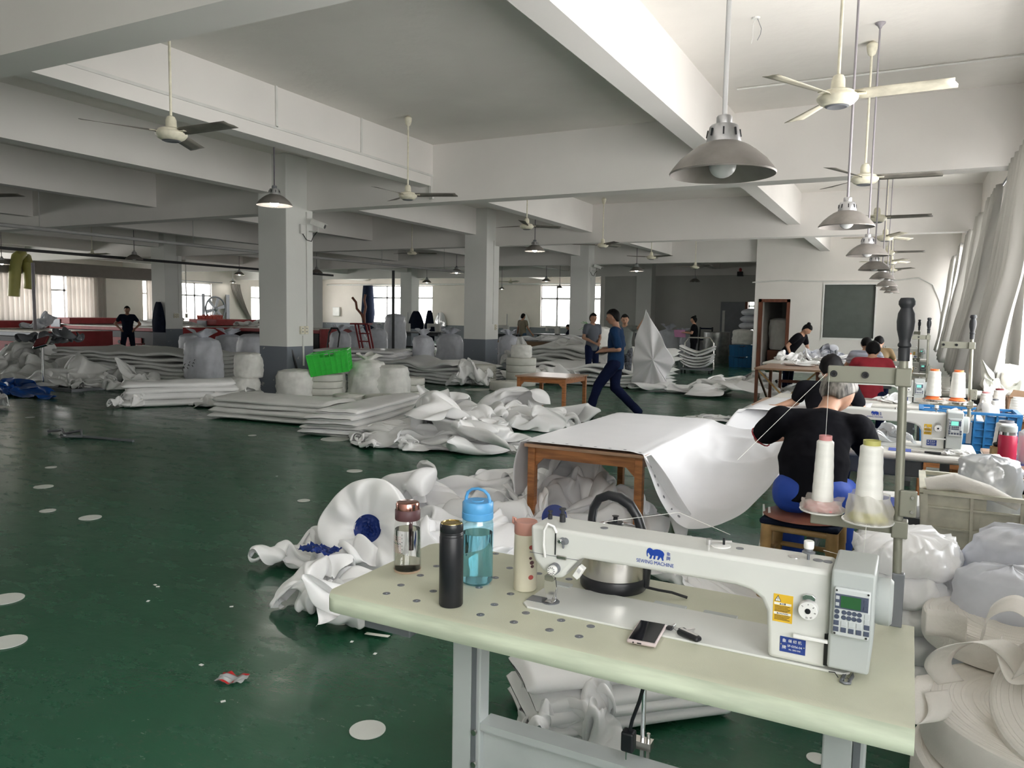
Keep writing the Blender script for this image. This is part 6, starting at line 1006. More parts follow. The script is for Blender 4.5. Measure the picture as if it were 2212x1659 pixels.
SHEETS['flat3'] = [
9,39,24,5,0,-1,-7,-1,-5,-7,-4,4,4,-6,-7,0,12,22,20,10,13,14,18,22,17,-17,-15,-6,0,-3,2,7,-1,-3,-6,-4,-17,-2,2,7,5,-1,3,-7,8,4,8,-1,-2,1,0,-5,-3,-2,-6,1,-1,2,1,-1,
4,12,6,3,2,4,-1,-5,2,-1,-2,-12,-18,-8,0,7,4,1,-2,1,3,10,13,7,-1,-4,-3,3,-4,-9,-2,0,-2,1,2,-1,-9,17,11,0,3,-1,-1,-6,-5,-3,-4,-1,-14,-7,-6,0,3,5,0,10,0,11,4,2,
-3,-1,2,9,0,-10,-8,-2,1,-2,0,-2,-4,-11,5,7,1,13,2,1,-3,-7,-4,-4,-6,-6,-6,-3,-2,2,6,2,12,-6,-3,-3,4,9,-1,5,8,0,-10,-8,-4,-3,-3,-3,3,6,-3,-1,-1,2,9,3,-3,-3,-1,2,
8,-19,0,-4,-1,-4,5,2,-3,3,-4,-2,0,8,13,3,-2,1,-2,-7,1,-6,-3,0,2,2,-4,4,-5,-4,-2,9,9,-4,-7,1,13,-10,-11,-1,-4,1,0,3,-6,0,-5,4,2,0,9,0,-4,4,3,-2,1,-1,-3,0,
1,-1,7,-6,-5,-6,1,1,6,11,0,-6,19,-5,-15,-7,-6,3,4,3,-1,-8,-5,1,9,-3,-3,2,0,-4,6,8,1,6,-6,-2,-1,-1,-1,-1,0,-1,-4,-1,3,-2,9,-3,19,3,4,-3,4,-3,-13,-22,1,-2,0,-6,
0,8,1,-9,-6,1,6,10,1,2,1,-4,-2,3,5,-1,-2,-2,-2,-6,-2,-2,-1,9,13,8,8,-2,-6,-18,-9,1,-11,6,-3,-5,-2,4,1,-4,-4,3,6,3,2,-1,4,1,-5,2,-1,4,12,-13,-10,-3,-7,2,0,7,
13,5,-1,-10,-7,-4,-1,0,-2,-8,6,1,-1,-1,-5,1,7,4,-6,3,-2,-1,0,2,5,-3,-3,4,-5,6,-3,-12,-13,2,5,3,14,-2,-7,0,-2,-2,-1,-2,6,-6,-3,3,-6,-5,3,-1,2,-3,8,0,-6,-1,3,4,
3,-6,4,-3,-3,-2,-4,-6,-7,2,1,4,6,-6,-5,0,5,11,-1,-2,-8,-3,2,3,-6,-7,-3,4,2,-2,-3,1,3,1,2,0,-1,0,0,0,0,1,-7,-3,-5,0,-2,0,-14,-5,3,1,3,10,12,-3,-1,-2,-3,-2,
7,-8,-4,-4,-5,9,-6,-7,4,2,-1,0,4,-1,-3,0,1,-5,3,-1,6,-5,-2,-2,-17,-3,-5,5,8,16,7,-4,-3,4,2,0,-5,1,-6,-7,-3,-6,14,-5,-5,1,-4,-1,1,5,-8,-7,-4,1,0,12,-1,2,5,-5,
-17,-4,-2,8,2,7,11,6,1,5,-8,-2,3,0,-2,-3,-5,-6,-2,8,-2,0,1,3,-13,-10,-7,-2,-2,5,8,0,6,-2,3,8,-17,-1,2,2,9,3,3,8,3,-4,-1,-9,-1,7,3,-1,1,-1,-3,0,0,1,-1,-11,
-6,-3,3,-6,-2,3,-2,-1,1,4,1,6,-17,4,1,-2,5,-4,1,14,7,3,-4,-7,-3,-5,3,11,4,3,-8,-5,8,-2,-1,-8,-11,3,-3,7,-3,-4,1,-6,-1,1,2,1,-17,5,5,-2,-5,-5,-8,-2,3,6,17,5,
-9,-2,1,3,10,9,2,-4,-3,-3,3,-4,-10,-8,1,3,7,-5,0,3,2,5,-6,-5,-16,2,3,2,-5,-6,-5,-3,2,4,2,14,11,2,-4,-2,1,1,9,-1,-1,2,-6,-7,-1,-3,-6,-4,3,6,1,5,5,6,2,-7,
-14,0,0,-2,0,-3,-3,3,2,0,-4,-4,-1,4,5,4,4,3,0,8,-2,1,2,2,2,-5,-8,-7,-4,-1,11,0,15,1,2,3,-15,5,-8,1,-1,0,4,3,-5,-3,-6,-5,7,-1,3,12,6,-1,-4,0,0,-4,5,3,
2,0,-1,-2,-10,-2,6,13,-4,-12,1,17,-15,9,0,-7,1,1,2,-2,-4,-5,-4,3,-7,5,9,2,1,-1,-2,-3,2,4,4,-1,-1,4,7,-8,0,1,-3,1,-5,-6,12,4,-14,8,8,0,-5,4,-11,-9,2,-3,0,2,
6,6,0,0,1,-2,-8,-2,5,4,4,-4,2,6,2,4,2,-5,4,-11,-12,12,14,-9,-14,7,15,1,-1,-13,-3,-8,-2,2,3,7,2,1,6,-2,-5,-7,2,0,4,2,-2,3,5,-1,2,6,5,2,-13,-12,0,7,5,7,
-2,2,-1,11,-4,-11,-2,0,-6,1,6,2,9,1,-4,-1,-4,0,-3,6,-1,0,-6,9,-1,-4,-1,3,-5,1,-10,6,12,4,-7,5,3,-6,0,-8,6,2,-4,0,0,-5,0,5,2,4,-1,-7,-6,0,14,2,-2,-5,-10,-1,
6,-3,-2,4,12,2,9,6,0,-4,-12,0,-6,-1,-2,-3,-9,3,6,-1,-2,-1,-1,-1,0,0,-1,-6,-2,5,3,9,-2,-6,-8,-4,7,15,7,13,7,10,0,-2,-5,-3,-3,-14,-9,-7,-4,-2,-2,1,4,7,-2,-3,0,-1,
-2,-2,-4,-2,1,3,3,2,0,-8,-3,1,9,9,13,4,-3,12,-2,1,-3,1,-2,-7,-17,2,-6,-3,2,4,0,1,5,6,-10,-2,2,0,-5,-1,-1,0,-1,-1,1,1,1,9,3,7,2,0,10,-2,3,-4,3,-8,5,-2,
-14,-4,-5,0,0,-1,1,6,7,5,3,-12,-2,4,7,6,1,-17,-8,-1,5,4,1,5,8,4,4,2,2,-4,11,-8,-5,-4,-1,8,-13,-15,0,5,0,-1,5,3,11,3,5,0,-10,-1,4,5,0,1,-8,-6,-1,7,1,3,
11,8,-2,-7,0,3,2,8,-9,-1,-13,5,-28,13,9,10,3,-2,-3,-5,-6,2,6,1,0,-3,2,-4,-2,8,-2,-5,-1,-1,17,-1,3,1,-5,0,-11,2,6,9,7,-4,-6,-19,7,17,6,-5,-1,3,-10,-16,5,-9,1,7,
-5,-1,0,-4,3,1,5,-6,1,5,2,7,-3,-4,-1,-2,0,-6,0,1,6,13,1,-5,23,-4,-1,-1,-2,-3,-6,-12,4,6,-8,5,5,-7,0,6,0,1,-1,12,0,-2,-3,3,-10,-6,3,3,-1,-3,-7,3,10,4,4,0,
22,-2,-3,-1,-5,-5,0,-2,-14,5,2,-4,12,3,-8,1,3,7,5,-1,-1,4,1,-5,-2,-15,2,-2,6,-4,-3,-4,12,2,4,3,-227,3,7,9,16,16,8,7,3,6,15,16,21,4,2,-2,-8,-5,0,5,5,12,16,24,
29,22,12,0,4,4,5,4,7,-4,1,-4,5,0,-2,0,1,1,1,-8,7,6,-2,-2,-11,2,-7,-5,-6,-4,2,6,10,4,7,4,2,-1,1,4,0,-2,0,0,-1,4,0,8,10,-2,0,-1,-3,-1,3,3,-1,4,-3,-8,
-5,0,0,-5,-2,0,0,5,11,4,-3,-2,0,1,1,2,3,-3,0,0,-1,6,7,3,17,-3,-4,-6,-6,-2,-1,4,7,2,-3,-4,-13,-4,8,0,5,11,2,3,2,-2,-8,-7,-10,-1,-8,-1,3,12,9,4,1,6,2,0,
21,-2,-6,-5,-6,-5,0,-5,-3,9,8,2,8,-15,-14,9,19,3,5,-1,-7,-9,-2,-14,-8,-5,5,8,4,5,1,3,1,2,4,2,15,-2,-1,-4,-1,-1,-9,-5,1,-3,5,9,5,2,-6,10,2,5,-3,-1,-6,-4,-1,-2,
-15,-3,5,-1,-3,3,3,3,9,-5,-9,1,11,1,-4,3,0,-4,-13,6,-1,-7,-1,-4,4,8,14,4,-4,-1,2,-2,-3,-1,-8,-2,5,-7,-3,0,3,-5,-3,0,6,15,7,-2,3,2,9,-2,-3,-11,2,-4,3,2,-3,-1,
-8,9,11,6,4,-11,-3,-2,1,-1,-10,0,1,9,0,-3,-8,0,2,3,-7,6,17,5,9,-8,6,2,2,2,2,-4,-8,-5,-6,2,3,3,8,3,-5,2,1,-3,-3,2,-2,-10,3,2,-2,-1,2,0,-2,1,0,-1,5,15,
10,1,-11,5,6,7,1,-1,-12,-6,-3,-3,7,1,-6,2,10,12,0,-6,-8,-2,5,-1,-7,-5,-3,3,3,-6,-1,-2,6,-4,-2,7,13,5,6,0,-14,-10,4,1,3,-5,-6,-2,-6,1,7,1,5,6,7,-6,-5,-3,3,6,
-4,-13,-2,-2,4,11,4,4,-7,-9,-6,-2,16,9,4,-9,-16,-5,0,10,2,-5,-3,-5,0,3,-4,3,8,-3,-2,-4,-2,2,8,5,3,-6,-10,-4,2,6,5,0,-6,3,-6,-8,20,-1,0,0,-3,-13,7,4,-2,-6,2,-3,
5,-6,1,-2,4,0,-14,4,-3,-3,3,12,6,-3,-1,-2,2,4,0,2,-3,1,-7,-5,11,-2,8,0,2,2,-15,-9,1,8,2,-1,-2,1,2,3,-3,3,-2,-5,-1,-1,0,1,7,4,4,4,1,-5,-1,-9,7,-8,-2,-7,
2,8,0,7,3,0,-14,-7,-1,-4,6,2,3,6,7,1,-5,-4,6,-3,1,-2,-7,-3,4,16,4,1,-2,-9,-11,4,-4,-1,-4,-2,-5,10,-1,7,0,2,2,-7,-2,2,-4,15,5,4,3,-3,-6,-6,-2,-1,0,2,-5,-6,
3,-3,8,7,-6,-3,7,-4,-9,-6,5,-10,-8,1,4,6,11,1,2,1,2,2,4,2,2,0,-1,-4,-6,-3,-6,-2,1,-4,3,-4,-3,6,10,-2,-6,5,-5,-3,5,-2,-7,0,-10,-3,-1,6,17,5,4,6,5,2,-3,2,
0,-4,-7,-5,1,-3,-6,-3,-3,7,1,4,-1,7,-5,-2,-4,-5,4,-2,0,-4,-2,1,-3,-4,-2,0,13,6,-1,-4,-3,7,10,4,0,-2,-4,-1,-2,-4,-1,-1,-1,2,8,8,-2,-10,-8,0,4,-7,-4,-1,-5,4,-4,0,
-3,-1,1,2,-4,7,3,3,-1,0,3,3,6,0,-1,-7,-2,9,2,-1,-1,-1,6,4,-6,-9,-8,-2,2,3,-9,-4,5,4,0,-10,5,-5,5,1,-2,-10,5,5,0,0,3,-1,-1,1,0,-1,7,4,2,4,4,2,-2,-4,
-5,-7,-5,-1,0,-3,1,-6,1,2,5,0,5,5,-3,3,-16,11,0,5,3,-2,-8,-2,-3,1,1,4,-2,-3,16,2,10,3,-2,-7,-8,-7,2,0,-10,-1,-2,-2,4,4,2,-1,14,4,-6,-11,2,-7,11,3,0,-2,-6,-5,
-5,1,3,6,-1,2,-3,15,1,-3,5,-5,-6,0,2,-7,11,-7,-9,1,4,3,1,8,13,0,-3,-16,-6,-2,0,7,5,1,1,-5,-3,3,6,2,-3,-3,7,3,0,1,2,-2,0,6,-4,-1,0,-4,2,8,-3,-11,-1,17,
0,-10,6,0,-7,2,-1,-2,-1,-2,3,5,5,4,-2,2,2,2,-6,2,4,9,-2,0,4,6,5,-5,-7,-2,6,-1,-8,-8,5,1,-7,-4,-4,2,1,2,6,-2,1,-1,1,1,1,-3,2,-5,2,-2,4,2,10,3,2,8,
6,0,2,1,-1,8,-7,-11,-9,-1,8,-2,-8,3,-9,0,8,4,1,0,-2,6,-1,-4,-4,-4,-4,-1,-2,7,2,8,3,2,-1,9,16,0,-1,6,3,-9,-14,-10,-1,10,5,-2,-4,-12,-1,3,12,4,0,-2,0,0,-1,1,
1,-7,-6,-4,-2,1,9,3,1,-2,5,6,8,11,-1,0,-4,-10,-7,-4,4,4,0,6,-16,5,-1,9,2,4,-3,-1,-1,2,4,-3,-5,2,-2,-6,-5,0,5,2,1,5,1,3,-4,10,8,-6,-14,8,3,-3,1,-1,-2,10,
-15,0,12,2,-2,-3,1,-1,4,-1,-2,6,2,-4,-1,3,2,-4,-4,2,0,0,2,-9,1,-3,-2,-4,7,18,16,0,-6,-6,-4,2,-16,8,7,-1,-1,3,0,5,-4,-1,2,-4,-4,1,-2,-2,3,5,1,-2,-4,-1,2,-2,
-5,-3,-4,5,2,-8,25,25,-6,-9,-4,-2,-10,13,-2,-6,-1,7,6,1,-3,-4,-3,-5,0,0,2,-1,4,-1,4,1,1,-2,-4,0,-7,-6,6,-1,-2,-3,-2,24,18,-9,-1,-5,12,-10,-7,0,4,0,-3,-9,15,0,-8,1,
-2,0,1,16,-2,0,-1,5,3,-4,-9,-4,-4,-4,0,5,-4,-5,-8,1,18,14,-2,0,15,-11,2,3,-1,-4,-1,-16,6,12,-3,-6,3,4,9,2,4,0,-5,5,0,-3,-12,-6,-3,1,0,1,0,-5,-2,-2,1,16,0,-5,
16,3,-8,-8,-1,0,-4,2,-6,1,8,0,-5,16,4,1,5,2,-2,-14,-8,-5,3,-5,1,0,-4,-1,4,10,-5,-9,-4,1,9,3,11,1,0,-9,-6,2,1,3,-5,-4,0,8,-2,4,12,4,4,-5,-8,-10,4,-1,-8,-2,
2,3,-2,-12,15,-3,2,0,-10,1,4,1,12,0,5,4,4,13,3,0,4,0,6,6,2,6,-4,7,9,-5,-13,-14,-8,-8,-1,-2,14,17,6,-5,6,-7,-8,-9,-4,4,3,0,0,-3,4,5,3,-14,-1,7,-8,3,4,-7,
5,3,-1,-6,-2,3,3,4,0,2,2,-3,-10,1,-4,-5,-3,12,6,5,0,1,-1,2,1,-4,-2,0,3,3,-6,0,3,-1,-3,8,-3,-2,12,-6,-12,-2,2,1,3,12,5,2,-12,-17,0,3,-5,5,10,6,7,-2,-5,-12,
-1,0,0,-2,-3,-7,11,2,8,-11,3,-1,-5,-2,0,4,-3,-7,1,4,10,11,6,-2,-4,-5,-15,-1,-1,-3,2,8,2,0,4,-1,-5,4,0,-4,0,-2,1,9,4,6,-15,-4,-3,-6,0,2,7,2,6,4,7,6,-4,-8,
0,-9,-1,7,-4,-4,-8,-1,1,1,1,9,-3,7,-5,-7,-3,10,3,-3,4,3,-5,-5,-1,-3,-10,10,3,6,6,2,6,-1,-7,1,-7,-3,10,3,-2,-7,-4,-13,3,1,1,5,0,2,-4,0,2,4,0,-4,-5,-2,6,8,
3,-7,-10,2,11,3,-1,-1,-3,-5,-4,3,5,-2,5,0,1,-7,-6,2,-7,8,0,-4,1,1,8,3,3,2,-3,-3,-6,6,-1,-1,2,-6,-1,-8,1,11,0,0,-9,-6,0,0,3,6,-4,1,-4,-1,0,3,10,-19,11,9,
7,1,-4,7,-3,-2,-2,-5,6,-9,10,-2,4,8,1,-9,3,-1,0,0,-8,-5,-2,2,2,5,6,-7,4,4,0,-3,1,-2,-13,4,6,-2,4,0,1,-4,-6,-1,-2,10,-9,5,-3,5,-5,11,-1,-8,-1,-3,5,-6,1,4,
2,4,-3,1,8,2,0,1,-3,5,-12,-10,-2,2,3,-2,-13,-8,-3,-1,4,14,5,-10,-1,1,15,4,-29,-3,6,9,2,0,0,-1,9,8,-4,3,2,11,5,-7,-16,13,-1,-12,1,-2,-7,-3,-5,3,-3,-1,2,0,6,0,
2,8,12,-20,11,-15,-11,2,5,1,-1,3,3,7,7,-1,1,3,2,3,-4,-13,16,-5,-5,-2,-1,1,0,-1,4,2,-2,-3,1,0,4,7,-5,3,3,2,-18,-7,-2,1,0,5,10,-2,-1,7,-6,-4,0,7,6,-5,3,2,
-7,0,4,-3,6,5,8,-3,-4,-8,-1,3,-2,-3,-4,5,3,12,-3,-16,-8,-1,6,7,-1,0,2,0,11,-16,2,1,5,1,-6,3,-4,2,-2,7,0,5,0,2,-7,-4,-3,9,1,-13,-4,1,-2,11,17,-9,-14,-3,10,3,
-5,1,7,5,-12,-3,1,-3,0,9,-12,9,2,-6,2,-3,10,-1,-1,4,-4,2,-2,-5,-2,6,5,-7,-7,-3,11,5,-3,0,-9,-5,9,11,-4,-16,-2,13,-5,-1,1,-3,10,-10,0,3,-6,-2,9,-9,3,6,-5,-1,-4,-1,
5,2,2,-2,-4,-1,-1,2,0,-1,2,7,4,-1,-4,-3,0,8,2,-6,-4,-7,-4,6,5,-6,0,-1,1,9,-10,-6,9,-1,5,-4,-5,-1,-8,1,9,1,-12,2,18,-1,1,4,-2,-12,6,1,4,-8,6,-1,-6,-7,-1,10,
2,2,2,-2,-10,6,1,-6,5,-3,-7,1,-1,-3,1,8,0,-3,4,0,2,11,2,-5,-14,3,1,8,-2,0,-5,3,-10,2,-1,8,2,-3,-1,-1,5,-11,0,4,1,4,0,-13,-2,2,7,3,0,-1,1,1,-2,1,1,-8,
1,2,0,5,10,0,-5,-9,2,2,0,-5,4,-6,-3,9,2,0,0,1,-3,-2,1,0,-6,-1,-3,6,0,-6,1,9,-6,-2,4,7,-7,-6,-2,4,3,6,-4,1,-6,-5,6,2,3,0,-2,-3,4,8,7,-6,-11,0,-1,10,
17,-1,-5,-7,0,-2,-5,3,-2,-10,-5,4,4,-6,1,6,-3,-3,-2,-2,-5,6,1,-3,-5,7,7,0,0,3,0,4,1,-6,2,6,-13,0,5,-10,-4,6,9,2,4,-6,-9,-3,2,0,1,-4,-3,-4,2,-10,8,14,9,-12,
3,3,-2,2,-5,-7,7,6,6,2,-1,-13,-4,-10,3,14,4,0,-3,-6,-6,-2,8,1,-2,3,-10,-7,-4,-2,0,10,11,12,0,-4,10,-2,1,-4,-15,6,-1,-1,1,-5,5,-1,0,-1,0,-1,3,-1,-6,1,7,2,-2,-2,
0,-1,1,-11,1,-5,1,13,16,3,-5,-6,1,0,1,-1,1,-2,-2,-1,1,1,-7,1,2,5,-5,-4,-4,0,4,3,2,13,-13,-7,0,-6,1,1,-3,18,8,11,0,-21,-4,6,-4,-5,2,8,14,-4,-13,0,-10,3,0,2,
-3,6,3,-4,-4,1,1,2,0,1,3,-7,-1,5,-3,14,11,5,5,-4,-6,-11,-5,3,-11,8,5,1,-5,3,2,-7,4,-6,-2,1,1,-4,1,5,1,5,-5,-2,4,-1,0,-1,0,6,11,2,-2,-14,-1,-3,-5,11,1,-6,
-3,12,2,-1,-3,-12,4,-10,5,5,9,-2,-10,2,-1,4,-3,-2,11,-2,-10,-2,6,3,9,-1,4,1,-10,-7,-11,0,0,8,3,4,3,5,1,-6,3,-2,-10,0,-6,3,3,9,7,-3,-4,-4,3,-4,-1,1,1,0,3,13,
2,1,-6,-6,-3,-3,-6,-4,9,-6,5,2,12,3,-5,-4,-11,3,-2,7,-4,-2,-3,11,8,1,-1,-6,3,-3,-10,8,3,-6,0,8,5,-1,-11,-8,0,-1,3,-1,-2,-1,1,1,27,-18,-17,-7,-1,2,8,3,14,-2,-7,-8,
10,6,1,-4,4,-3,-3,-10,7,0,4,4,1,-14,-9,5,10,8,7,-11,-16,2,-2,1,-15,-10,-1,3,2,-4,6,11,0,16,4,-6,-9,-2,2,2,2,3,-1,-5,-2,11,4,1,-14,-7,0,2,6,5,-2,0,-2,-10,-3,7,
-27,14,17,8,3,-9,-4,-3,-2,-6,15,-8,-8,-5,-5,11,3,9,4,0,2,7,3,-12,-8,-2,-1,-2,3,1,0,1,-1,-1,6,-1,7,-2,-2,3,1,0,-4,-11,14,-6,-5,10,-13,2,2,-6,1,1,9,3,12,5,-2,-15,
-12,1,6,-1,-3,1,-1,1,3,12,-1,-4,12,-3,-9,-6,8,7,-6,-5,1,1,-5,7,5,-13,8,1,-9,-4,5,10,0,0,-9,-4,7,-3,-1,4,-9,2,1,5,11,4,-6,-14]
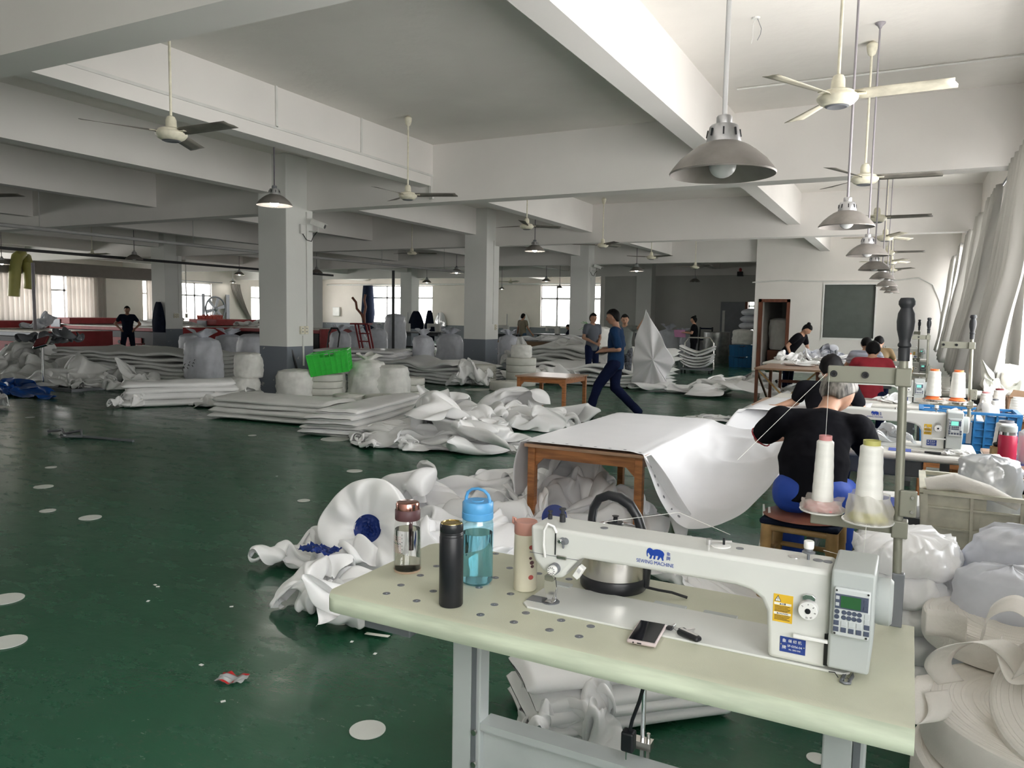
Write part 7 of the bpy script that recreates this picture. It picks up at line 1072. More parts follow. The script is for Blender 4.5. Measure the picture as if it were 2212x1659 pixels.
SHEETS['long4'] = [
-81,26,21,19,10,17,22,12,4,16,21,16,18,25,12,-4,-1,-10,-3,6,0,16,15,-17,8,12,26,-9,-14,2,6,18,12,-13,-5,-3,-14,6,4,0,1,-3,-4,1,6,-4,-10,4,9,-2,-7,-2,-2,4,7,-1,1,-4,1,5,
8,1,-8,-9,2,-3,11,-3,1,3,-4,3,-4,2,1,-1,-3,-4,-7,3,5,2,2,-7,1,-1,-1,1,-2,2,2,1,-1,-2,-2,11,5,2,-15,-4,0,4,2,2,-2,8,0,-3,6,-12,-1,1,0,-8,-1,1,9,0,4,-7,
-8,3,3,1,3,0,-5,-2,2,-2,1,17,-8,-8,-5,3,0,6,2,-2,10,-4,2,2,-5,-5,2,2,-3,1,-3,-2,7,10,-2,5,-16,-4,0,2,-1,2,-1,0,6,1,-2,0,-4,-7,-1,5,1,3,3,4,1,1,-5,-7,
-7,-2,2,1,0,1,-6,-4,3,4,9,7,-10,-6,5,-8,-4,4,2,7,0,-1,0,0,-5,-8,1,13,-1,-6,-3,9,-8,6,2,3,-5,3,1,-5,3,-2,-5,-2,-3,9,10,-12,7,-4,-1,-8,-5,1,11,2,2,0,-2,1,
-9,-2,2,5,7,-4,0,-6,-6,4,2,-10,5,-5,-3,5,-6,-5,0,0,-3,1,5,-2,11,-6,-6,5,0,-4,2,1,3,-4,3,-3,-6,0,2,2,5,-2,-1,-9,3,3,-4,-8,-8,7,-5,1,0,0,2,-4,1,-3,-2,7,
-2,6,-5,6,0,0,-5,-1,-6,1,6,-4,-5,5,-3,-5,6,0,-7,4,7,-4,1,-9,-8,4,-6,-4,6,-1,1,2,-2,2,-5,3,1,0,-5,11,3,-7,-3,-3,0,-3,0,0,3,4,-4,-6,-2,7,-1,-1,3,1,-1,4,
-4,0,0,-5,1,-1,-5,3,0,-3,-1,5,-2,-2,3,1,8,-4,-2,2,-3,1,-11,0,7,-4,3,-2,0,11,3,-8,-10,1,3,9,-5,0,-1,-1,0,-1,2,1,-4,-5,3,1,0,-3,-1,1,3,9,-2,-1,-4,3,-11,-2,
2,3,-2,1,-2,9,7,-6,-14,-8,9,18,-10,2,2,-2,-2,0,6,2,-1,-12,3,5,1,-2,-3,2,-2,4,8,4,-10,-10,3,-5,6,1,0,-5,1,2,6,-3,-3,-8,8,3,-15,3,4,1,-2,4,5,5,-1,-11,-3,3,
2,7,-6,-4,0,0,2,3,2,-11,-4,2,7,1,-5,-1,3,-4,-3,8,-3,5,5,-1,-16,3,10,0,-3,4,4,5,-8,-9,3,1,1,6,7,-8,-3,-5,3,-3,2,5,-8,-1,2,1,-6,5,1,-3,-5,2,12,0,6,-9,
-11,4,3,10,-11,-1,4,4,0,-7,0,-1,0,2,7,6,-1,-1,-17,-5,6,2,3,0,-5,1,-3,8,4,-3,-9,3,9,10,-11,-4,-2,-4,2,-1,0,-4,3,6,-6,5,-6,-1,-1,-1,8,-2,11,-3,-12,-4,4,5,-1,-2,
-1,-1,0,10,0,-5,1,1,-2,3,-4,2,2,-3,-4,-3,1,5,-3,-4,2,0,-3,-1,-3,-1,2,12,-2,-2,-6,-1,-2,1,10,2,-7,-7,8,5,1,-3,1,3,-6,-1,0,9,3,-6,-5,-8,8,7,-2,-7,0,2,-8,2,
-2,-3,11,3,-7,-1,5,1,-9,0,10,-1,3,-6,3,-4,2,1,4,1,-5,1,3,9,-1,-6,-6,-4,17,1,-6,0,-5,2,-7,2,-2,-1,4,3,-5,0,8,-6,-1,1,2,4,4,-6,-3,-1,0,1,1,-3,6,0,5,4,
-2,-5,-10,8,8,0,1,-8,2,1,-4,-5,1,2,1,0,-2,6,2,-4,2,-4,-9,3,7,0,1,-3,0,-9,3,0,8,3,2,8,0,1,-2,-2,-9,0,4,-1,6,-1,1,-4,-11,5,-2,-2,-1,10,3,-5,10,-3,-13,-3,
4,13,-6,-9,-5,0,1,5,7,-2,6,11,12,-8,-10,-7,-6,1,4,9,3,0,2,-15,7,-5,-5,-7,4,8,5,7,4,-9,-2,-9,-5,5,13,-3,-12,1,2,2,2,2,11,8,0,-6,11,-15,0,0,3,-2,4,1,-9,-3,
4,-1,-5,-7,8,1,3,15,-1,0,-6,-9,-14,8,8,-1,3,1,4,-4,1,8,5,4,-4,2,-9,6,9,-6,-1,-2,-4,-3,-5,5,-1,3,-7,-3,5,4,6,3,-1,-6,9,-9,-9,3,-1,12,-5,8,4,4,-3,10,-4,-2,
1,-10,-2,19,5,-6,-8,-6,-6,5,-8,6,0,4,-7,0,3,1,2,2,-2,11,-10,-8,3,-4,9,5,9,-2,-3,6,4,-2,1,-9,-1,-2,16,2,-4,-3,-8,-12,-6,4,1,4,5,-1,3,-7,-3,1,-7,6,11,-2,-9,23,
2,-3,-2,5,2,-3,-8,3,4,2,-8,-7,-2,1,10,2,-1,4,-12,-11,-9,-1,6,0,14,0,-6,-3,-6,-3,-1,3,7,-3,14,14,7,-3,-4,-15,9,8,-4,-8,-1,-5,-2,-10,-4,6,3,4,-1,-2,-6,4,-7,-6,1,-8,
13,-3,5,-2,-6,-5,5,-1,7,-1,10,5,5,-2,-5,0,-16,15,3,-6,-11,6,-8,-9,-2,7,-2,3,-5,-6,6,-3,4,-7,0,0,6,-4,6,2,-4,-6,-2,8,-3,-6,9,5,-2,1,4,-3,1,-9,-2,-8,0,-7,3,-1,
0,9,-4,-1,-9,5,-3,0,0,5,-6,6,-17,10,5,9,0,-9,1,-2,-3,4,2,2,0,1,-3,4,-4,-3,-3,-4,-6,-3,0,5,0,5,2,-10,2,-7,4,0,6,-3,4,-12,1,-2,1,17,-2,-2,-1,-4,0,0,7,0,
-1,1,-6,2,9,-7,-10,1,-7,0,-8,5,-1,1,4,-7,1,4,-1,3,1,0,-8,1,-6,3,4,-3,13,3,-3,-2,-12,11,-1,2,-1,3,-5,-8,8,-5,-1,-5,7,-10,-2,-9,-3,-1,-1,-6,2,2,7,15,-4,-9,-4,2,
-6,-4,3,2,17,0,-2,-15,-5,13,0,-5,2,4,0,-2,-2,-5,-1,3,4,7,-15,-19,-1,-3,-5,6,-7,5,3,10,3,-7,-2,-7,-2,-3,-5,-4,10,8,4,3,-7,3,-2,-6,6,1,2,5,-12,6,-5,1,9,-2,-3,-3,
1,-6,-5,6,2,3,5,1,1,-3,2,-7,-4,-11,-6,2,-2,24,13,-18,7,-2,-5,-3,0,0,13,-1,-7,-6,6,9,-10,-7,13,1,-362,12,16,8,-3,16,29,39,27,18,19,19,17,-10,10,19,13,18,31,24,30,35,21,23,
30,13,33,30,-21,-21,-21,-22,-15,-14,-1,14,19,1,-11,-12,12,12,4,-8,-8,3,-7,-13,-2,11,-1,-3,0,3,3,1,7,2,-6,5,0,-8,-3,-6,-3,8,6,-3,-6,-7,6,1,22,-5,-7,0,5,9,-1,-9,-4,-2,-6,1,
-7,1,2,-1,-4,4,1,3,7,5,-1,2,-5,0,-10,-8,7,2,-2,2,-4,0,0,-2,24,-10,0,1,4,0,0,-5,-7,-1,-2,-1,-3,3,0,-3,4,-5,-3,9,6,4,-2,-6,-8,5,3,-12,4,4,6,-9,-3,5,-2,-5,
-2,15,9,2,-6,-2,-1,-4,-5,-10,10,-2,4,4,-5,1,1,-5,-3,7,4,-1,-4,2,3,1,-2,-12,-3,1,4,2,3,-1,-7,1,6,9,3,2,-2,-6,-1,2,-7,1,-1,8,2,2,3,-5,-5,-5,2,3,1,-5,-5,4,
1,3,-3,-4,-2,-4,-3,14,4,3,-15,-13,6,2,8,1,-3,-3,0,3,-2,-5,6,4,0,1,1,-5,-2,2,-1,3,-2,-11,2,-1,5,-2,-4,-3,4,1,5,1,5,4,-3,-13,-1,8,4,-1,6,2,-2,-3,0,-1,3,1,
-7,4,2,0,-4,2,1,-1,-3,-15,9,1,-1,-5,1,4,-3,15,3,-5,5,-3,-2,-4,10,0,1,3,3,5,-6,-9,5,6,-8,1,0,-10,2,9,3,2,-2,-3,-4,0,-4,-2,-2,6,-7,3,10,-10,3,10,-3,-5,3,0,
13,-1,-3,2,5,0,-6,-3,3,0,1,-4,2,-5,-1,8,7,2,-1,-7,-5,-2,-2,-2,5,1,-4,-3,-6,3,1,4,8,1,0,-3,6,2,0,3,-1,-1,-2,-2,-6,3,0,2,1,4,2,1,3,4,-1,-5,-6,-7,1,-3,
5,2,-8,-7,0,2,1,6,1,6,-1,1,1,0,3,4,0,-8,-5,3,6,-8,1,5,5,4,2,-3,2,4,-2,-4,-7,-10,0,3,2,3,-3,-9,-3,2,-1,1,13,4,5,-9,0,-5,3,6,1,-6,3,-1,5,-1,-3,2,
4,0,-3,0,3,5,-1,-7,-8,-2,-7,4,5,1,-4,-7,-3,-2,1,4,10,13,-4,-3,3,-7,-3,11,6,-1,-2,2,1,4,-4,-4,0,2,-2,-4,1,-1,-2,-4,-9,5,6,-4,-2,0,1,-4,2,1,-4,5,4,-11,5,6,
10,-9,-5,5,10,-4,-2,4,1,-5,8,-4,-3,1,1,0,-1,2,-16,-4,-1,7,5,-2,-10,-2,7,1,-1,5,6,-2,-11,-7,5,5,13,-8,-1,0,-4,4,0,2,3,2,-1,-4,1,3,3,-1,-1,-3,-5,-9,0,3,0,-1,
-7,-4,10,3,-2,7,10,-5,-20,-1,7,5,9,-1,-3,-3,-3,2,-1,-6,7,8,-4,4,0,1,7,0,-5,-2,-6,-3,1,5,1,-7,-12,-4,8,13,-2,1,5,-14,-1,-3,4,6,5,3,3,-3,2,-8,-12,6,-6,7,0,4,
8,5,4,4,-6,-12,3,1,-1,0,-1,-8,-2,1,-2,6,6,-5,7,-7,-4,5,2,3,5,4,0,0,-4,-2,-3,-7,2,-6,4,4,9,7,-3,1,-4,-8,8,3,0,-7,-13,-2,8,2,-9,14,3,-9,-1,12,2,2,-6,-1,
8,2,-7,-6,-1,0,1,0,-4,-3,-2,1,12,3,0,2,-6,-5,1,4,-4,-10,11,-14,5,6,-6,6,9,-9,-2,10,10,5,-4,-5,9,0,-5,-8,-10,3,13,4,-10,2,-5,6,-1,0,1,0,9,-14,-6,4,-5,5,9,3,
-13,-3,23,-7,-4,2,-8,-1,1,19,0,-4,13,-4,-4,-19,8,-2,9,10,-8,-5,5,-5,-1,-4,5,-2,2,-5,-4,-2,-1,3,9,-2,-6,8,2,9,0,-3,-10,0,-5,9,12,2,8,-1,-2,-3,-2,-3,-2,10,1,-11,1,7,
-13,2,-3,1,0,5,-1,-8,0,9,-2,1,-4,-3,-2,0,13,11,-1,-9,4,2,5,2,15,-7,-5,1,-2,3,-7,1,6,1,-2,-9,0,-2,-1,-3,-5,12,3,-9,-3,6,-3,3,7,-6,-11,5,4,14,2,-7,9,3,-5,2,
9,-2,-5,9,-4,1,-4,-5,10,-5,-4,-2,0,-4,0,-2,8,-7,-4,-5,6,1,-2,19,1,-5,8,-2,-3,-1,-3,3,9,-10,6,2,4,0,2,10,-10,1,-2,-4,8,6,-13,-1,-1,-9,2,0,-3,5,-3,-6,4,6,-7,-8,
12,6,-6,1,13,-1,0,0,-1,5,2,1,3,3,6,3,-2,-5,0,-3,2,10,-7,-6,-3,-7,0,1,2,7,-5,-10,4,1,-7,4,-2,-6,1,2,9,7,4,4,-9,-1,12,3,7,1,8,-1,-3,-12,3,10,-1,-4,7,-13,
0,-5,-2,0,7,6,-6,-3,1,-4,4,0,-6,-2,-2,14,-12,-1,9,16,-4,-2,4,1,11,3,3,0,-7,-2,9,1,3,-2,1,-9,-15,-2,-3,1,4,3,2,6,-7,-3,4,5,-4,-3,4,0,13,-14,-3,4,9,1,3,-7,
19,-3,2,-2,1,2,-1,-1,-3,6,6,-1,-26,-11,-5,4,6,1,1,10,0,-4,1,-3,7,5,-5,-2,2,11,6,-2,-5,4,-5,-6,21,-2,0,-3,-3,4,8,-10,-5,6,7,5,-9,-5,-32,5,4,-1,6,-1,5,-7,3,4,
5,6,2,-1,-1,2,2,1,1,3,-11,-3,19,1,-2,-3,4,3,-5,0,-1,0,-2,-3,8,-1,-8,-24,2,0,2,1,5,1,5,-2,6,8,3,-3,-2,1,-3,2,9,-8,-20,2,18,0,0,-7,5,1,3,-2,-5,-3,-3,5,
6,-2,-4,-19,-4,-2,-3,3,6,10,-3,-3,8,7,1,0,1,-3,-4,6,0,-22,-4,4,14,-2,2,2,0,1,-1,-5,-17,6,6,2,5,-9,0,-12,-14,4,2,14,4,-2,-3,7,3,3,1,3,-2,1,1,-2,2,-21,8,3,
7,-5,5,3,-1,3,-3,-13,3,-1,6,1,-1,-2,-6,8,-27,-2,14,14,-6,-3,8,4,-1,3,4,0,1,-5,2,3,-13,-11,-6,21,5,0,-6,14,-9,-1,0,0,2,-1,-4,5,3,-4,-3,3,-10,-12,15,6,-2,-2,2,6,
1,2,-1,1,4,-5,-3,-8,-2,-1,-2,1,3,19,6,-6,-3,-1,-1,-7,0,-1,3,1,14,-9,-1,7,12,18,-6,0,9,2,-6,3,-17,-12,-8,20,4,-9,-14,8,-17,0,28,33,0,-5,-7,2,-1,0,-2,14,6,-8,9,6,
-14,5,2,-2,-11,1,6,-3,0,8,-14,-1,5,-7,2,8,8,-4,2,-6,5,4,-5,-5,0,-12,0,4,16,3,-6,2,-6,-2,-9,6,11,3,2,-1,-6,-10,4,1,-2,-4,-5,-1,0,5,0,5,7,0,2,-2,-1,9,-6,-7,
0,12,6,1,-8,-12,9,-7,2,0,-10,2,8,11,0,-8,-1,-13,3,2,-1,-5,5,-15,4,9,8,-2,4,7,-2,-5,13,0,-8,-8,16,-3,-5,-4,-11,7,-1,-4,7,3,-3,-3,2,6,-4,-7,6,-3,-5,4,-4,-6,1,2,
10,7,-2,-3,-4,4,6,8,4,-5,-10,-8,6,-6,-13,-6,11,4,9,-4,-10,16,2,-5,-2,6,-5,2,-3,8,-7,3,-13,-1,0,16,6,-5,2,0,-9,-1,2,7,4,0,-2,-19,-2,-2,2,0,-4,16,0,2,-18,-7,11,10,
-6,-4,-1,6,-3,-1,6,-7,4,-10,10,-3,2,7,1,-2,2,-1,2,-4,-1,0,-8,2,-8,2,11,2,-5,1,7,2,-6,-12,6,3,-6,-6,11,-10,3,4,0,-7,1,0,2,7,-2,5,-2,-8,-7,8,5,9,-4,-6,1,-2,
-4,-1,3,9,3,-8,0,-3,13,-9,0,1,-7,-10,-2,8,-2,0,-4,4,12,-6,-2,1,7,-7,-1,-1,-8,5,12,0,-1,-3,-6,4,-7,3,4,7,1,-3,-6,8,-3,8,-16,0,4,-8,-3,2,6,-4,-1,13,-2,-5,3,-6,
-3,-5,7,-7,2,2,6,2,-3,-5,1,-6,3,-4,-9,1,14,1,-3,-5,-2,4,2,-14,13,-5,-10,5,2,1,6,2,1,1,-3,2,-11,6,-7,-2,2,-3,2,0,8,1,-4,1,-1,2,1,-10,-1,14,4,1,-4,-12,2,-2,
5,-3,1,-4,2,-1,11,2,-5,8,-1,-6,-8,-3,8,-4,0,-5,-5,-2,3,11,-2,14,-2,-3,3,5,-2,3,-3,7,7,-12,-7,0,2,-2,-4,4,0,2,2,7,-1,2,-1,-9,2,-3,2,1,5,-8,-12,-2,-5,6,21,-10,
2,-2,2,-4,6,0,-3,0,7,0,-8,-1,-2,5,3,-4,-4,-1,9,1,-2,4,-1,-11,5,-1,4,1,-2,5,-7,-11,-2,5,10,4,7,-7,-8,13,1,1,-3,-3,-5,0,4,2,-4,2,0,-5,0,3,2,1,0,-4,3,1,
-1,3,0,1,0,5,2,-13,6,1,-4,7,6,-1,1,0,3,-13,4,-2,-7,6,6,0,-9,10,0,1,-4,-5,1,0,2,3,-10,2,1,4,1,-3,0,8,1,-3,2,0,8,1,4,-2,-5,4,4,-9,-5,2,3,2,4,-7,
-4,6,13,0,-8,4,-6,-7,3,6,-1,2,3,-1,-9,-3,1,6,3,4,0,-4,-2,13,2,5,-1,0,-12,2,1,1,0,3,-9,6,-3,-8,4,3,13,9,-7,-8,-6,1,7,5,-3,-5,-1,3,-4,4,-4,8,-5,5,-2,4,
4,4,5,-10,-3,-8,1,0,12,6,-9,-6,2,1,-10,8,13,4,-8,-4,1,-2,-1,2,-6,0,3,5,-3,-5,-2,1,4,6,2,-6,5,5,4,-19,-9,5,2,-5,15,4,0,-5,1,-6,4,0,5,4,-1,-12,13,-4,-9,-3,
1,4,7,-7,7,-11,3,-5,4,4,3,-1,6,2,-1,-14,-4,-2,-1,4,3,11,7,-1,-13,6,-1,1,1,-9,-1,4,7,-2,-5,10,-4,4,-13,3,-1,2,-2,1,-6,2,7,-5,5,3,-8,-6,-4,-4,-3,11,1,8,9,1,
-5,-10,3,-6,0,-11,3,10,1,-1,3,1,-1,-11,5,3,3,-1,-1,4,2,-2,-3,-3,15,-12,-5,1,4,8,-1,-17,4,5,11,-11,-11,10,-1,-3,-6,-5,0,9,-3,3,7,-10,7,2,7,-12,-4,4,0,12,1,-3,-15,6,
0,-4,0,1,9,-2,6,-3,-9,-2,11,-10,2,0,-1,2,-2,3,-1,-11,0,0,21,2,-14,5,2,-3,-13,2,4,8,-1,-5,8,-7,-2,-2,0,1,0,6,0,8,-9,-4,5,5,-5,-1,4,2,-8,7,-4,-6,0,3,13,9,
0,-1,-3,4,-7,-19,1,-1,5,-1,7,-16,-6,6,-5,5,-1,0,6,4,-3,0,-5,11,-3,-4,-1,3,-4,2,-1,-2,1,8,-9,7,19,-2,-5,-6,3,-8,-11,-1,3,1,-3,-11,5,-11,0,7,-3,-4,1,4,10,-3,-6,10,
0,-6,4,-1,-5,3,3,-4,3,-3,1,10,6,-1,-11,-8,3,6,-1,-12,2,3,-8,-9,4,-7,1,-3,1,2,-3,-1,4,1,-3,11,3,-4,3,0,1,-1,-6,6,-6,1,2,1,-1,0,-3,11,-12,1,10,-6,-12,2,-8,-6,
-2,-6,9,0,2,-6,1,2,-5,4,0,5,12,-9,2,1,0,-3,1,-1,-18,16,3,-12,3,-5,2,9,3,2,7,5,-18,-16,-2,1,-9,-1,10,5,-2,7,7,-3,-3,-10,3,5,8,-7,-3,3,0,-8,0,4,-11,-1,13,-7,
-6,12,-4,-5,8,-6,3,0,7,-10,-15,9,-10,4,3,17,2,2,-8,4,-5,-2,0,2,-1,5,-7,-1,-3,-9,-1,11,-1,-3,3,4,-8,4,2,-5,1,3,-3,-8,0,-1,-6,10,-6,9,2,14,-2,-6,10,-10,-8,6,8,-2,
-2,-3,-4,-4,-5,3,-6,-1,16,1,-13,0,10,-4,-1,-4,-2,1,-2,-5,3,-10,6,10,-4,11,1,16,-5,-4,-17,8,6,4,1,-4,-2,5,-3,-5,5,-8,0,-9,17,-3,-6,-6,1,5,-3,-1,2,0,-15,1,-9,17,17,-4,
-1,1,0,4,9,-4,-5,-8,12,4,-1,-7,7,6,-1,-2,-6,-2,-4,12,-9,-1,-5,-6,3,-3,0,5,-11,7,1,-7,10,-9,-5,16,1,6,-7,-6,10,-2,4,2,-6,4,-4,1,8,2,-5,-10,0,5,2,11,-6,-6,-10,7,
-7,-6,5,5,-5,-7,2,8,-6,-2,8,-7,-7,3,8,-14,5,9,4,-2,-1,-4,-2,-6,10,4,-8,-7,-5,6,21,0,-5,-5,-7,1,-5,-3,6,1,7,-10,-7,5,-1,5,0,1]
def _decode(v):
    r = np.moveaxis(np.array(v, dtype=float).reshape(3, 36, 36), 0, 2); return np.cumsum(np.cumsum(r, 0), 1) * .004
SHEET = {k: _decode(v) for k, v in SHEETS.items()}
def sheet(k, name, label, cat, c, size, rz, m, group=None, mir=False, rot=None, z=None):
    """a crumpled cloth fitted to a size, standing on the floor at c"""
    co = SHEET[k].copy().reshape(-1, 3)
    R_ = np.array([[math.cos(rz), -math.sin(rz)], [math.sin(rz), math.cos(rz)]])
    if mir: co[:, 0] *= -1
    co[:, :2] = co[:, :2] @ R_.T
    lo, hi = co.min(0), co.max(0); co = (co - (lo + hi) / 2) / (hi - lo) * np.array(size); co[:, 2] += size[2] / 2 + .004
    mb = MB(); N = 36
    mb.add([tuple(map(float, p)) for p in co], [(j * N + i, j * N + i + 1, (j + 1) * N + i + 1, (j + 1) * N + i) for j in range(N - 1) for i in range(N - 1)])
    o = mb.build(name, m, smooth=180, sub=2, loc=(c[0], c[1], z or 0)); return tag(o, label, cat, group)
def ridge(p, s=1.0, oct=3):
    t = 0; a = 1; tot = 0
    for i in range(oct):
        n_ = noise.noise(Vector(p) * s); t += a * (1 - abs(n_) * 2.2) ** 2; tot += a; a *= .5; s *= 2.1
    return t / tot
def mound(name, label, cat, c, size, m, seed=0, amp=.35, group=None, z=0, fs=1.6, rz=0, n=44):
    """low heap of fabric: a dome broken by ridged folds"""
    def f(u, v):
        x = u * 2 - 1; y = v * 2 - 1; r = math.hypot(x, y); a = math.atan2(y, x)
        edge = 1 + .18 * noise.noise(Vector((math.cos(a) * 1.6, math.sin(a) * 1.6, seed)))
        q = min(r / edge, 1.35)
        h = max(0, 1 - q ** 2.2) ** .8 if q < 1 else 0
        k = ridge((x * 1.3 + seed * 3.1, y * 1.3 + .4 * noise.noise(Vector((x * 2, y * 2, seed))), seed), fs)
        h = h * (1 - amp + amp * 1.6 * k) + (.03 * k if q < 1 else 0)
        s = 1 + .10 * (k - .5)
        if q >= 1: x, y = x / q, y / q
        return (x * size[0] / 2 * s, y * size[1] / 2 * s, h * size[2] + .003)
    o = MB().grid(f, n, n).build(name, m, smooth=180, sub=1, loc=(c[0], c[1], z), rot=(0, 0, rz)); return tag(o, label, cat, group)
def sack(name, label, c, r, h, m, seed=0, tied=True, group=None, cat='sack', z=0, sq=.6, mark=False, lean=0):
    t = thing(name, label, cat, (c[0], c[1], z), group=group)
    rx, ry = (r, r * .85) if not isinstance(r, tuple) else r
    top = h * (.86 if tied else .97)
    prof = [(0, 0), (.90, .0), (1.0, .05), (1.03, .3), (1.0, .6), (.96, .82), (.80, .95), (.45, 1.0), (.16, 1.03)] if tied else [(0, 0), (.92, 0), (1, .06), (1.03, .4), (1, .8), (.9, .95), (.6, 1.0), (.0, 1.02)]
    nn = 40; vs = []; fs = []
    steps = []
    for i in range(len(prof) - 1):
        for k in range(4): u = k / 4; steps.append((prof[i][0] * (1 - u) + prof[i + 1][0] * u, prof[i][1] * (1 - u) + prof[i + 1][1] * u))
    steps.append(prof[-1])
    for (rr, zz) in steps:
        for j in range(nn):
            a = 2 * PI * j / nn; ca, sa = math.cos(a), math.sin(a)
            e = (abs(ca) ** (2 / sq / 1.6) + abs(sa) ** (2 / sq / 1.6)) ** (-.8 * sq) if sq < 1 else 1
            k = ridge((ca * 1.2 + seed, sa * 1.2, zz * 2.0), 1.9); k3 = ridge((ca * 2.5 + seed, sa * 2.5, zz * 1.2 + .7 * ca), 2.2, 2); w = 1 + .17 * (k - .55) + .09 * (k3 - .5) + .08 * noise.noise(Vector((ca + seed, sa, zz * 1.5)))
            vs.append((rx * rr * ca * e * w + lean * zz, ry * rr * sa * e * w, top * zz + (.02 * k if zz > .8 else 0)))
    for i in range(len(steps) - 1):
        for j in range(nn): fs.append((i * nn + j, i * nn + (j + 1) % nn, (i + 1) * nn + (j + 1) % nn, (i + 1) * nn + j))
    MB().add(vs, fs).build('sack_body', m, t, smooth=180)
    if tied:
        q = MB(); R0 = max(rx, ry)
        def f(u, v):
            a = u * 2 * PI; rr = R0 * (.16 + .40 * v ** 1.3) * (1 + .35 * math.sin(a * 5 + seed) * v); return (rr * math.cos(a) + lean, rr * math.sin(a), top * 1.0 + (h - top) * (v * (1 + .3 * math.sin(a * 3 + seed * 2)) - .0))
        q.grid(f, 40, 8).build('tied_mouth', m, t, smooth=180)
        q = MB(); q.M = Matrix.Translation((lean, 0, top * 1.03)); q.lathe([(R0 * .14, -.012), (R0 * .19, 0), (R0 * .14, .012)], 16); q.build('tie_string', M['clothd'], t, smooth=60)
    if mark:
        q = MB()
        for k in range(3):
            for i in range(4):
                x = rx * (-.35 + k * .33) + .02 * i; zc = top * (.38 + .05 * k + .03 * i); q.bar((x, -ry * 1.12, zc), (x + .03, -ry * 1.12, zc + .03 * (1 if i % 2 else -1)), .012, .003)
        q.build('ink_marks', M['ink'], t)
    return t
def roll(label, c, r, h, m='tapeg', z=0, group=None, rot=None, rin=.03):
    t = tag(empty('webbing_roll', (c[0], c[1], z), rot=rot), label, 'webbing roll', group)
    prof = [(rin, h * .96), (rin, h)]
    k = max(4, int(r / .012)); k = min(k, 30)
    for i in range(1, k + 1):
        rr = rin + (r - rin) * i / k; prof += [(rr - .003, h + .0008 * math.sin(i * 2.3)), (rr - .001, h - .0012)]
    prof[-2:] = [(r - .016, h)]; prof += [(r - .004, h - .006), (r, h - .016), (r * 1.004, h * .5), (r, .016), (r - .004, .006), (r - .016, 0), (rin, 0), (rin, h * .96)]
    MB().lathe(prof, 56, cap=False).build('wound_tape', M[m], t, smooth=30)
    return t
def sheetstack(name, label, c, size, n, m, rz=0, z=0, seed=0, group=None, jit=.02, wav=.01):
    """flat folded fabric lying in layers; every layer has its own edge"""
    t = thing(name, label, 'fabric stack', (c[0], c[1], z), rz, group)
    lx, ly, lz = size; th = lz / n; rnd = random.Random(seed)
    for k in range(n):
        dx, dy = rnd.uniform(-jit, jit), rnd.uniform(-jit, jit); sx_, sy_ = lx / 2 * rnd.uniform(.95, 1.0), ly / 2 * rnd.uniform(.95, 1.0); z0 = k * th
        def f(u, v):
            # closed loop cross-section (folded edge) swept along x
            x = (u * 2 - 1) * sx_; a = v * 2 * PI
            y = sy_ * (abs(math.cos(a)) ** .35) * (1 if math.cos(a) > 0 else -1); zz = th * .52 * (abs(math.sin(a)) ** .5) * (1 if math.sin(a) > 0 else -1)
            w = wav * noise.noise(Vector((x * 1.3 + seed, y * 1.3, k * .37))) * (k + 1) / n * 2
            e = 1 if abs(u - .5) < .495 else .0
            return (x + dx, y + dy + .02 * noise.noise(Vector((x * 2, k, seed))), z0 + th / 2 + zz * e + w + .002)
        MB().grid(f, 26, 24).build('folded_layer', m, t, smooth=60)
    return t
# ---------------------------------------------------------------- heap 1: white sheets with blue inserts left of the green table
def lobe(label, c, nrm, up, R, hole, m, seed, outline, depth=.16):
    n_ = Vector(nrm).normalized(); u_ = Vector(up); u_ = (u_ - n_ * u_.dot(n_)).normalized(); r_ = u_.cross(n_)
    t = thing('fabric_heap', label, 'fabric heap', c)
    def f(u, v):
        a = u * 2 * PI; k = (u * len(outline)) % len(outline); i = int(k); w = k - i
        w = w * w * (3 - 2 * w); ro = outline[i % len(outline)] * (1 - w) + outline[(i + 1) % len(outline)] * w
        rr = hole + (ro * R - hole) * min(v / .75, 1) ** .9
        fold = math.sin(a * 7 + 1.2 * math.sin(a * 2 + seed) + v * 2.5) * .018 * math.sin(min(v, .8) / .8 * PI) + .02 * (noise.noise(Vector((math.cos(a) * 2, math.sin(a) * 2, v * 2 + seed))))
        d = -.02 + depth * .42 * math.sin(min(v / .75, 1) * PI * .62) + fold
        if v > .75: q = (v - .75) / .25; d -= depth * q * 1.1; rr = rr * (1 - .06 * q) 
        p = r_ * rr * math.cos(a) + u_ * rr * math.sin(a) + n_ * d
        if p.z + c[2] < .006: p.z = .006 - c[2] + .002 * math.sin(a * 5)
        return tuple(p)
    MB().grid(f, 120, 30).build('white_sheet', m, t, smooth=180)
    def g(u, v):
        a = u * 2 * PI; k = ridge((math.cos(a) * v * 2 + seed, math.sin(a) * v * 2, 0), 1.5)
        p = r_ * hole * 1.06 * v * math.cos(a) + u_ * hole * 1.06 * v * math.sin(a) + n_ * (-.035 * (1 - v ** 2) - .012 + .03 * (k - .5) * (1 - v ** 3))
        return tuple(p)
    MB().grid(g, 48, 14).build('blue_insert', M['blue'], t, smooth=60)
    return t
ca = at(792, 1142, y=3.45)
lobe('white fabric heap with a round blue film window, standing left of the green table', ca, (.30, -.92, .30), (0, 0, 1), .265, .078, M['cloth'], 2.2, [1.05, 1.0, 1.12, 1.06, 1.0, 1.1, .98, .95, .98, 1.05])
sheet('flat3', 'fabric_heap', 'low crumpled white sheet on the floor at the far left of the blue-windowed heap', 'fabric heap', (-2.98, 3.40), (.85, .55, .26), .4, M['cloth'])
q = MB()
def _bf(u, v):
    x, y = u - .5, v - .5; k = ridge((x * 3, y * 3, 5), 1.5); return (x * .22, y * .12, .03 * k)
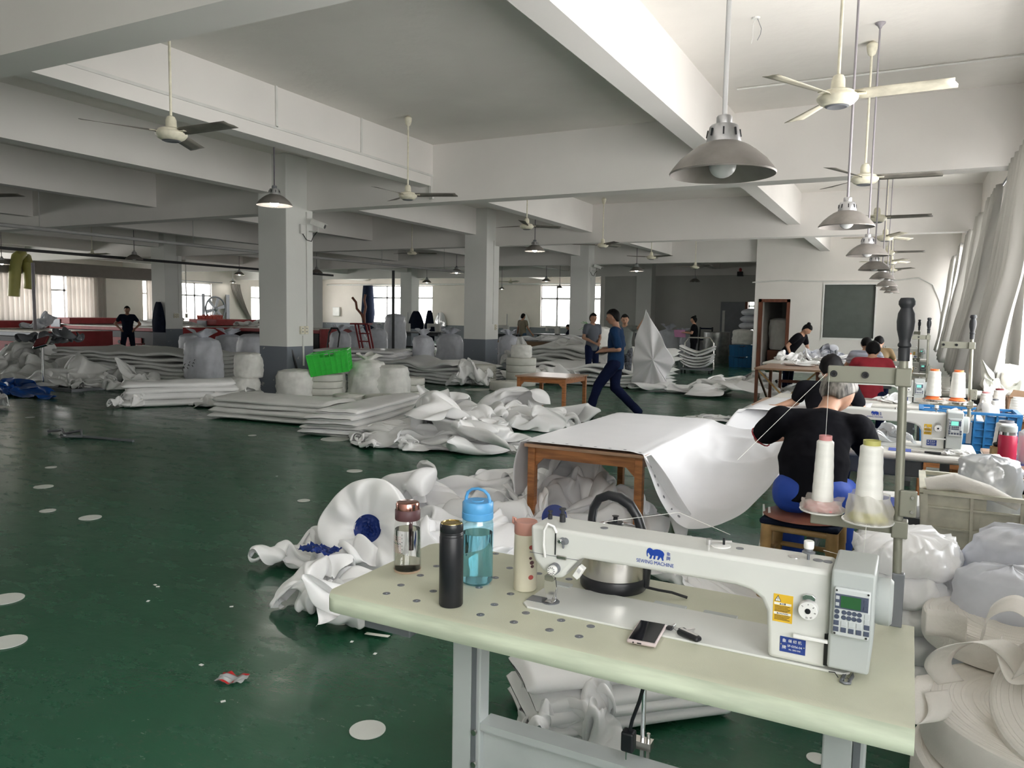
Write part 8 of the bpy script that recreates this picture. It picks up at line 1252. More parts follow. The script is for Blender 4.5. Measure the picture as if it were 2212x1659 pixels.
bl = MB().grid(_bf, 24, 16).build('blue_film', M['blue'], smooth=40, loc=(at(690, 1190, z=.2).x, at(690, 1190, z=.2).y, .2)); tag(bl, 'small crumpled scrap of shiny blue film in the left fold of white fabric', 'film')
sheet('long4', 'fabric_heap', 'white crumpled sheet sagging beneath the left corner of the green table', 'fabric heap', (-2.42, 2.98), (.80, .75, .30), 2.0, M['cloth'])
# heap 2 behind the bottles
sheet('heap1', 'fabric_heap', 'large crumpled white fabric heap behind the bottles, right part by the wooden table leg', 'fabric heap', (-2.35, 5.15), (1.55, 1.5, .60), 1.2, M['clothw'])
sheet('heap2', 'fabric_heap', 'crumpled white fabric behind the pink-lidded bottle, left part of the heap', 'fabric heap', (-3.0, 4.75), (1.35, 1.3, .42), .3, M['clothw'], mir=True)
sheet('flat3', 'fabric_heap', 'creased white fabric lying under the cloth-covered wooden table', 'fabric heap', (-1.95, 5.0), (1.3, 1.2, .40), 2.4, M['clothw'])
sheet('flat3', 'fabric_heap', 'low white fabric folds between the bottles and the big heap', 'fabric heap', (-2.5, 4.05), (1.5, 1.0, .32), 5.2, M['clothw'])
tag(MB().lathe([(0, 0), (.075, 0), (.08, .012), (0, .02)], 28).build('film_disc', M['blue'], smooth=40, loc=at(1198, 1118, y=4.3), rot=(1.25, 0, .3)), 'round dark blue film disc in the white heap behind the machine head', 'film')
sheet('long4', 'fabric_heap', 'white fabric spilling on the floor under the hanging cloth, behind the machine arm', 'fabric heap', (-1.02, 4.35), (.95, .8, .24), .9, M['cloth'])
# heap 3 in the middle
sheet('heap1', 'fabric_heap', 'biggest shiny white fabric heap in the middle of the floor', 'fabric heap', (-4.75, 7.85), (2.35, 2.0, .62), 3.7, M['cloth'])
sheet('heap2', 'fabric_heap', 'front folds of the biggest middle heap, spread on the floor', 'fabric heap', (-4.55, 7.25), (2.5, 1.1, .36), .9, M['cloth'])
sheet('long4', 'fabric_heap', 'upper roll of white fabric on top of the biggest middle heap', 'fabric heap', (-5.15, 8.35), (1.7, 1.1, .45), 1.2, M['cloth'], z=.18)
sheet('flat3', 'fabric_heap', 'flat white fabric tail pointing left from the biggest middle heap', 'fabric heap', (-5.25, 6.95), (1.3, .6, .16), 1.1, M['cloth'])
sheet('heap2', 'fabric_heap', 'white fabric heap in front of the bare wooden table', 'fabric heap', (-4.62, 9.55), (2.0, 1.5, .52), 2.3, M['cloth'])
sheet('flat3', 'fabric_heap', 'white fabric heap between the bare table legs and the walking shoe', 'fabric heap', (-4.55, 9.65), (1.5, 1.0, .34), 4.0, M['cloth'])
# fabric bundle under the green table
def bundle(label, p0, p1, w, h, m, seed=0, layers=5, name='fabric_bundle', nodes=None, taper=.8):
    """long flat bundle of folded fabric from p0 to p1, its front end showing the folds"""
    t = thing(name, label, 'fabric bundle', (p0[0], p0[1], 0)); d = Vector((p1[0] - p0[0], p1[1] - p0[1], 0)); L_ = d.length; d.normalize(); s = Vector((-d.y, d.x, 0))
    rnd = random.Random(seed)
    for k in range(layers):
        wk = w * (1 - .09 * k) * rnd.uniform(.94, 1.04); z0 = h * k / layers; hk = h / layers * 1.25; off = rnd.uniform(-.05, .05) * w; a0 = rnd.uniform(0, .05) * L_; 
        def f(u, v):
            x = a0 + u * (L_ - a0 - rnd_end[k]); a = v * 2 * PI; e = 1 if .004 < u < .996 else .1; tp = 1 - (1 - taper) * u
            y = wk / 2 * tp * (abs(math.cos(a)) ** .6) * (1 if math.cos(a) > 0 else -1)
            n_ = noise.noise(Vector((x * 1.1, y * 5, k * 2.3 + seed))); n2 = ridge((x * .8, y * 6, k + seed), 1.2, 2)
            zz = hk / 2 * (abs(math.sin(a)) ** .8) * (1 if math.sin(a) > 0 else -1) * e * (.8 + .4 * n2) + .02 * n_
            p = d * x + s * (y * (1 if e == 1 else .96) + off + .02 * math.sin(x * 2 + k)); return (p.x, p.y, max(.003, z0 * (.75 + .25 * math.cos(y / w * 2)) + hk / 2 + zz))
        rnd_end = [rnd.uniform(0, .06) * L_ for _ in range(layers)] if k == 0 else rnd_end
        MB().grid(f, 40, 26).build('folded_layer', m, t, smooth=70)
    return t
bundle('folded white fabric bundle on the floor under the green table', (-1.22, 2.42), (-.58, 2.98), .42, .22, M['cloth'], 3, 4)
sheet('flat3', 'fabric_sheet', 'loose white sheet hanging over the end of the bundle under the green table', 'fabric sheet', (-1.02, 2.42), (.5, .42, .26), 1.0, M['cloth'])
bundle('long bundle of folded glossy white fabric pointing towards the nearest column', (-6.15, 7.05), (-6.6, 9.4), .95, .34, M['cloth'], 5, 5)
bundle('flat long bundle of white fabric in front of the nearest column', (-8.85, 8.15), (-6.9, 8.25), 1.3, .30, M['clothd'], 7, 4)
# fabric bundle by the sacks, far stack etc. on the left
bundle('loose white fabric bundle with ragged end left of the sacks', (-10.95, 7.75), (-9.9, 9.2), .8, .38, M['cloth'], 9, 4)
sheet('flat3', 'fabric_heap', 'frayed white cloth scraps at the ragged end of the left bundle', 'fabric heap', (-10.75, 7.75), (.7, .8, .28), 1.2, M['cloth'])
sheet('long4', 'fabric_heap', 'small white cloth heap in front of the twin sacks by the nearest column', 'fabric heap', (-9.75, 8.7), (1.4, 1.0, .38), .2, M['clothd'])
# cloth-covered tables
def wood_table(label, x0, x1, y0, y1, h, m_top='woodtop', brace=True):
    t = thing('wooden_table', label, 'table', ((x0 + x1) / 2, (y0 + y1) / 2, 0)); cx, cy = (x0 + x1) / 2, (y0 + y1) / 2
    def q(): b_ = MB(); b_.M = Matrix.Translation((-cx, -cy, 0)); return b_
    b = q(); b.box((x0 - .02, y0 - .02, h - .022), (x1 + .02, y1 + .02, h)); b.build('tabletop', M[m_top], t, bev=.004)
    s = .052
    for x in (x0, x1 - s):
        for y in (y0, y1 - s): q().box((x, y, 0), (x + s, y + s, h - .022)).build('leg', M['wood'], t, bev=.003)
    for (a, b_) in (((x0 + s, y0 + .012), (x1 - s, y0 + .034)), ((x0 + s, y1 - .034), (x1 - s, y1 - .012)), ((x0 + .012, y0 + s), (x0 + .034, y1 - s)), ((x1 - .034, y0 + s), (x1 - .012, y1 - s))):
        q().box((a[0], a[1], h - .095), (b_[0], b_[1], h - .022)).build('apron', M['woodh'], t)
    if brace:
        for sx_, xx in ((1, x0 + s), (-1, x1 - s)):
            for yy in (y0 + .012, y1 - .034):
                q().prism([(xx, h - .095), (xx + sx_ * .06, h - .095), (xx, h - .155)], .022, 'y', yy).build('corner_brace', M['woodh'], t)
    return t
wood_table('low orange wooden table under the white cloth, nearer one', -2.27, -1.46, 4.62, 5.60, .645)
wood_table('low orange wooden table under the white cloth, farther one', -2.27, -1.46, 5.66, 6.5, .645)
wt = wood_table('bare low orange wooden table with a shiny worn top in the middle of the hall', -5.27, -4.47, 10.3, 11.15, .62)
# the big cloth on the tables, sagging to the seated man's machine
def big_cloth():
    XS = [(0, -2.32, .655, .655), (.06, -2.27, .662, .66), (.42, -1.46, .662, .662), (.47, -1.41, .60, .655), (.53, -1.33, .42, .65), (.60, -1.18, .255, .645), (.70, -.98, .30, .65), (.80, -.80, .40, .67), (.90, -.67, .55, .72), (1.0, -.58, .74, .77)]
    def ev(u, k):
        for i in range(len(XS) - 1):
            if u <= XS[i + 1][0]:
                w = (u - XS[i][0]) / (XS[i + 1][0] - XS[i][0]); 
                return XS[i][k] * (1 - w) + XS[i + 1][k] * w
        return XS[-1][k]
    def f(u, v):
        x = (ev(max(0, u - .012), 1) + ev(min(1, u + .012), 1)) / 2
        zf = (ev(max(0, u - .03), 2) + ev(u, 2) + ev(min(1, u + .03), 2)) / 3; zb = ev(u, 3)
        w = v ** .75; z = zf * (1 - w) + zb * w
        y0 = 4.60 + (.0 if u < .42 else -.16 * math.sin((u - .42) / .58 * PI)); y1 = 6.52 - (0 if u < .42 else .9 * (u - .42) / .58)
        y = y0 + (y1 - y0) * v
        if u < .44: z = max(z, .652 + .006 * ridge((x * 1.4, y, 3), 1.1))
        else:
            g_ = (u - .44) / .56; z += .05 * math.sin(g_ * PI) * (ridge((x * 1.2 + 1.5 * v, y * .9, 1), .9, 2) - .5) + .07 * math.sin(g_ * PI) * math.exp(-((v - .42) / .09) ** 2) - .05 * math.exp(-((v - .28) / .12) ** 2) * math.sin(g_ * PI)
        return (x, y, z)
    t = tag(MB().grid(f, 90, 60).build('draped_sheet', M['smooths'], smooth=180, solid=.002, sub=1), 'large smooth white sheet draped over the low wooden tables and sagging towards the seated man', 'sheet')
    hb = MB()
    def hole(u, v):
        p = Vector(f(u, v)); e1 = (Vector(f(u + .01, v)) - p).normalized(); e2 = (Vector(f(u, v + .01)) - p).normalized(); nn = e1.cross(e2).normalized()
        mb = MB(); mb.add([tuple(p + nn * .0028 + (e1 * math.cos(a) + e2 * math.sin(a)) * .011) for a in [i * PI / 5 for i in range(10)]], [tuple(range(10))]); mb.build('punched_hole', M['dgrey'], t)
    for i in range(9): hole(.05 + i * .045, .018)
    for u_ in (.475, .50, .52, .545, .57, .595): hole(u_, .03); hole(u_ + .004, .085)
    # left overhang at the near left corner
    def g(u, v):
        return (-2.325 - .03 * math.sin(v * 3) - .035 * v, 4.61 + .75 * u - .03 * v * math.sin(u * 5), .655 - v * (.36 - .10 * u + .05 * math.sin(u * 9)))
    MB().grid(g, 24, 12).build('hanging_flap', M['smooths'], t, smooth=180, solid=.002)
    def g2(u, v):
        x = -1.43 + .26 * v + .04 * u; return (x, 4.60 - .03 * u * (1 - v) + .02 * math.sin(v * 5), .66 - .34 * v - .02 + .02 * u - .25 * (1 - u) * v)
    MB().grid(g2, 10, 12).build('folded_corner', M['smooths'], t, smooth=180, solid=.002)
big_cloth()
# folded satin stack on the right, behind the green table
def satin_stack(label, c, rx, ry, n, h, m, seed):
    t = thing('fabric_stack', label, 'fabric stack', (c[0], c[1], 0)); th = h / n; rnd = random.Random(seed)
    for k in range(n):
        dx, dy = rnd.uniform(-.012, .012), rnd.uniform(-.012, .012); a0 = rnd.uniform(0, 6)
        def f(u, v):
            a = u * 2 * PI; b = v * PI - PI / 2; ca, sa = math.cos(a), math.sin(a); e = (abs(ca) ** 3 + abs(sa) ** 3) ** (-1 / 3) * .88
            k2 = ridge((ca * 2.2 + k * 1.9 + seed, sa * 2.2, v * 1.2), 1.7); r = (math.cos(b) ** .45) * e * (1 + .14 * (k2 - .5))
            fold = .45 * math.sin(a * 7 + 3 * noise.noise(Vector((ca * 2, sa * 2, k))) + a0)
            z = th * (k + .5 + .62 * (abs(math.sin(b)) ** .8 * (1 if b > 0 else -1)) + .30 * (k2 - .5) * math.cos(b) + fold * .22 * math.cos(b))
            if b > 0 and k == n - 1: z += .05 * (ridge((ca * math.cos(b) * 1.5, sa * math.cos(b) * 1.5, 4), 1.3) - .4)
            return (rx * r * ca + dx, ry * r * sa + dy, max(z, .003))
        MB().grid(f, 80, 14).build('folded_layer', m, t, smooth=180)
    return t
satin_stack('tall stack of folded glossy white satin behind the green table, right of the bamboo stool', (.02, 3.35), .22, .27, 6, .66, M['clothw'], 4)
# ---------------------------------------------------------------- people
def caps(mb, p, q, r0, r1, n=14, fl=1.0):
    """limb segment with round ends"""
    p, q = Vector(p), Vector(q); d = (q - p); L_ = max(d.length, 1e-4); d /= L_
    pts, rs = [], []
    for i in range(4): a = PI / 2 * (i / 4); pts.append(p - d * r0 * math.cos(a)); rs.append(max(r0 * math.sin(a), .0008))
    for i in range(5): u = i / 4; pts.append(p + (q - p) * u); rs.append(r0 * (1 - u) + r1 * u)
    for i in range(1, 5): a = PI / 2 * (i / 4); pts.append(q + d * r1 * math.sin(a)); rs.append(max(r1 * math.cos(a), .0008))
    mb.tube(pts, 0, n, True, rs)
def torso(mb, secs, n=20):
    """closed loft through (centre, side vector, half width, half depth)"""
    rings = []
    for i, (c, s, a, b) in enumerate(secs):
        c = Vector(c); s = Vector(s).normalized(); up = (Vector(secs[min(i + 1, len(secs) - 1)][0]) - Vector(secs[max(i - 1, 0)][0])).normalized(); f = up.cross(s).normalized()
        rings.append([c + s * a * math.cos(2 * PI * j / n) + f * b * math.sin(2 * PI * j / n) for j in range(n)])
    vs = [v for r in rings for v in r]; k = len(rings)
    mb.add(vs, [(i * n + j, i * n + (j + 1) % n, (i + 1) * n + (j + 1) % n, (i + 1) * n + j) for i in range(k - 1) for j in range(n)] + [tuple(range(n))[::-1], tuple((k - 1) * n + j for j in range(n))])
def blend(o, vox, it=6):
    m_ = o.modifiers.new('r', 'REMESH'); m_.mode = 'VOXEL'; m_.voxel_size = vox; m_.use_smooth_shade = True
    s_ = o.modifiers.new('s', 'SMOOTH'); s_.iterations = it; s_.factor = .6
    return o
def person(label, J, skin='skin', top='navy', low='navyd', hair='hair', far=False, sleeve=.55, hairlen=0, bun=False, lowlen=1.0, fat=1.0, group=None, shoes='dark', pants=True, hs=1.0):
    """J: joints in world metres: hip, chest, neck, head, face (direction), side (to own left),
    shL shR elL elR haL haR, knL knR ftL ftR, toL toR"""
    O = Vector((J['hip'][0], J['hip'][1], min(J['ftL'][2], J['ftR'][2], 0)))
    t = thing('person', label, 'person', O, group=group)
    g = {k: (Vector(v) - O if k not in ('face', 'side', 'hdL', 'hdR') else Vector(v).normalized()) for k, v in J.items()}
    S = g['side']; k = fat; vox = .014 if far else .008
    up = (g['neck'] - g['hip']).normalized(); F = g['face']
    def secs(e=0, a=0., b=1.):
        h, c, n_ = g['hip'], g['chest'], g['neck']
        L_ = [(h - up * (.10 + e), .125, .10), (h, .155, .115), (h * .6 + c * .4, .135 * k, .105 * k), (h * .25 + c * .75, .145 * k, .112 * k), (c, .160, .112), (c * .55 + n_ * .45, .165, .098), (c * .22 + n_ * .78, .125, .075), (n_ - up * .012, .065, .058)]
        return [(p, S, (w + e) * 1, d + e) for p, w, d in L_]
    b = MB(); torso(b, secs())
    caps(b, g['neck'] - up * .03, g['head'] - F * .01 - (g['head'] - g['neck']).normalized() * .05, .055, .050)
    hu = (g['head'] - g['neck']).normalized(); Fh = (F - hu * F.dot(hu) * .5).normalized(); Sh = hu.cross(Fh).normalized() * -1; hu = Fh.cross(Sh) * -1 if Fh.cross(Sh).dot(hu) < 0 else Fh.cross(Sh)
    RH = Matrix((Sh, Fh, hu)).transposed() * hs
    H = g['head']
    b.ell(H, (.074, .092, .105), 20, 14, RH); b.ell(H + Fh * .022 - hu * .055, (.050, .058, .052), 16, 10, RH)
    b.ell(H + Fh * .094 - hu * .016, (.013, .018, .026), 10, 8, RH)                       # nose
    for s in (-1, 1):
        b.ell(H + Sh * s * .076 - hu * .012 - Fh * .004, (.010, .020, .032), 10, 8, RH)   # ears
        b.ell(H + Fh * .078 + Sh * s * .030 + hu * .018, (.020, .010, .008), 8, 6, RH)    # brow
    for s in 'LR':
        sh, el, ha = g['sh' + s], g['el' + s], g['ha' + s]
        caps(b, g['chest'] * .2 + g['neck'] * .8, sh, .06, .056); caps(b, sh, el, .050 * k, .038); caps(b, el, ha, .040, .026)
        hd = g.get('hd' + s) or (ha - el).normalized(); hd = hd.normalized(); pn = Vector((0, 0, 1)) if abs(hd.z) < .8 else Vector((0, 1, 0)); sd = hd.cross(pn).normalized(); pn = sd.cross(hd)
        caps(b, ha, ha + hd * .05, .026, .030); 
        for i, (o_, ln) in enumerate(((-.030, .062), (-.010, .076), (.010, .072), (.029, .056))):
            p0 = ha + hd * .065 + sd * o_; p1 = p0 + hd * ln * .5 - pn * .008; p2 = p1 + hd * ln * .42 - pn * .020
            caps(b, p0 - hd * .03, p1, .0105, .009, 8); caps(b, p1, p2, .009, .0075, 8)
        th = sd * (1 if s == 'R' else -1); caps(b, ha + hd * .02 + th * .02, ha + hd * .055 + th * .048 - pn * .01, .012, .010, 8); caps(b, ha + hd * .055 + th * .048 - pn * .01, ha + hd * .085 + th * .052 - pn * .018, .010, .008, 8)
        hp = g['hip'] + S * (.085 if s == 'L' else -.085) - up * .03; kn, ft = g['kn' + s], g['ft' + s]
        caps(b, hp, kn, .085 * k, .056); caps(b, kn, ft + Vector((0, 0, .09)), .054, .036); tv = g['to' + s] - ft; caps(b, ft + Vector((0, 0, .045)), ft + tv * .8 + Vector((0, 0, .03)), .036, .028)
    blend(b.build('body', M[skin], t), vox, 3)
    # shirt
    b = MB(); e = .014
    sc = secs(e)[:-1] + [(g['neck'] - up * .03, S, .075, .066)]; torso(b, sc)
    for s in 'LR':
        sh, el = g['sh' + s], g['el' + s]; caps(b, g['chest'] * .25 + g['neck'] * .75, sh, .066, .070); caps(b, sh, sh + (el - sh) * sleeve, .068 * k, .060 * k)
        if sleeve >= 1: caps(b, el, el + (g['ha' + s] - el) * (sleeve - .9) * 4 if sleeve < 1.2 else g['ha' + s] - (g['ha' + s] - el) * .1, .056, .042)
    o = blend(b.build('shirt', M[top], t), vox * 1.2, 8)
    if not far:
        w_ = bpy.data.textures.get('cloth_folds') or bpy.data.textures.new('cloth_folds', 'CLOUDS'); w_.noise_scale = .13
        d_ = o.modifiers.new('d', 'DISPLACE'); d_.texture = w_; d_.strength = .022; d_.mid_level = .5; d_.texture_coords = 'GLOBAL'
    b = MB()
    if pants:
        torso(b, [(p, s_, w_ + .012, d_ + .012) for p, s_, w_, d_ in secs()[:2]] + [(g['hip'] + up * .06, S, .155, .118)])
        for s in 'LR':
            hp = g['hip'] + S * (.085 if s == 'L' else -.085) - up * .03; kn, ft = g['kn' + s], g['ft' + s]
            caps(b, hp, kn, .100 * k, .074)
            if lowlen > .5: caps(b, kn, kn + (ft + Vector((0, 0, .09)) - kn) * (lowlen if lowlen < 1 else .97), .072, .062)
        o = blend(b.build('trousers', M[low], t), vox * 1.2, 6)
        if not far: d_ = o.modifiers.new('d', 'DISPLACE'); d_.texture = w_; d_.strength = .018; d_.texture_coords = 'GLOBAL'
    for s in 'LR':
        ft = g['ft' + s]; tv = g['to' + s] - ft; q = MB(); caps(q, ft - tv.normalized() * .03 + Vector((0, 0, .035)), ft + tv + Vector((0, 0, .03)), .042, .036)
        blend(q.build('shoe', M[shoes], t), .008, 4)
    # hair: a cap over the back and top of the skull
    b = MB(); nn = 26; mm = 14; vs = []
    for i in range(mm + 1):
        ph = i / mm
        for j in range(nn):
            a = 2 * PI * j / nn; fr = math.sin(a)                # front is +Fh
            lim = (1.05 if fr > .35 else 1.05 + 1.25 * min(1, (.35 - fr) ** 1.5)) + hairlen * (fr < .2)
            th_ = ph * lim; r = .0 + .012 + .006 * noise.noise(Vector((math.cos(a) * 3, fr * 3, ph * 3)))
            p = Vector(((.074 + r) * math.sin(th_) * math.cos(a), (.092 + r) * math.sin(th_) * fr, (.105 + r) * math.cos(th_)))
            vs.append(H + RH @ p - Fh * .004)
    b.add(vs, [(i * nn + j, (i + 1) * nn + j, (i + 1) * nn + (j + 1) % nn, i * nn + (j + 1) % nn) for i in range(mm) for j in range(nn)])
    if bun: b.ell(H - Fh * .06 + hu * .10, .038, 12, 10)
    b.build('hair', M[hair], t, smooth=180, solid=.006)
    if not far:
        for s in (-1, 1):
            q = MB(); q.ell(H + Fh * .083 + Sh * s * .030 + hu * .004, (.013, .006, .006), 10, 8, RH); q.build('eye', M['ink'], t, smooth=180)
        q = MB(); q.ell(H + Fh * .083 - hu * .060, (.022, .007, .006), 10, 8, RH); q.build('mouth', mat('lip', (.30, .11, .09), .5), t, smooth=180)
    return t
def stand_pose(c, face, h=1.62, arms=None, lean=0, feet=.10, **kw):
    """upright pose at floor point c facing angle face (0 = +x), joint heights scaled to h"""
    F = Vector((math.cos(face), math.sin(face), 0)); L_ = Vector((-F.y, F.x, 0)); c = Vector((c[0], c[1], 0)); s = h / 1.62
    def P(f, l, z): return c + F * f * s + L_ * l * s + Vector((0, 0, z * s))
    J = dict(hip=P(0, 0, .86), chest=P(lean * .6, 0, 1.16), neck=P(lean, 0, 1.37), head=P(lean + .03, 0, 1.505), face=F, side=L_,
             shL=P(lean * .9, .17, 1.31), shR=P(lean * .9, -.17, 1.31), elL=P(lean * .5 - .02, .23, 1.05), elR=P(lean * .5 - .02, -.23, 1.05), haL=P(.08, .24, .83), haR=P(.08, -.24, .83),
             knL=P(.02, feet, .46), knR=P(.02, -feet, .46), ftL=P(0, feet, 0), ftR=P(0, -feet, 0), toL=P(.16, feet + .03, 0), toR=P(.16, -feet - .03, 0))
    for k_, v in (arms or {}).items(): J[k_] = P(*v) if k_ not in ('face', 'hdL', 'hdR') else (F * v[0] + L_ * v[1] + Vector((0, 0, v[2])))
    J.update(kw); return J
def sit_pose(c, face, zs=.48, arms=None, lean=.2, h=1.62):
    F = Vector((math.cos(face), math.sin(face), 0)); L_ = Vector((-F.y, F.x, 0)); c = Vector((c[0], c[1], 0)); s = h / 1.62
    def P(f, l, z): return c + F * f * s + L_ * l * s + Vector((0, 0, z))
    z = zs + .11
    J = dict(hip=P(0, 0, z), chest=P(lean * .6, 0, z + .27 * s), neck=P(lean * 1.1, 0, z + .44 * s), head=P(lean * 1.1 + .09, 0, z + .55 * s), face=F + Vector((0, 0, -.6)), side=L_,
             shL=P(lean, .18, z + .39 * s), shR=P(lean, -.18, z + .39 * s), elL=P(lean + .10, .28, z + .20), elR=P(lean + .10, -.28, z + .20), haL=P(lean + .30, .14, z + .22), haR=P(lean + .30, -.14, z + .22),
             knL=P(.42, .14, zs + .03), knR=P(.42, -.14, zs + .03), ftL=P(.40, .13, 0), ftR=P(.40, -.13, 0), toL=P(.56, .14, 0), toR=P(.56, -.14, 0))
    for k_, v in (arms or {}).items(): J[k_] = P(*v) if k_ != 'face' else (F * v[0] + L_ * v[1] + Vector((0, 0, v[2])))
    return J
UP = PI / 2
M['grey_hair'] = mat('grey_hair', (.22, .205, .185), .55, var=.85, sc=45, stretch=(1, 1, .15)); M['bluec'] = mat('blue_shorts', (.015, .06, .36), .7, var=.2)
M['redc'] = mat('red_shirt', (.34, .02, .035), .8, var=.2); M['stripe'] = mat('striped_shirt', (.40, .42, .50), .8, var=.5, sc=14, stretch=(.2, .2, 3)); M['brownc'] = mat('brown_shirt', (.20, .13, .06), .8)
M['greyc'] = mat('grey_green_shirt', (.17, .19, .18), .85, var=.12); M['slate'] = mat('slate_shirt', (.08, .09, .11), .85); M['plaid'] = mat('plaid_trousers', (.10, .11, .13), .85, var=.8, sc=22); M['beigec'] = mat('beige_shirt', (.24, .21, .15), .85); M['denim'] = mat('denim', (.05, .10, .17), .8)
# seated man at the second machine, seen from behind
J = sit_pose((-.43, 4.38), UP, .49, dict(hip=(0, 0, .60), chest=(.06, 0, .80), neck=(.22, -.03, 1.01), head=(.37, -.08, 1.10), face=(1, -.25, -.75), shL=(.14, .20, .94), shR=(.16, -.20, .93), elL=(.18, .31, .83), elR=(.34, -.27, .76), haL=(.42, .12, .83), haR=(.60, -.16, .80)), .2)
pm = person('seated man with grey hair and black polo shirt, seen from behind on the bamboo stool', J, top='blackc', low='bluec', hair='grey_hair', sleeve=.72, fat=1.22, lowlen=.97, hs=1.13, hairlen=.12)
sc_ = pm.children
# red piping on the near sleeve hem
shl = Vector(J['shL']); ell_ = Vector(J['elL']); d = (ell_ - shl).normalized(); cpt = shl + (ell_ - shl) * .98 - Vector(pm.location); a1 = d.cross(Vector((0, 0, 1))).normalized(); b1 = d.cross(a1)
MB().tube([cpt + (a1 * math.cos(i * PI / 8) + b1 * math.sin(i * PI / 8)) * .064 for i in range(16)], .004, 6, closed=True).build('red_piping', M['redc'], pm)
J = sit_pose((-.60, 6.85), UP, .50, dict(neck=(.22, 0, .97), chest=(.12, 0, .82), head=(.34, 0, 1.10), face=(1, 0, -.5), shL=(.20, .20, .93), shR=(.20, -.18, .93), elL=(.24, .27, .80), haL=(.16, .42, .745), elR=(.24, -.27, .76), haR=(.50, -.10, .80)), .2)
J['hdL'] = Vector((-.9, -.35, -.05)); person('seated person with short black hair and black tee, left hand flat on white cloth', J, top='blackc', sleeve=.62, hs=1.1, hairlen=.1)
J = sit_pose((-.42, 10.6), UP, .50, None, .15); person('seated woman in a red shirt seen from behind at the fourth machine', J, top='redc', far=True, hairlen=.3)
J = sit_pose((-.62, 13.2), UP, .50, None, .2); person('seated person in a pale striped shirt behind the woman in red', J, top='stripe', far=True, hair='hair')
J = sit_pose((-.50, 14.9), UP, .50, None, .2); person('seated person in a brown shirt, farthest at the sewing row', J, top='brownc', far=True)
J = stand_pose((-2.32, 17.4), -.35, 1.6, dict(hip=(-.02, 0, .86), chest=(.16, 0, 1.10), neck=(.30, .0, 1.27), head=(.40, 0, 1.36), face=(.8, -.1, -.65), shL=(.26, .17, 1.20), shR=(.26, -.17, 1.20), elL=(.32, .22, .95), haL=(.40, .14, .80), elR=(.10, -.26, 1.0), haR=(.16, -.24, .84)))
person('woman in a black polo bending over the long table of white cloth', J, top='blackc', low='navyd', far=True, hairlen=.2, bun=True)
# walking man
F_ = PI
J = stand_pose((-3.86, 10.75), F_ + .15, 1.63, dict(knL=(.24, .09, .50), ftL=(.36, .08, 0), toL=(.55, .10, .0), knR=(.02, -.09, .47), ftR=(-.36, -.08, .03), toR=(-.21, -.09, 0), elL=(-.08, .20, 1.05), haL=(.16, .12, 1.02), elR=(-.06, -.2, 1.05), haR=(.16, -.10, 1.04), head=(.06, 0, 1.515)))
person('man in a dark blue polo and navy trousers walking left through the hall', J, skin='skind', top='tee', low='navyd', sleeve=.8)
# person holding up the cloth
J = stand_pose((-5.50, 15.85), -UP + .1, 1.60, dict(elR=(.10, -.24, 1.06), haR=(.24, -.10, 1.02), elL=(.08, .32, 1.32), haL=(.16, .44, 1.50), face=(1, .25, -.05)))
# cloth is on the viewer's right = own left when facing the camera
person('short-haired person in a grey-green tee and plaid trousers holding up a white cloth', J, top='greyc', low='plaid', sleeve=.6)
J = stand_pose((-6.55, 16.6), -.6, 1.62, dict(haL=(.2, .05, .95), haR=(.2, -.05, .93))); person('man in a slate shirt standing behind the walking man', J, skin='skind', top='slate', far=True)
J = stand_pose((-6.15, 24.4), PI + .15, 1.62, dict(elL=(.05, .2, 1.08), haL=(.30, .08, 1.10), elR=(.05, -.2, 1.08), haR=(.30, -.06, 1.12))); pw = person('woman in black with a hair bun holding a pink paper', J, top='blackc', low='blackc', far=True, bun=True, hairlen=.2)
tag(MB().cbox((0, 0, 0), (.36, .02, .26)).build('pink_paper', mat('pink_paper', (.55, .25, .42), .7), loc=(-6.58, 24.3, 1.06), rot=(.5, 0, 0)), 'pink paper sheet held by the woman in black', 'paper')
J = stand_pose((-13.2, 26.2), UP - .3, 1.64, dict(elL=(.02, .25, 1.08), haL=(.12, .38, .86), elR=(.02, -.25, 1.08), haR=(.12, -.38, .86))); person('person in a beige shirt and jeans seen from behind at the far tables', J, top='beigec', low='denim', far=True)
J = sit_pose((-14.0, 25.2), 2.6, .48, None, .25); person('seated person in dark clothes bent over a far machine beside the second column', J, top='navy', far=True, sleeve=1.3)
J = sit_pose((-11.6, 27.5), PI, .48, None, .15); person('seated worker in navy with pink sleeves at the far machine by the window', J, top='navy', far=True)
J = stand_pose((-21.2, 15.3), -.66, 1.63, dict(elL=(-.06, .34, 1.08), haL=(.06, .20, .93), elR=(-.06, -.34, 1.08), haR=(.06, -.20, .93)), feet=.13)
person('man in dark navy tee standing with hands on hips by the red cutting tables', J, skin='skind', top='navy', low='navy', far=True)
# ---------------------------------------------------------------- sewing row behind the near table
def white_table(label, cx, yf, w=1.4, d=.60, h=.75, top='whitetop', leg='dgrey'):
    t = thing('sewing_table', label, 'table', (cx, yf + d / 2, 0))
    MB().box((-w / 2, -d / 2, h - .045), (w / 2, d / 2, h)).build('tabletop', M[top], t, bev=.018, seg=3, smooth=40)
    for x in (-w / 2 + .16, w / 2 - .16):
        MB().box((x - .025, -.03, .05), (x + .025, .03, h - .045)).build('leg', M[leg], t); MB().box((x - .03, -d / 2 + .03, 0), (x + .03, d / 2 - .03, .05)).build('foot_rail', M[leg], t)
    MB().box((-w / 2 + .18, -.01, .25), (w / 2 - .18, .01, .31)).build('stretcher', M[leg], t)
    MB().box((-.2, -.12, h - .17), (.25, .12, h - .05)).build('oil_pan', M['dgrey'], t, bev=.01)
    return t
white_table('white-topped sewing table of the second station, behind the seated grey-haired man', -.14, 4.95, w=1.05)
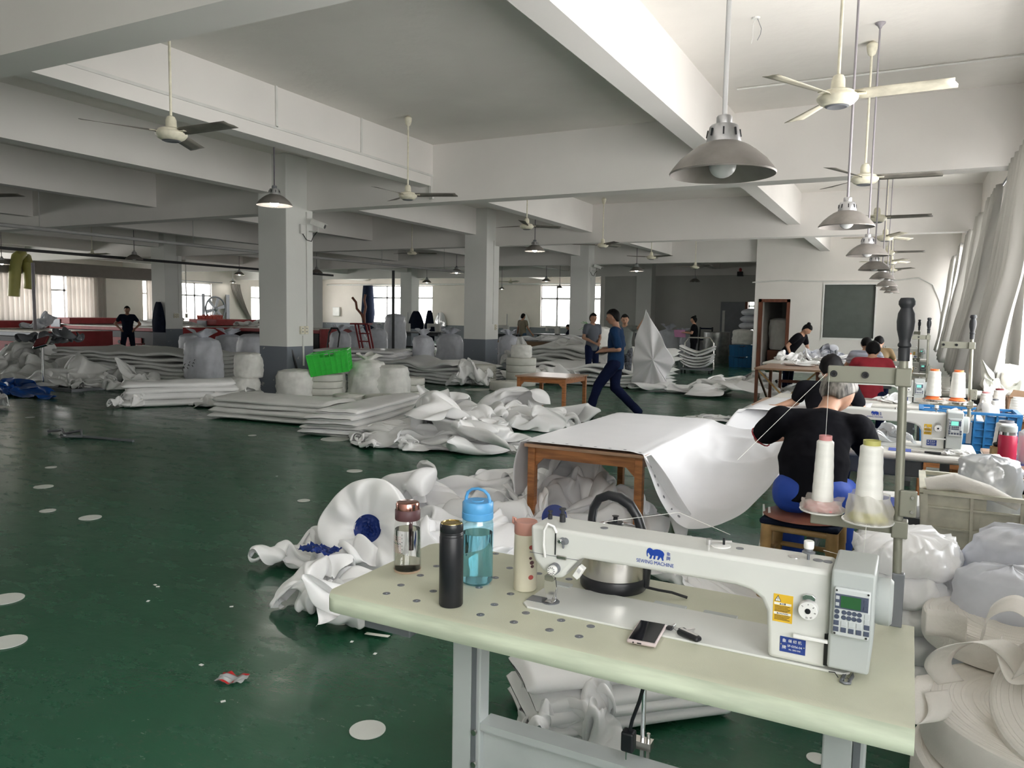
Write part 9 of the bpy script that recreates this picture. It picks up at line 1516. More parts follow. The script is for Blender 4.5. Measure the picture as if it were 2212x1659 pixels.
white_table('cream-topped sewing table of the third station', -.50, 7.85); white_table('sewing table of the fourth station, by the woman in red', -.45, 11.75); white_table('farthest sewing table, near the partition window', -.35, 18.2)
ms = [((-.463, 5.235, .75), 'second white long-arm sewing machine with lit display, right of the seated man'), ((-.626, 8.135, .75), 'third white sewing machine, partly hidden by the person in the black tee'),
      ((-.55, 12.0, .75), 'fourth white sewing machine in front of the woman in red'), ((-.50, 18.5, .75), 'farthest white sewing machine by the partition')]
for i, (l_, lab) in enumerate(ms):
    o = dup(mach, loc=l_, label=lab, group='long-arm sewing machines')
    for c in tree(o):
        if c.name.startswith('display') and not c.name.startswith('display_bezel'): c.data = c.data.copy(); c.data.materials[0] = M['lcdon']
mach['group'] = 'long-arm sewing machines'
stand['group'] = 'thread stands of the sewing row'
dup(stand, loc=(.36, 5.6, .75), label='second thread stand, slim pole and black handle right of the lit machine'); dup(stand, loc=(.17, 8.5, .75), label='third thread stand in the sewing row'); dup(stand, loc=(.12, 12.4, .75), label='fourth thread stand in front of the partition window')
wc = make_cone(.045, .195, 'orange', 'left white thread cone with orange cap on the second stand'); wc.location = (.150, 5.60, 1.018)
dup(wc, loc=(.283, 5.58, 1.018), label='right white thread cone with orange cap on the second stand')
dup(wc, loc=(-.01, 8.5, 1.018), label='thread cone with orange cap on the third stand'); dup(wc, loc=(-.06, 12.4, 1.018), label='thread cone on the fourth stand')
sheet('flat3', 'rag', 'white rag under the two orange-capped thread cones', 'rag', (.215, 5.60), (.36, .16, .05), 1.2, M['tape'], z=.985)
for (x, y, r, h, c_, lab) in ((.50, 5.02, .062, .19, 'dgrey', 'big white spool with grey cap on the side table behind the red thermos'), (.67, 5.1, .045, .17, 'dgrey', 'white spool with grey cap at the right picture edge'),
    (.56, 7.1, .05, .17, 'pink', 'white spool with pink cap on the cluttered bench'), (.66, 7.25, .05, .19, 'redk', 'white spool with dark red cap beside the cardboard box'), (.61, 6.95, .035, .13, 'dgrey', 'short white spool in front on the cluttered bench'),
    (.47, 9.6, .05, .18, 'bluepl', 'white spool far down the curtain side'), (.76, 6.98, .06, .15, 'white', 'fat white spool under the cardboard box'), (.35, 9.2, .05, .16, 'white', 'pale spool beside the third station'), (.16, 9.1, .05, .17, 'orange', 'orange-capped spool beyond the third station')):
    o = make_cone(r, h, c_, lab); o.location = (x, y, .782 if y < 6 else .802)
# side table with thermos, jar and cup
st_ = wood_table('orange wooden side table with a blue mat at the right, holding a red thermos', .42, .98, 4.55, 5.2, .78)
tag(MB().box((-.26, -.18, 0), (.26, .18, .003)).build('blue_mat', M['pad'], loc=(.72, 4.85, .7805)), 'blue mat on the side table under the red thermos', 'mat')
t = thing('thermos', 'crimson thermos flask with grey cap on the side table', 'thermos', (.475, 4.66, .7815))
MB().lathe([(0, 0), (.040, 0), (.043, .006), (.043, .145), (.039, .155), (.0, .155)], 30).build('thermos_body', mat('crimson', (.50, .025, .075), .35), t, smooth=40)
MB().lathe([(.036, .152), (.036, .172)], 28).build('steel_neck', M['chrome'], t, smooth=40); MB().lathe([(.040, .172), (.041, .176), (.040, .200), (.034, .206), (0, .206)], 28).build('cap', M['machg'], t, smooth=40)
t = thing('wooden_jar', 'small wooden jar holding a black-headed awl beside the red thermos', 'jar', (.405 + .025, 4.68, .7805))
MB().lathe([(0, 0), (.028, 0), (.030, .004), (.030, .085), (.027, .088), (.025, .07), (0, .07)], 24).build('jar_body', mat('pale_wood', (.45, .32, .16), .5), t, smooth=40)
q = MB(); q.ell((0, 0, .10), (.018, .018, .014)); q.cyl((0, 0, .10), (.008, 0, .19), .0025, n=8); q.build('awl', M['black'], t, smooth=60)
sack('plastic_bag', 'crumpled clear plastic cup bag right of the red thermos', (.575, 4.72), .05, .17, M['film'], 5, False, cat='bag', z=.784)
# things on the second table
tag(MB().box((-.06, -.05, 0), (.06, .05, .004)).build('blue_card', M['pad'], loc=(-.02, 5.06, .7505)), 'small blue card on the second sewing table', 'card')
t = thing('scissors', 'black-handled scissors lying on the second table', 'scissors', (.11, 5.02, .7515), rz=-.12)
for s in (-1, 1):
    MB().bar((-.07, s * .006, .004), (.0, s * .004, .004), .012, .003).build('blade', M['steel'], t); MB().tube([(.0, s * .004, .006), (.03, s * .014, .006), (.08, s * .020, .006), (.085, s * .008, .006), (.03, s * .004, .006)], .005, 8).build('handle', M['black'], t, smooth=60)
sheet('flat3', 'paper_scrap', 'white paper scrap by the control box of the second machine', 'paper', (.27, 5.02), (.16, .09, .035), .5, M['white'], z=.75)
sheet('heap2', 'fabric_scraps', 'pile of clear and white wrappings under the second machine arm', 'scraps', (-.14, 5.36), (.42, .2, .13), .5, M['film'], z=.75)
sheet('heap1', 'fabric_scraps', 'pile of curled white fabric scraps on the third sewing table', 'scraps', (-.13, 8.05), (.34, .2, .10), .5, M['cloth'], z=.75)
# cluttered bench, blue basket and box by the curtains
t = wood_table('cluttered dark wooden bench by the curtains, holding spools and a cardboard box', .34, 1.0, 6.85, 7.7, .80, brace=False)
t = thing('cardboard_box', 'open brown cardboard box on the bench by the curtains', 'box', (.80, 7.35, .802), rz=.3)
for a, b in (((-.12, -.1, 0), (.12, -.095, .13)), ((-.12, .095, 0), (.12, .1, .13)), ((-.12, -.1, 0), (-.115, .1, .13)), ((.115, -.1, 0), (.12, .1, .13)), ((-.12, -.1, 0), (.12, .1, .005))): MB().box(a, b).build('box_panel', M['card'], t)
MB().prism([(-.12, .13), (.12, .13), (.10, .17), (-.09, .19)], .004, 'y', -.12).build('box_flap', M['card'], t)
def crate(name, label, c, size, m, rot=(0, 0, 0), n=(5, 4, 3), cat='crate', th=.012, panel=True):
    t = thing(name, label, cat, c, rot=rot); X_, Y_, Z_ = size[0] / 2, size[1] / 2, size[2]; ti = .93
    MB().box((-X_ * ti, -Y_ * ti, 0), (X_ * ti, Y_ * ti, .012)).build('crate_floor', m, t)
    for ax, sg, L_, k in (('y', -1, X_, n[0]), ('y', 1, X_, n[0]), ('x', -1, Y_, n[1]), ('x', 1, Y_, n[1])):
        def P(u, z, o):
            f = ti + (1 - ti) * z / Z_
            return (u * f, sg * (Y_ - o) * f, z) if ax == 'y' else (sg * (X_ - o) * f, u * f, z)
        b = MB()
        if panel: b.add([P(-L_, 0, th), P(L_, 0, th), P(L_, Z_ * .80, th), P(-L_, Z_ * .80, th), P(-L_, 0, th + .004), P(L_, 0, th + .004), P(L_, Z_ * .80, th + .004), P(-L_, Z_ * .80, th + .004)], [(0, 1, 2, 3), (4, 5, 6, 7), (3, 2, 6, 7)])
        for i in range(k + 1):
            u = -L_ + 2 * L_ * i / k; b.bar(P(u, 0, th * .2), P(u, Z_ * .97, th * .2), .012 if 0 < i < k else .03, th * 1.5)
        for i in range(n[2] + 1): z = Z_ * .80 * i / n[2] + .004; b.bar(P(-L_, z, th * .5), P(L_, z, th * .5), th, .009)
        if L_ == X_: b.bar(P(-L_, Z_ * .88, th), P(-L_ * .35, Z_ * .88, th), .006, Z_ * .15); b.bar(P(L_ * .35, Z_ * .88, th), P(L_, Z_ * .88, th), .006, Z_ * .15)
        else: b.bar(P(-L_, Z_ * .88, th), P(-L_ * .4, Z_ * .88, th), .006, Z_ * .15); b.bar(P(L_ * .4, Z_ * .88, th), P(L_, Z_ * .88, th), .006, Z_ * .15)
        b.bar(P(-L_, Z_, .0), P(L_, Z_, .0), .03, .018); b.build('crate_side', m, t)
    return t
crate('plastic_basket', 'blue plastic basket full of white cloth behind the second machine', (.40, 6.42, .56), (.60, .36, .32), M['bluepl'], n=(9, 6, 5))
wood_table('low brown bench under the blue basket', .10, .70, 6.25, 6.62, .56, brace=False)
sheet('heap2', 'fabric_heap', 'white cloth heaped in the blue basket', 'fabric heap', (.46, 6.42), (.46, .28, .22), .5, M['tape'], z=.74)
crate('plastic_crate', 'upper large beige plastic crate behind the satin stack at the right edge', (.47, 4.15, .385), (.76, .50, .36), mat('beige_plastic', (.55, .53, .43), .45, var=.2, sc=12), n=(4, 3, 3))
crate('plastic_crate', 'lower large beige plastic crate under the other one', (.47, 4.15, .0), (.76, .50, .375), bpy.data.materials['beige_plastic'], n=(4, 3, 3))
sack('plastic_bag', 'crumpled translucent plastic bag sticking up from the beige crate', (.36, 4.10), .13, .40, M['film'], 2, False, cat='bag', z=.50)
tag(MB().tube([(-.16, 0, .03), (-.05, .0, .06), (.08, 0, .03), (.2, 0, -.02)], 0, 14, rs=[.035, .04, .032, .02]).build('cloth_roll', M['tape'], smooth=60, loc=(.26, 3.93, .735)), 'rolled cream cloth lying over the corner of the beige crate', 'cloth roll')
a = at(1980, 1146, z=0); t = thing('jar', 'dark red round jar on the floor beside the beige crate', 'jar', (a.x, a.y, 0)); MB().lathe([(0, 0), (.06, 0), (.09, .05), (.09, .12), (.05, .19), (.045, .24), (.05, .25)], 26).build('jar_body', M['redk'], t, smooth=50)
for k in range(4): roll('flat round white pad in the stack under the second table, number %s from the floor' % ('one', 'two', 'three', 'four')[k], (-.02, 5.62 + .0), .24 - .01 * k, .085, 'tape', z=.088 * k, group='round white pads under the second table')
tag(MB().box((-.1, -.06, 0), (.1, .06, .004)).build('blue_film', M['pad'], loc=(-.06, 5.42, .357), rot=(.3, .1, .2)), 'blue film piece lying on the round white pads', 'film')
# webbing and nonwoven bags right of the green table
roll('lowest and widest roll of cream webbing at the lower right corner', (.50, 2.52), .43, .26, 'tape', z=0, rin=.1)
roll('large flat roll of cream webbing with a spiral face, upon the widest one', (.47, 2.56), .38, .14, 'tape', z=.262, rin=.08)
roll('cream webbing roll at the back, behind the curled loops', (.36, 3.02), .27, .10, 'tape', z=.405, rin=.06)
roll('tilted cream webbing coil leaning at the right picture edge', (.56, 2.42), .30, .10, 'tape', z=.47, rot=(.30, -.42, .2), rin=.05)
def ribbon(label, pts, w, axis=(0, 0, 1), m='tape'):
    P_ = [Vector(p) for p in pts]; fine = []
    for i in range(len(P_) - 1):
        p0, p1, p2, p3 = P_[max(i - 1, 0)], P_[i], P_[i + 1], P_[min(i + 2, len(P_) - 1)]
        for k in range(8):
            t_ = k / 8; fine.append(.5 * ((2 * p1) + (p2 - p0) * t_ + (2 * p0 - 5 * p1 + 4 * p2 - p3) * t_ * t_ + (3 * p1 - p0 - 3 * p2 + p3) * t_ ** 3))
    fine.append(P_[-1]); n = len(fine) - 1; ax = axis if callable(axis) else (lambda s: Vector(axis))
    def f(u, v): i = min(int(u * n + .5), n); return tuple(fine[i] + ax(i / n).normalized() * w * (v - .5))
    return tag(MB().grid(f, n, 4).build('webbing_loop', M[m], smooth=60, solid=.0018), label, 'webbing')
ribbon('wide cream webbing loop curling over the big roll', [(.16, 2.50, .46), (.12, 2.42, .54), (.15, 2.36, .62), (.24, 2.40, .64), (.31, 2.48, .58), (.36, 2.52, .50)], .12, lambda s: Vector((.55, .75, -.1)))
ribbon('small cream webbing curl at the left of the big roll', [(.10, 2.50, .47), (.075, 2.40, .44), (.10, 2.34, .40), (.13, 2.36, .43), (.12, 2.42, .46)], .07, lambda s: Vector((.8, .5, .1)))
ribbon('upright short strip of webbing at the green table corner', [(.095, 2.78, .53), (.16, 2.78, .535), (.21, 2.76, .53)], .085, lambda s: Vector((0, .15, 1)))
ribbon('tall looped webbing band at the upper right of the coils', [(.24, 2.62, .56), (.25, 2.58, .66), (.31, 2.55, .71), (.37, 2.52, .66), (.36, 2.48, .56), (.30, 2.46, .54), (.27, 2.50, .60)], .12, lambda s: Vector((.2, 1, .1)))
ribbon('webbing band crossing above the tilted coil', [(.30, 2.34, .60), (.36, 2.30, .66), (.43, 2.26, .62), (.46, 2.22, .52)], .085, lambda s: Vector((.4, .8, .4)))
sack('nonwoven_bag', 'grey-white nonwoven bag with crumpled top behind the webbing rolls', (.44, 3.42), (.22, .16), .74, M['bag'], 3, False, cat='bag')
sack('nonwoven_bag', 'lilac-white nonwoven bag bulging in front of the other, behind the webbing', (.36, 3.12), (.18, .15), .66, M['bag'], 8, False, cat='bag')
# bamboo stool
t = thing('bamboo_stool', 'bamboo stool with woven seat and dark cushion under the seated man', 'stool', (-.455, 4.33, 0), rz=-.08)
for x in (-.165, .165):
    for y in (-.13, .13):
        q = MB(); q.tube([(x * 1.05, y * 1.05, 0), (x * 1.03, y * 1.03, .15), (x * 1.03, y * 1.03, .155), (x, y, .30), (x, y, .31), (x, y, .42)], 0, 14, rs=[.031, .029, .032, .029, .032, .030]); q.build('leg', M['bamboo'], t, smooth=60)
for z, r in ((.40, .018), (.25, .014), (.13, .014)):
    for a, b in (((-.165, -.13), (.165, -.13)), ((-.165, .13), (.165, .13)), ((-.165, -.13), (-.165, .13)), ((.165, -.13), (.165, .13))):
        MB().cyl((a[0], a[1], z), (b[0], b[1], z), r, n=10).build('crossbar', M['bamboo'], t, smooth=60)
MB().box((-.20, -.165, .42), (.20, .165, .452)).build('cushion', M['navy'], t, bev=.014, seg=3, smooth=40)
MB().lathe([(0, 0), (.19, 0), (.215, .008), (.19, .018), (0, .022)], 32, c=(0, .0, .452)).build('woven_mat', M['woodd'], t, smooth=40)
for i, (px, y_) in enumerate(((1650, 4.3), (1662, 4.25))):
    a = at(px, 1085, y=y_); tag(MB().tube([(a.x, y_, .5), (a.x + .01, y_, .38), (a.x - .008, y_ - .01, .27), (a.x + .004, y_, .17)], 0, 6, rs=[.006, .012, .008, .004]).build('cloth_tie', M['white'], smooth=60), ('left', 'right')[i] + ' white cloth tie hanging beside the bamboo stool', 'tie')
# ---------------------------------------------------------------- long table of white cloth, brown trestle table
white_table('long cutting table hidden under white cloth in front of the partition', -1.35, 15.2, 2.3, 2.6, .72, leg='woodd')
sheet('heap1', 'fabric_heap', 'white sheet heaped on the long table in front of the red shirt', 'fabric heap', (-1.0, 15.9), (1.6, 1.6, .20), .2, M['clothw'], z=.72)
sheet('heap2', 'fabric_heap', 'bright bundle of white gauze on the long table against the partition', 'fabric heap', (-1.55, 17.2), (.9, .7, .34), 1.2, M['bag'], z=.72)
sheet('long4', 'fabric_heap', 'white sheet pulled up by the bending woman', 'fabric heap', (-2.05, 16.7), (.9, 1.1, .34), 2.6, M['clothw'], z=.66)
sheet('flat3', 'fabric_heap', 'folded white cloth on the brown trestle table', 'fabric heap', (-1.62, 14.2), (.75, .7, .12), 2.2, M['cloth'], z=.742)
t = thing('trestle_table', 'brown folding trestle table with crossed legs, left of the sewing row', 'table', (-1.75, 13.75, 0))
MB().box((-.5, -.8, .71), (.52, .8, .74)).build('tabletop', M['woodtop'], t)
for s in (-1, 1):
    for y in (-.72, .72): MB().box((s * .47 - .025, y - .025, 0), (s * .47 + .025, y + .025, .71)).build('leg', M['woodd'], t)
    MB().bar((s * .47, -.7, .68), (s * .47, .5, .1), .03).build('diagonal_brace', M['woodd'], t)
MB().bar((-.45, -.72, .70), (.1, -.72, .15), .028).build('diagonal_brace', M['bamboo'], t); MB().bar((.45, -.72, .70), (-.1, -.72, .15), .028).build('diagonal_brace', M['bamboo'], t)
wood_table('small orange table end beside the trestle table', -1.15, -.55, 12.9, 13.4, .74)
def skirt():
    def f(u, v): a = -1.25 + .62 * u; return (a - .30 * v * (1 - u) - .06 * v, 6.55 + .3 * u - .55 * v + .03 * math.sin(u * 7) * v, .76 - .70 * v ** 1.15 * (1 - .35 * u) + .01 * math.sin(u * 9))
    return tag(MB().grid(f, 30, 20).build('draped_sheet', M['smooths'], smooth=180, solid=.002), 'white sheet under the second person, sliding down to the floor at the left', 'sheet')
skirt()
def spread():
    def f(u, v): return (-1.26 + .98 * u, 6.52 + 1.3 * v, .765 + .008 * math.sin(u * 8 + v * 4) + (-.03 if u < .05 else 0))
    return tag(MB().grid(f, 24, 14).build('draped_sheet', M['smooths'], smooth=180, solid=.002), 'white sheet lying flat under the left hand at the second sewing station', 'sheet')
spread(); wood_table('wooden table under the flat white sheet of the second station', -1.22, -.78, 7.1, 7.78, .755, brace=False)
# ---------------------------------------------------------------- curtains on the right wall
def curtain(label, ya, yb, xt, xb, zb, n=7, seed=0, yb2=None, m='curtain', name='curtain'):
    yb2 = yb2 if yb2 is not None else (ya, yb)
    def f(u, v):
        y = (ya + (yb - ya) * u) * (1 - v) + (yb2[0] + (yb2[1] - yb2[0]) * u) * v; w = .045 + .05 * v
        x = xt + (xb - xt) * v ** 1.3 + w * math.sin(u * n * 2 * PI + seed + .8 * math.sin(v * 3 + seed)) + .03 * noise.noise(Vector((y * 2, v * 3, seed)))
        return (min(x, .985), y + .02 * math.sin(v * 6 + u * 9), 3.2 + (zb - 3.2) * v)
    t = thing(name, label, 'curtain', (0, 0, 0)); MB().grid(f, n * 12, 24).build('cloth', M[m], t, smooth=180, solid=.002)
    return t
white_table('low pale bench by the curtains beyond the third stand, holding spools', .48, 9.0, 1.0, .8, .80)
curtain('nearest wide grey curtain at the right picture edge', 8.0, 9.75, .86, .62, .9, 6, 0)
curtain('second curtain from the camera, slanting folds above the cardboard box', 11.0, 12.6, .86, .55, .85, 6, 2, (10.4, 12.9))
curtain('third curtain from the camera, grey and bunched', 13.6, 14.6, .86, .60, .8, 4, 1)
curtain('fourth curtain from the camera, by the second window', 16.0, 17.4, .86, .58, .8, 6, 3); curtain('fifth curtain from the camera, dark narrow bunch', 18.6, 19.5, .86, .62, .8, 4, 5)
curtain('farthest curtain beside the white partition', 22.0, 23.6, .86, .66, .8, 6, 4)
tag(MB().cyl((.90, 3.7, 3.22), (.90, 23.9, 3.22), .014, n=8).build('curtain_rail', M['dgrey']), 'thin curtain rail along the right wall', 'rail')
sack('plastic_sheet_pile', 'pale plastic-wrapped pile against the right wall beyond the cardboard box', (.83, 8.4), (.20, .5), 1.15, M['tape'], 4, False, cat='pile')
sheet('long4', 'fabric_heap', 'wrinkled cream sheet over the pile under the near curtain', 'fabric heap', (.76, 7.9), (.42, 1.1, .30), .1, M['tapeg'], z=.90)
# partition fittings
def frame(num, x0, x1, z0, z1, y, m, w=.09, d=.22):
    r = empty('door_%d' % num); r['kind'] = 'structure'
    for a, b in (((x0 - .0, z0), (x0 + w, z1)), ((x1 - w, z0), (x1, z1)), ((x0, z1 - w), (x1, z1))): MB().box((a[0], y, a[1]), (b[0], y + d, b[1])).build('door_frame', m, r)
    return r
r = frame(1, dx0, dx1, 0, dz, YP - .02, M['woodd'])
MB().box((dx1 - .13, YP + .2, .01), (dx1 - .09, YP + .95, dz - .1)).build('door_leaf', M['woodd'], r)
r = empty('window_20'); r['kind'] = 'structure'; MB().box((wx0, YP + .08, wz0), (wx1, YP + .088, wz1)).build('pane', mat('tinted_glass', (.12, .14, .13), .12, alpha=.82), r)
for a, b in (((wx0 - .05, wz0 - .05), (wx1 + .05, wz0)), ((wx0 - .05, wz1), (wx1 + .05, wz1 + .03)), ((wx0 - .04, wz0), (wx0, wz1)), ((wx1, wz0), (wx1 + .04, wz1))): MB().box((a[0], YP - .03, a[1]), (b[0], YP + .1, b[1])).build('window_frame', M['white'], r)
sack('sack', 'big grey-white sack standing inside the brown door', ((dx0 + dx1) / 2 + .1, YP + 1.3), .42, 1.0, M['clothd'], 2, False, z=.62)
tag(MB().box((-.45, -.3, 0), (.45, .3, .60)).build('brown_cabinet', M['woodd'], loc=((dx0 + dx1) / 2 + .15, YP + 1.3, 0)), 'dark brown cabinet inside the brown door under the sack', 'cabinet')
r = empty('door_2'); r['kind'] = 'structure'; MB().box((ex0, YE - .06, 0), (ex0 + .95, YE - .01, ez)).build('door_leaf', M['dgrey'], r); MB().box((ex0 + .95, YE - .05, 0), (ex0 + 1.05, YE + .1, ez)).build('door_frame', M['woodd'], r); MB().box((ex0 + .08, YE - .07, .9), (ex0 + .18, YE - .06, 1.9)).build('glass_strip', M['conduit'], r)
# hanging cable on the partition
tag(MB().tube([at(1625, 610, y=YP - .02), at(1690, 606, y=YP - .02), at(1780, 608, y=YP - .02), at(1930, 606, y=YP - .02), at(1985, 600, y=YP - .02), at(2015, 615, y=YP - .02), at(2030, 650, y=YP - .02), at(2036, 690, y=YP - .02)], .02, 8).build('wall_cable', M['conduit'], smooth=60), 'pale cable sagging across the white partition', 'cable')
# ---------------------------------------------------------------- around the nearest column
M['bagw'] = mat('white_sack', (.78, .78, .75), .6, var=.08, sc=9, bump=.1, bsc=60)
G = 'webbing rolls stacked by the nearest column'
def fl(px, py): a = at(px, py, z=0); return (a.x, a.y)
RW = ['bottom', 'second', 'third', 'top']
for k in range(4): roll('wide webbing roll under the green crate, %s of four' % RW[k], (-8.95 + .02 * k, 10.15), .33 - .01 * k, .115, z=.118 * k, group=G)
for k in range(2): roll('%s flat webbing roll in front of the crate stack, left of the pair' % ('lower', 'upper')[k], (-8.05, 9.75), .26, .10, z=.103 * k, group=G)
for k in range(2): roll('%s flat webbing roll in front of the crate stack, right of the pair' % ('lower', 'upper')[k], (-7.55, 9.95), .27, .10, z=.103 * k, group=G)
for k in range(3): roll('%s webbing roll of the separate stack right of the sacks' % ('bottom', 'middle', 'top')[k], (-8.15, 11.55), .30, .115, z=.118 * k, group=G)
crate('plastic_crate', 'bright green plastic crate tilted on top of the webbing rolls', (-8.72, 10.12, .50), (.66, .48, .36), M['green'], rot=(.05, -.16, .55), n=(7, 4, 4))
sack('sack', 'bulging white sack at the foot of the nearest column, left of the crate', (-9.20, 9.75), (.32, .30), .56, M['bagw'], 3, False)
sack('sack', 'second white sack behind the left one, under the socket', (-9.05, 10.45), .30, .62, M['bagw'], 6, True)
sack('sack', 'tall white sack with tied neck right of the green crate', (-8.45, 10.75), (.36, .34), .80, M['bagw'], 4, True)
sack('sack', 'white sack slumping right beside the tied one', (-8.10, 10.95), (.34, .34), .62, M['bagw'], 9, False)
sack('sack', 'lower small white sack left of the nearest column, with a blue print line', (-9.95, 9.35), .27, .42, M['bagw'], 2, False)
sack('sack', 'upper small white sack left of the nearest column', (-9.95, 9.42), .25, .42, M['bagw'], 5, False, z=.40)
tag(MB().tube([(-9.56, 9.90 + .1, .95), (-9.50, 10.1, .55), (-9.48, 10.12, .30)], .02, 8).build('cable', M['black'], smooth=60), 'black cable hanging at the nearest column behind the crate', 'cable')
# standing bags
BG = 'standing white bags'
for (px, py, r, h, tied, seed, mk, lab) in ((440, 836, (.42, .34), 1.12, True, 1, True, 'tall white woven bag with ink marks, left of the nearest column'), (497, 800, (.44, .36), 1.05, True, 7, False, 'wide white bag with a knotted top behind the ink-marked one'),
    (418, 800, .36, .95, False, 3, False, 'white bag half hidden behind the ink-marked one'), (549, 812, (.42, .36), 1.0, False, 8, False, 'white bag cut by the left edge of the nearest column'),
    (914, 806, (.30, .27), 1.12, True, 2, False, 'tall narrow white bag standing in the aisle left of the second column'), (972, 795, (.42, .34), 1.12, True, 5, False, 'wide white bag touching the second column at its left'),
    (1098, 796, (.34, .30), 1.1, True, 9, False, 'white bag right of the second column beside the dado'), (735, 790, (.33, .3), 1.15, True, 4, False, 'white bag beside the black bent chair'), (768, 785, (.36, .3), 1.1, True, 6, False, 'white bag behind the red stool'),
    (815, 778, (.36, .3), 1.2, True, 3, False, 'white bag right of the red stool'), (853, 772, (.40, .34), 1.55, False, 8, False, 'tall white covered bag in front of the far window'), (1442, 779, (.40, .30), 1.3, True, 2, False, 'tall white bag against the end wall behind the held cloth'),
    (1472, 777, (.38, .30), 1.15, True, 6, False, 'second tall white bag against the end wall'), (1492, 779, (.42, .36), .95, False, 4, False, 'open-topped white bag left of the woman in black')):
    c = fl(px, py); sack('tall_bag', lab, c, r, h, M['bag'], seed, tied, BG, cat='bag', mark=mk)
# far-left layered stack and heaps
sheetstack('fabric_stack', 'long layered stack of white sheets in front of the man with hands on hips', (-15.3, 11.6), (4.8, 2.2, .62), 7, M['clothd'], rz=.05, seed=3, jit=.05, wav=.05)
sheetstack('fabric_stack', 'layered white sheet stack between the nearest column and the aisle', (-12.4, 15.6), (2.3, 1.6, .62), 7, M['clothw'], rz=.3, seed=5)
sheetstack('fabric_stack', 'low layered stack of white sheets left of the second column', (-9.7, 14.9), (2.9, 1.6, .45), 6, M['cloth'], rz=-.25, seed=8, jit=.06, wav=.06)
sheetstack('fabric_stack', 'layered white fabric stack behind the bare wooden table', (-6.6, 16.6), (3.6, 1.8, .42), 5, M['cloth'], rz=-.1, seed=2, jit=.08, wav=.08)
sheetstack('fabric_stack', 'upper slanting layered stack behind the walking man', (-7.2, 18.6), (4.2, 1.5, .75), 7, M['clothd'], rz=-.3, seed=4, jit=.08, wav=.08)
H_ = [((-14.9, 9.35), (2.6, 1.5, .62), 'heap1', 'crumpled white sheets at the far left behind the blue tarp'), ((-17.0, 10.1), (2.6, 2.0, .85), 'heap2', 'taller white sheet heap at the left edge under the grey cloth'), ((-13.5, 9.95), (1.5, 1.1, .62), 'long4', 'white sheet folded down over the left layered stack'),
      ((-13.9, 9.1), (2.2, .9, .34), 'flat3', 'low white folds on the floor right of the scale'), ((-7.4, 15.6), (1.9, 1.3, .50), 'flat3', 'white cloth heap behind the bare table, left part'), ((-6.1, 17.6), (2.2, 1.4, .75), 'heap1', 'heap of crumpled white cloth beside the man in slate'),
      ((-8.2, 19.4), (2.3, 1.6, 1.0), 'heap2', 'high heap of crumpled white cloth left of the third column'), ((-9.7, 19.6), (1.8, 1.3, .95), 'heap1', 'crumpled white cloth heap right of the second column'), ((-8.35, 14.15), (.9, .8, .62), 'heap2', 'white cloth stuffed around the webbing rolls by the second column'),
      ((-3.7, 15.6), (3.0, 1.9, .34), 'flat3', 'flat pointed white sheet on the floor behind the walking man'), ((-3.0, 17.9), (2.2, 1.8, .38), 'heap2', 'white cloth heap on the floor left of the trestle table'), ((-1.7, 15.4), (1.6, 2.0, .30), 'long4', 'white cloth on the floor under the trestle table'),
      ((-2.25, 17.3), (.9, 1.6, .25), 'flat3', 'small white cloth heap beside the long table'), ((-2.6, 11.7), (.9, .7, .05), 'flat3', 'thin white scrap on the floor in front of the trestle table')]
for c, s, k, lab in H_: sheet(k, 'fabric_heap', lab, 'fabric heap', c, s, c[0] * 1.7, M['clothd' if c[0] < -8.9 else 'cloth'], group='white fabric heaps across the hall')
sheet('long4', 'tarpaulin', 'bright blue tarpaulin lying folded at the left edge', 'tarpaulin', (-14.0, 7.95), (2.9, 1.0, .30), 1.35, mat('blue_tarp', (.01, .08, .36), .4))
sheet('flat3', 'fabric', 'dark grey cloth on top of the white heap at the left edge', 'fabric', (-16.6, 10.2), (1.5, 1.1, .42), .3, M['dgrey'], z=.72)
tag(MB().box((-.5, -.45, 0), (.5, .45, .05)).build('scale_platform', M['dgrey'], loc=(-13.95, 9.0, 0)), 'dark flat platform of the floor scale beside the tarpaulin', 'platform')
a = fl(95, 838); t = thing('scale_display', 'floor scale display on a chrome post in front of the white heaps', 'scale', (a[0], a[1], 0))
MB().cyl((0, 0, 0), (0, 0, .80), .022, n=12).build('post', M['chrome'], t, smooth=60); q = MB(); q.M = Matrix.Translation((.0, 0, .86)) @ Matrix.Rotation(.9, 4, 'X') @ Matrix.Rotation(.3, 4, 'Z'); q.cbox((0, 0, 0), (.34, .22, .05)); q.build('display_head', M['chrome'], t, bev=.01); q = MB(); q.M = Matrix.Translation((.0, -.012, .88)) @ Matrix.Rotation(.9, 4, 'X') @ Matrix.Rotation(.3, 4, 'Z'); q.cbox((0, 0, 0), (.29, .17, .05)); q.build('display_face', M['redk'], t)
# webbing rolls by the second column
for k in range(4): roll('webbing roll in the tall stack right of the second column, %s of four' % RW[k], (-7.55, 14.95), .33, .15, z=.153 * k, group='webbing rolls by the second column')
for k in range(3): roll('webbing roll in the shorter stack touching the second column, %s of three' % ('bottom', 'middle', 'top')[k], (-8.45, 14.75), .34, .14, z=.143 * k, group='webbing rolls by the second column')
roll('single low webbing roll in front of the tall roll stack', (-7.35, 13.85), .33, .17, group='webbing rolls by the second column')
sack('sack', 'small white sack on top of the tall webbing roll stack', (-7.55, 14.95), .24, .28, M['bagw'], 3, False, z=.615)
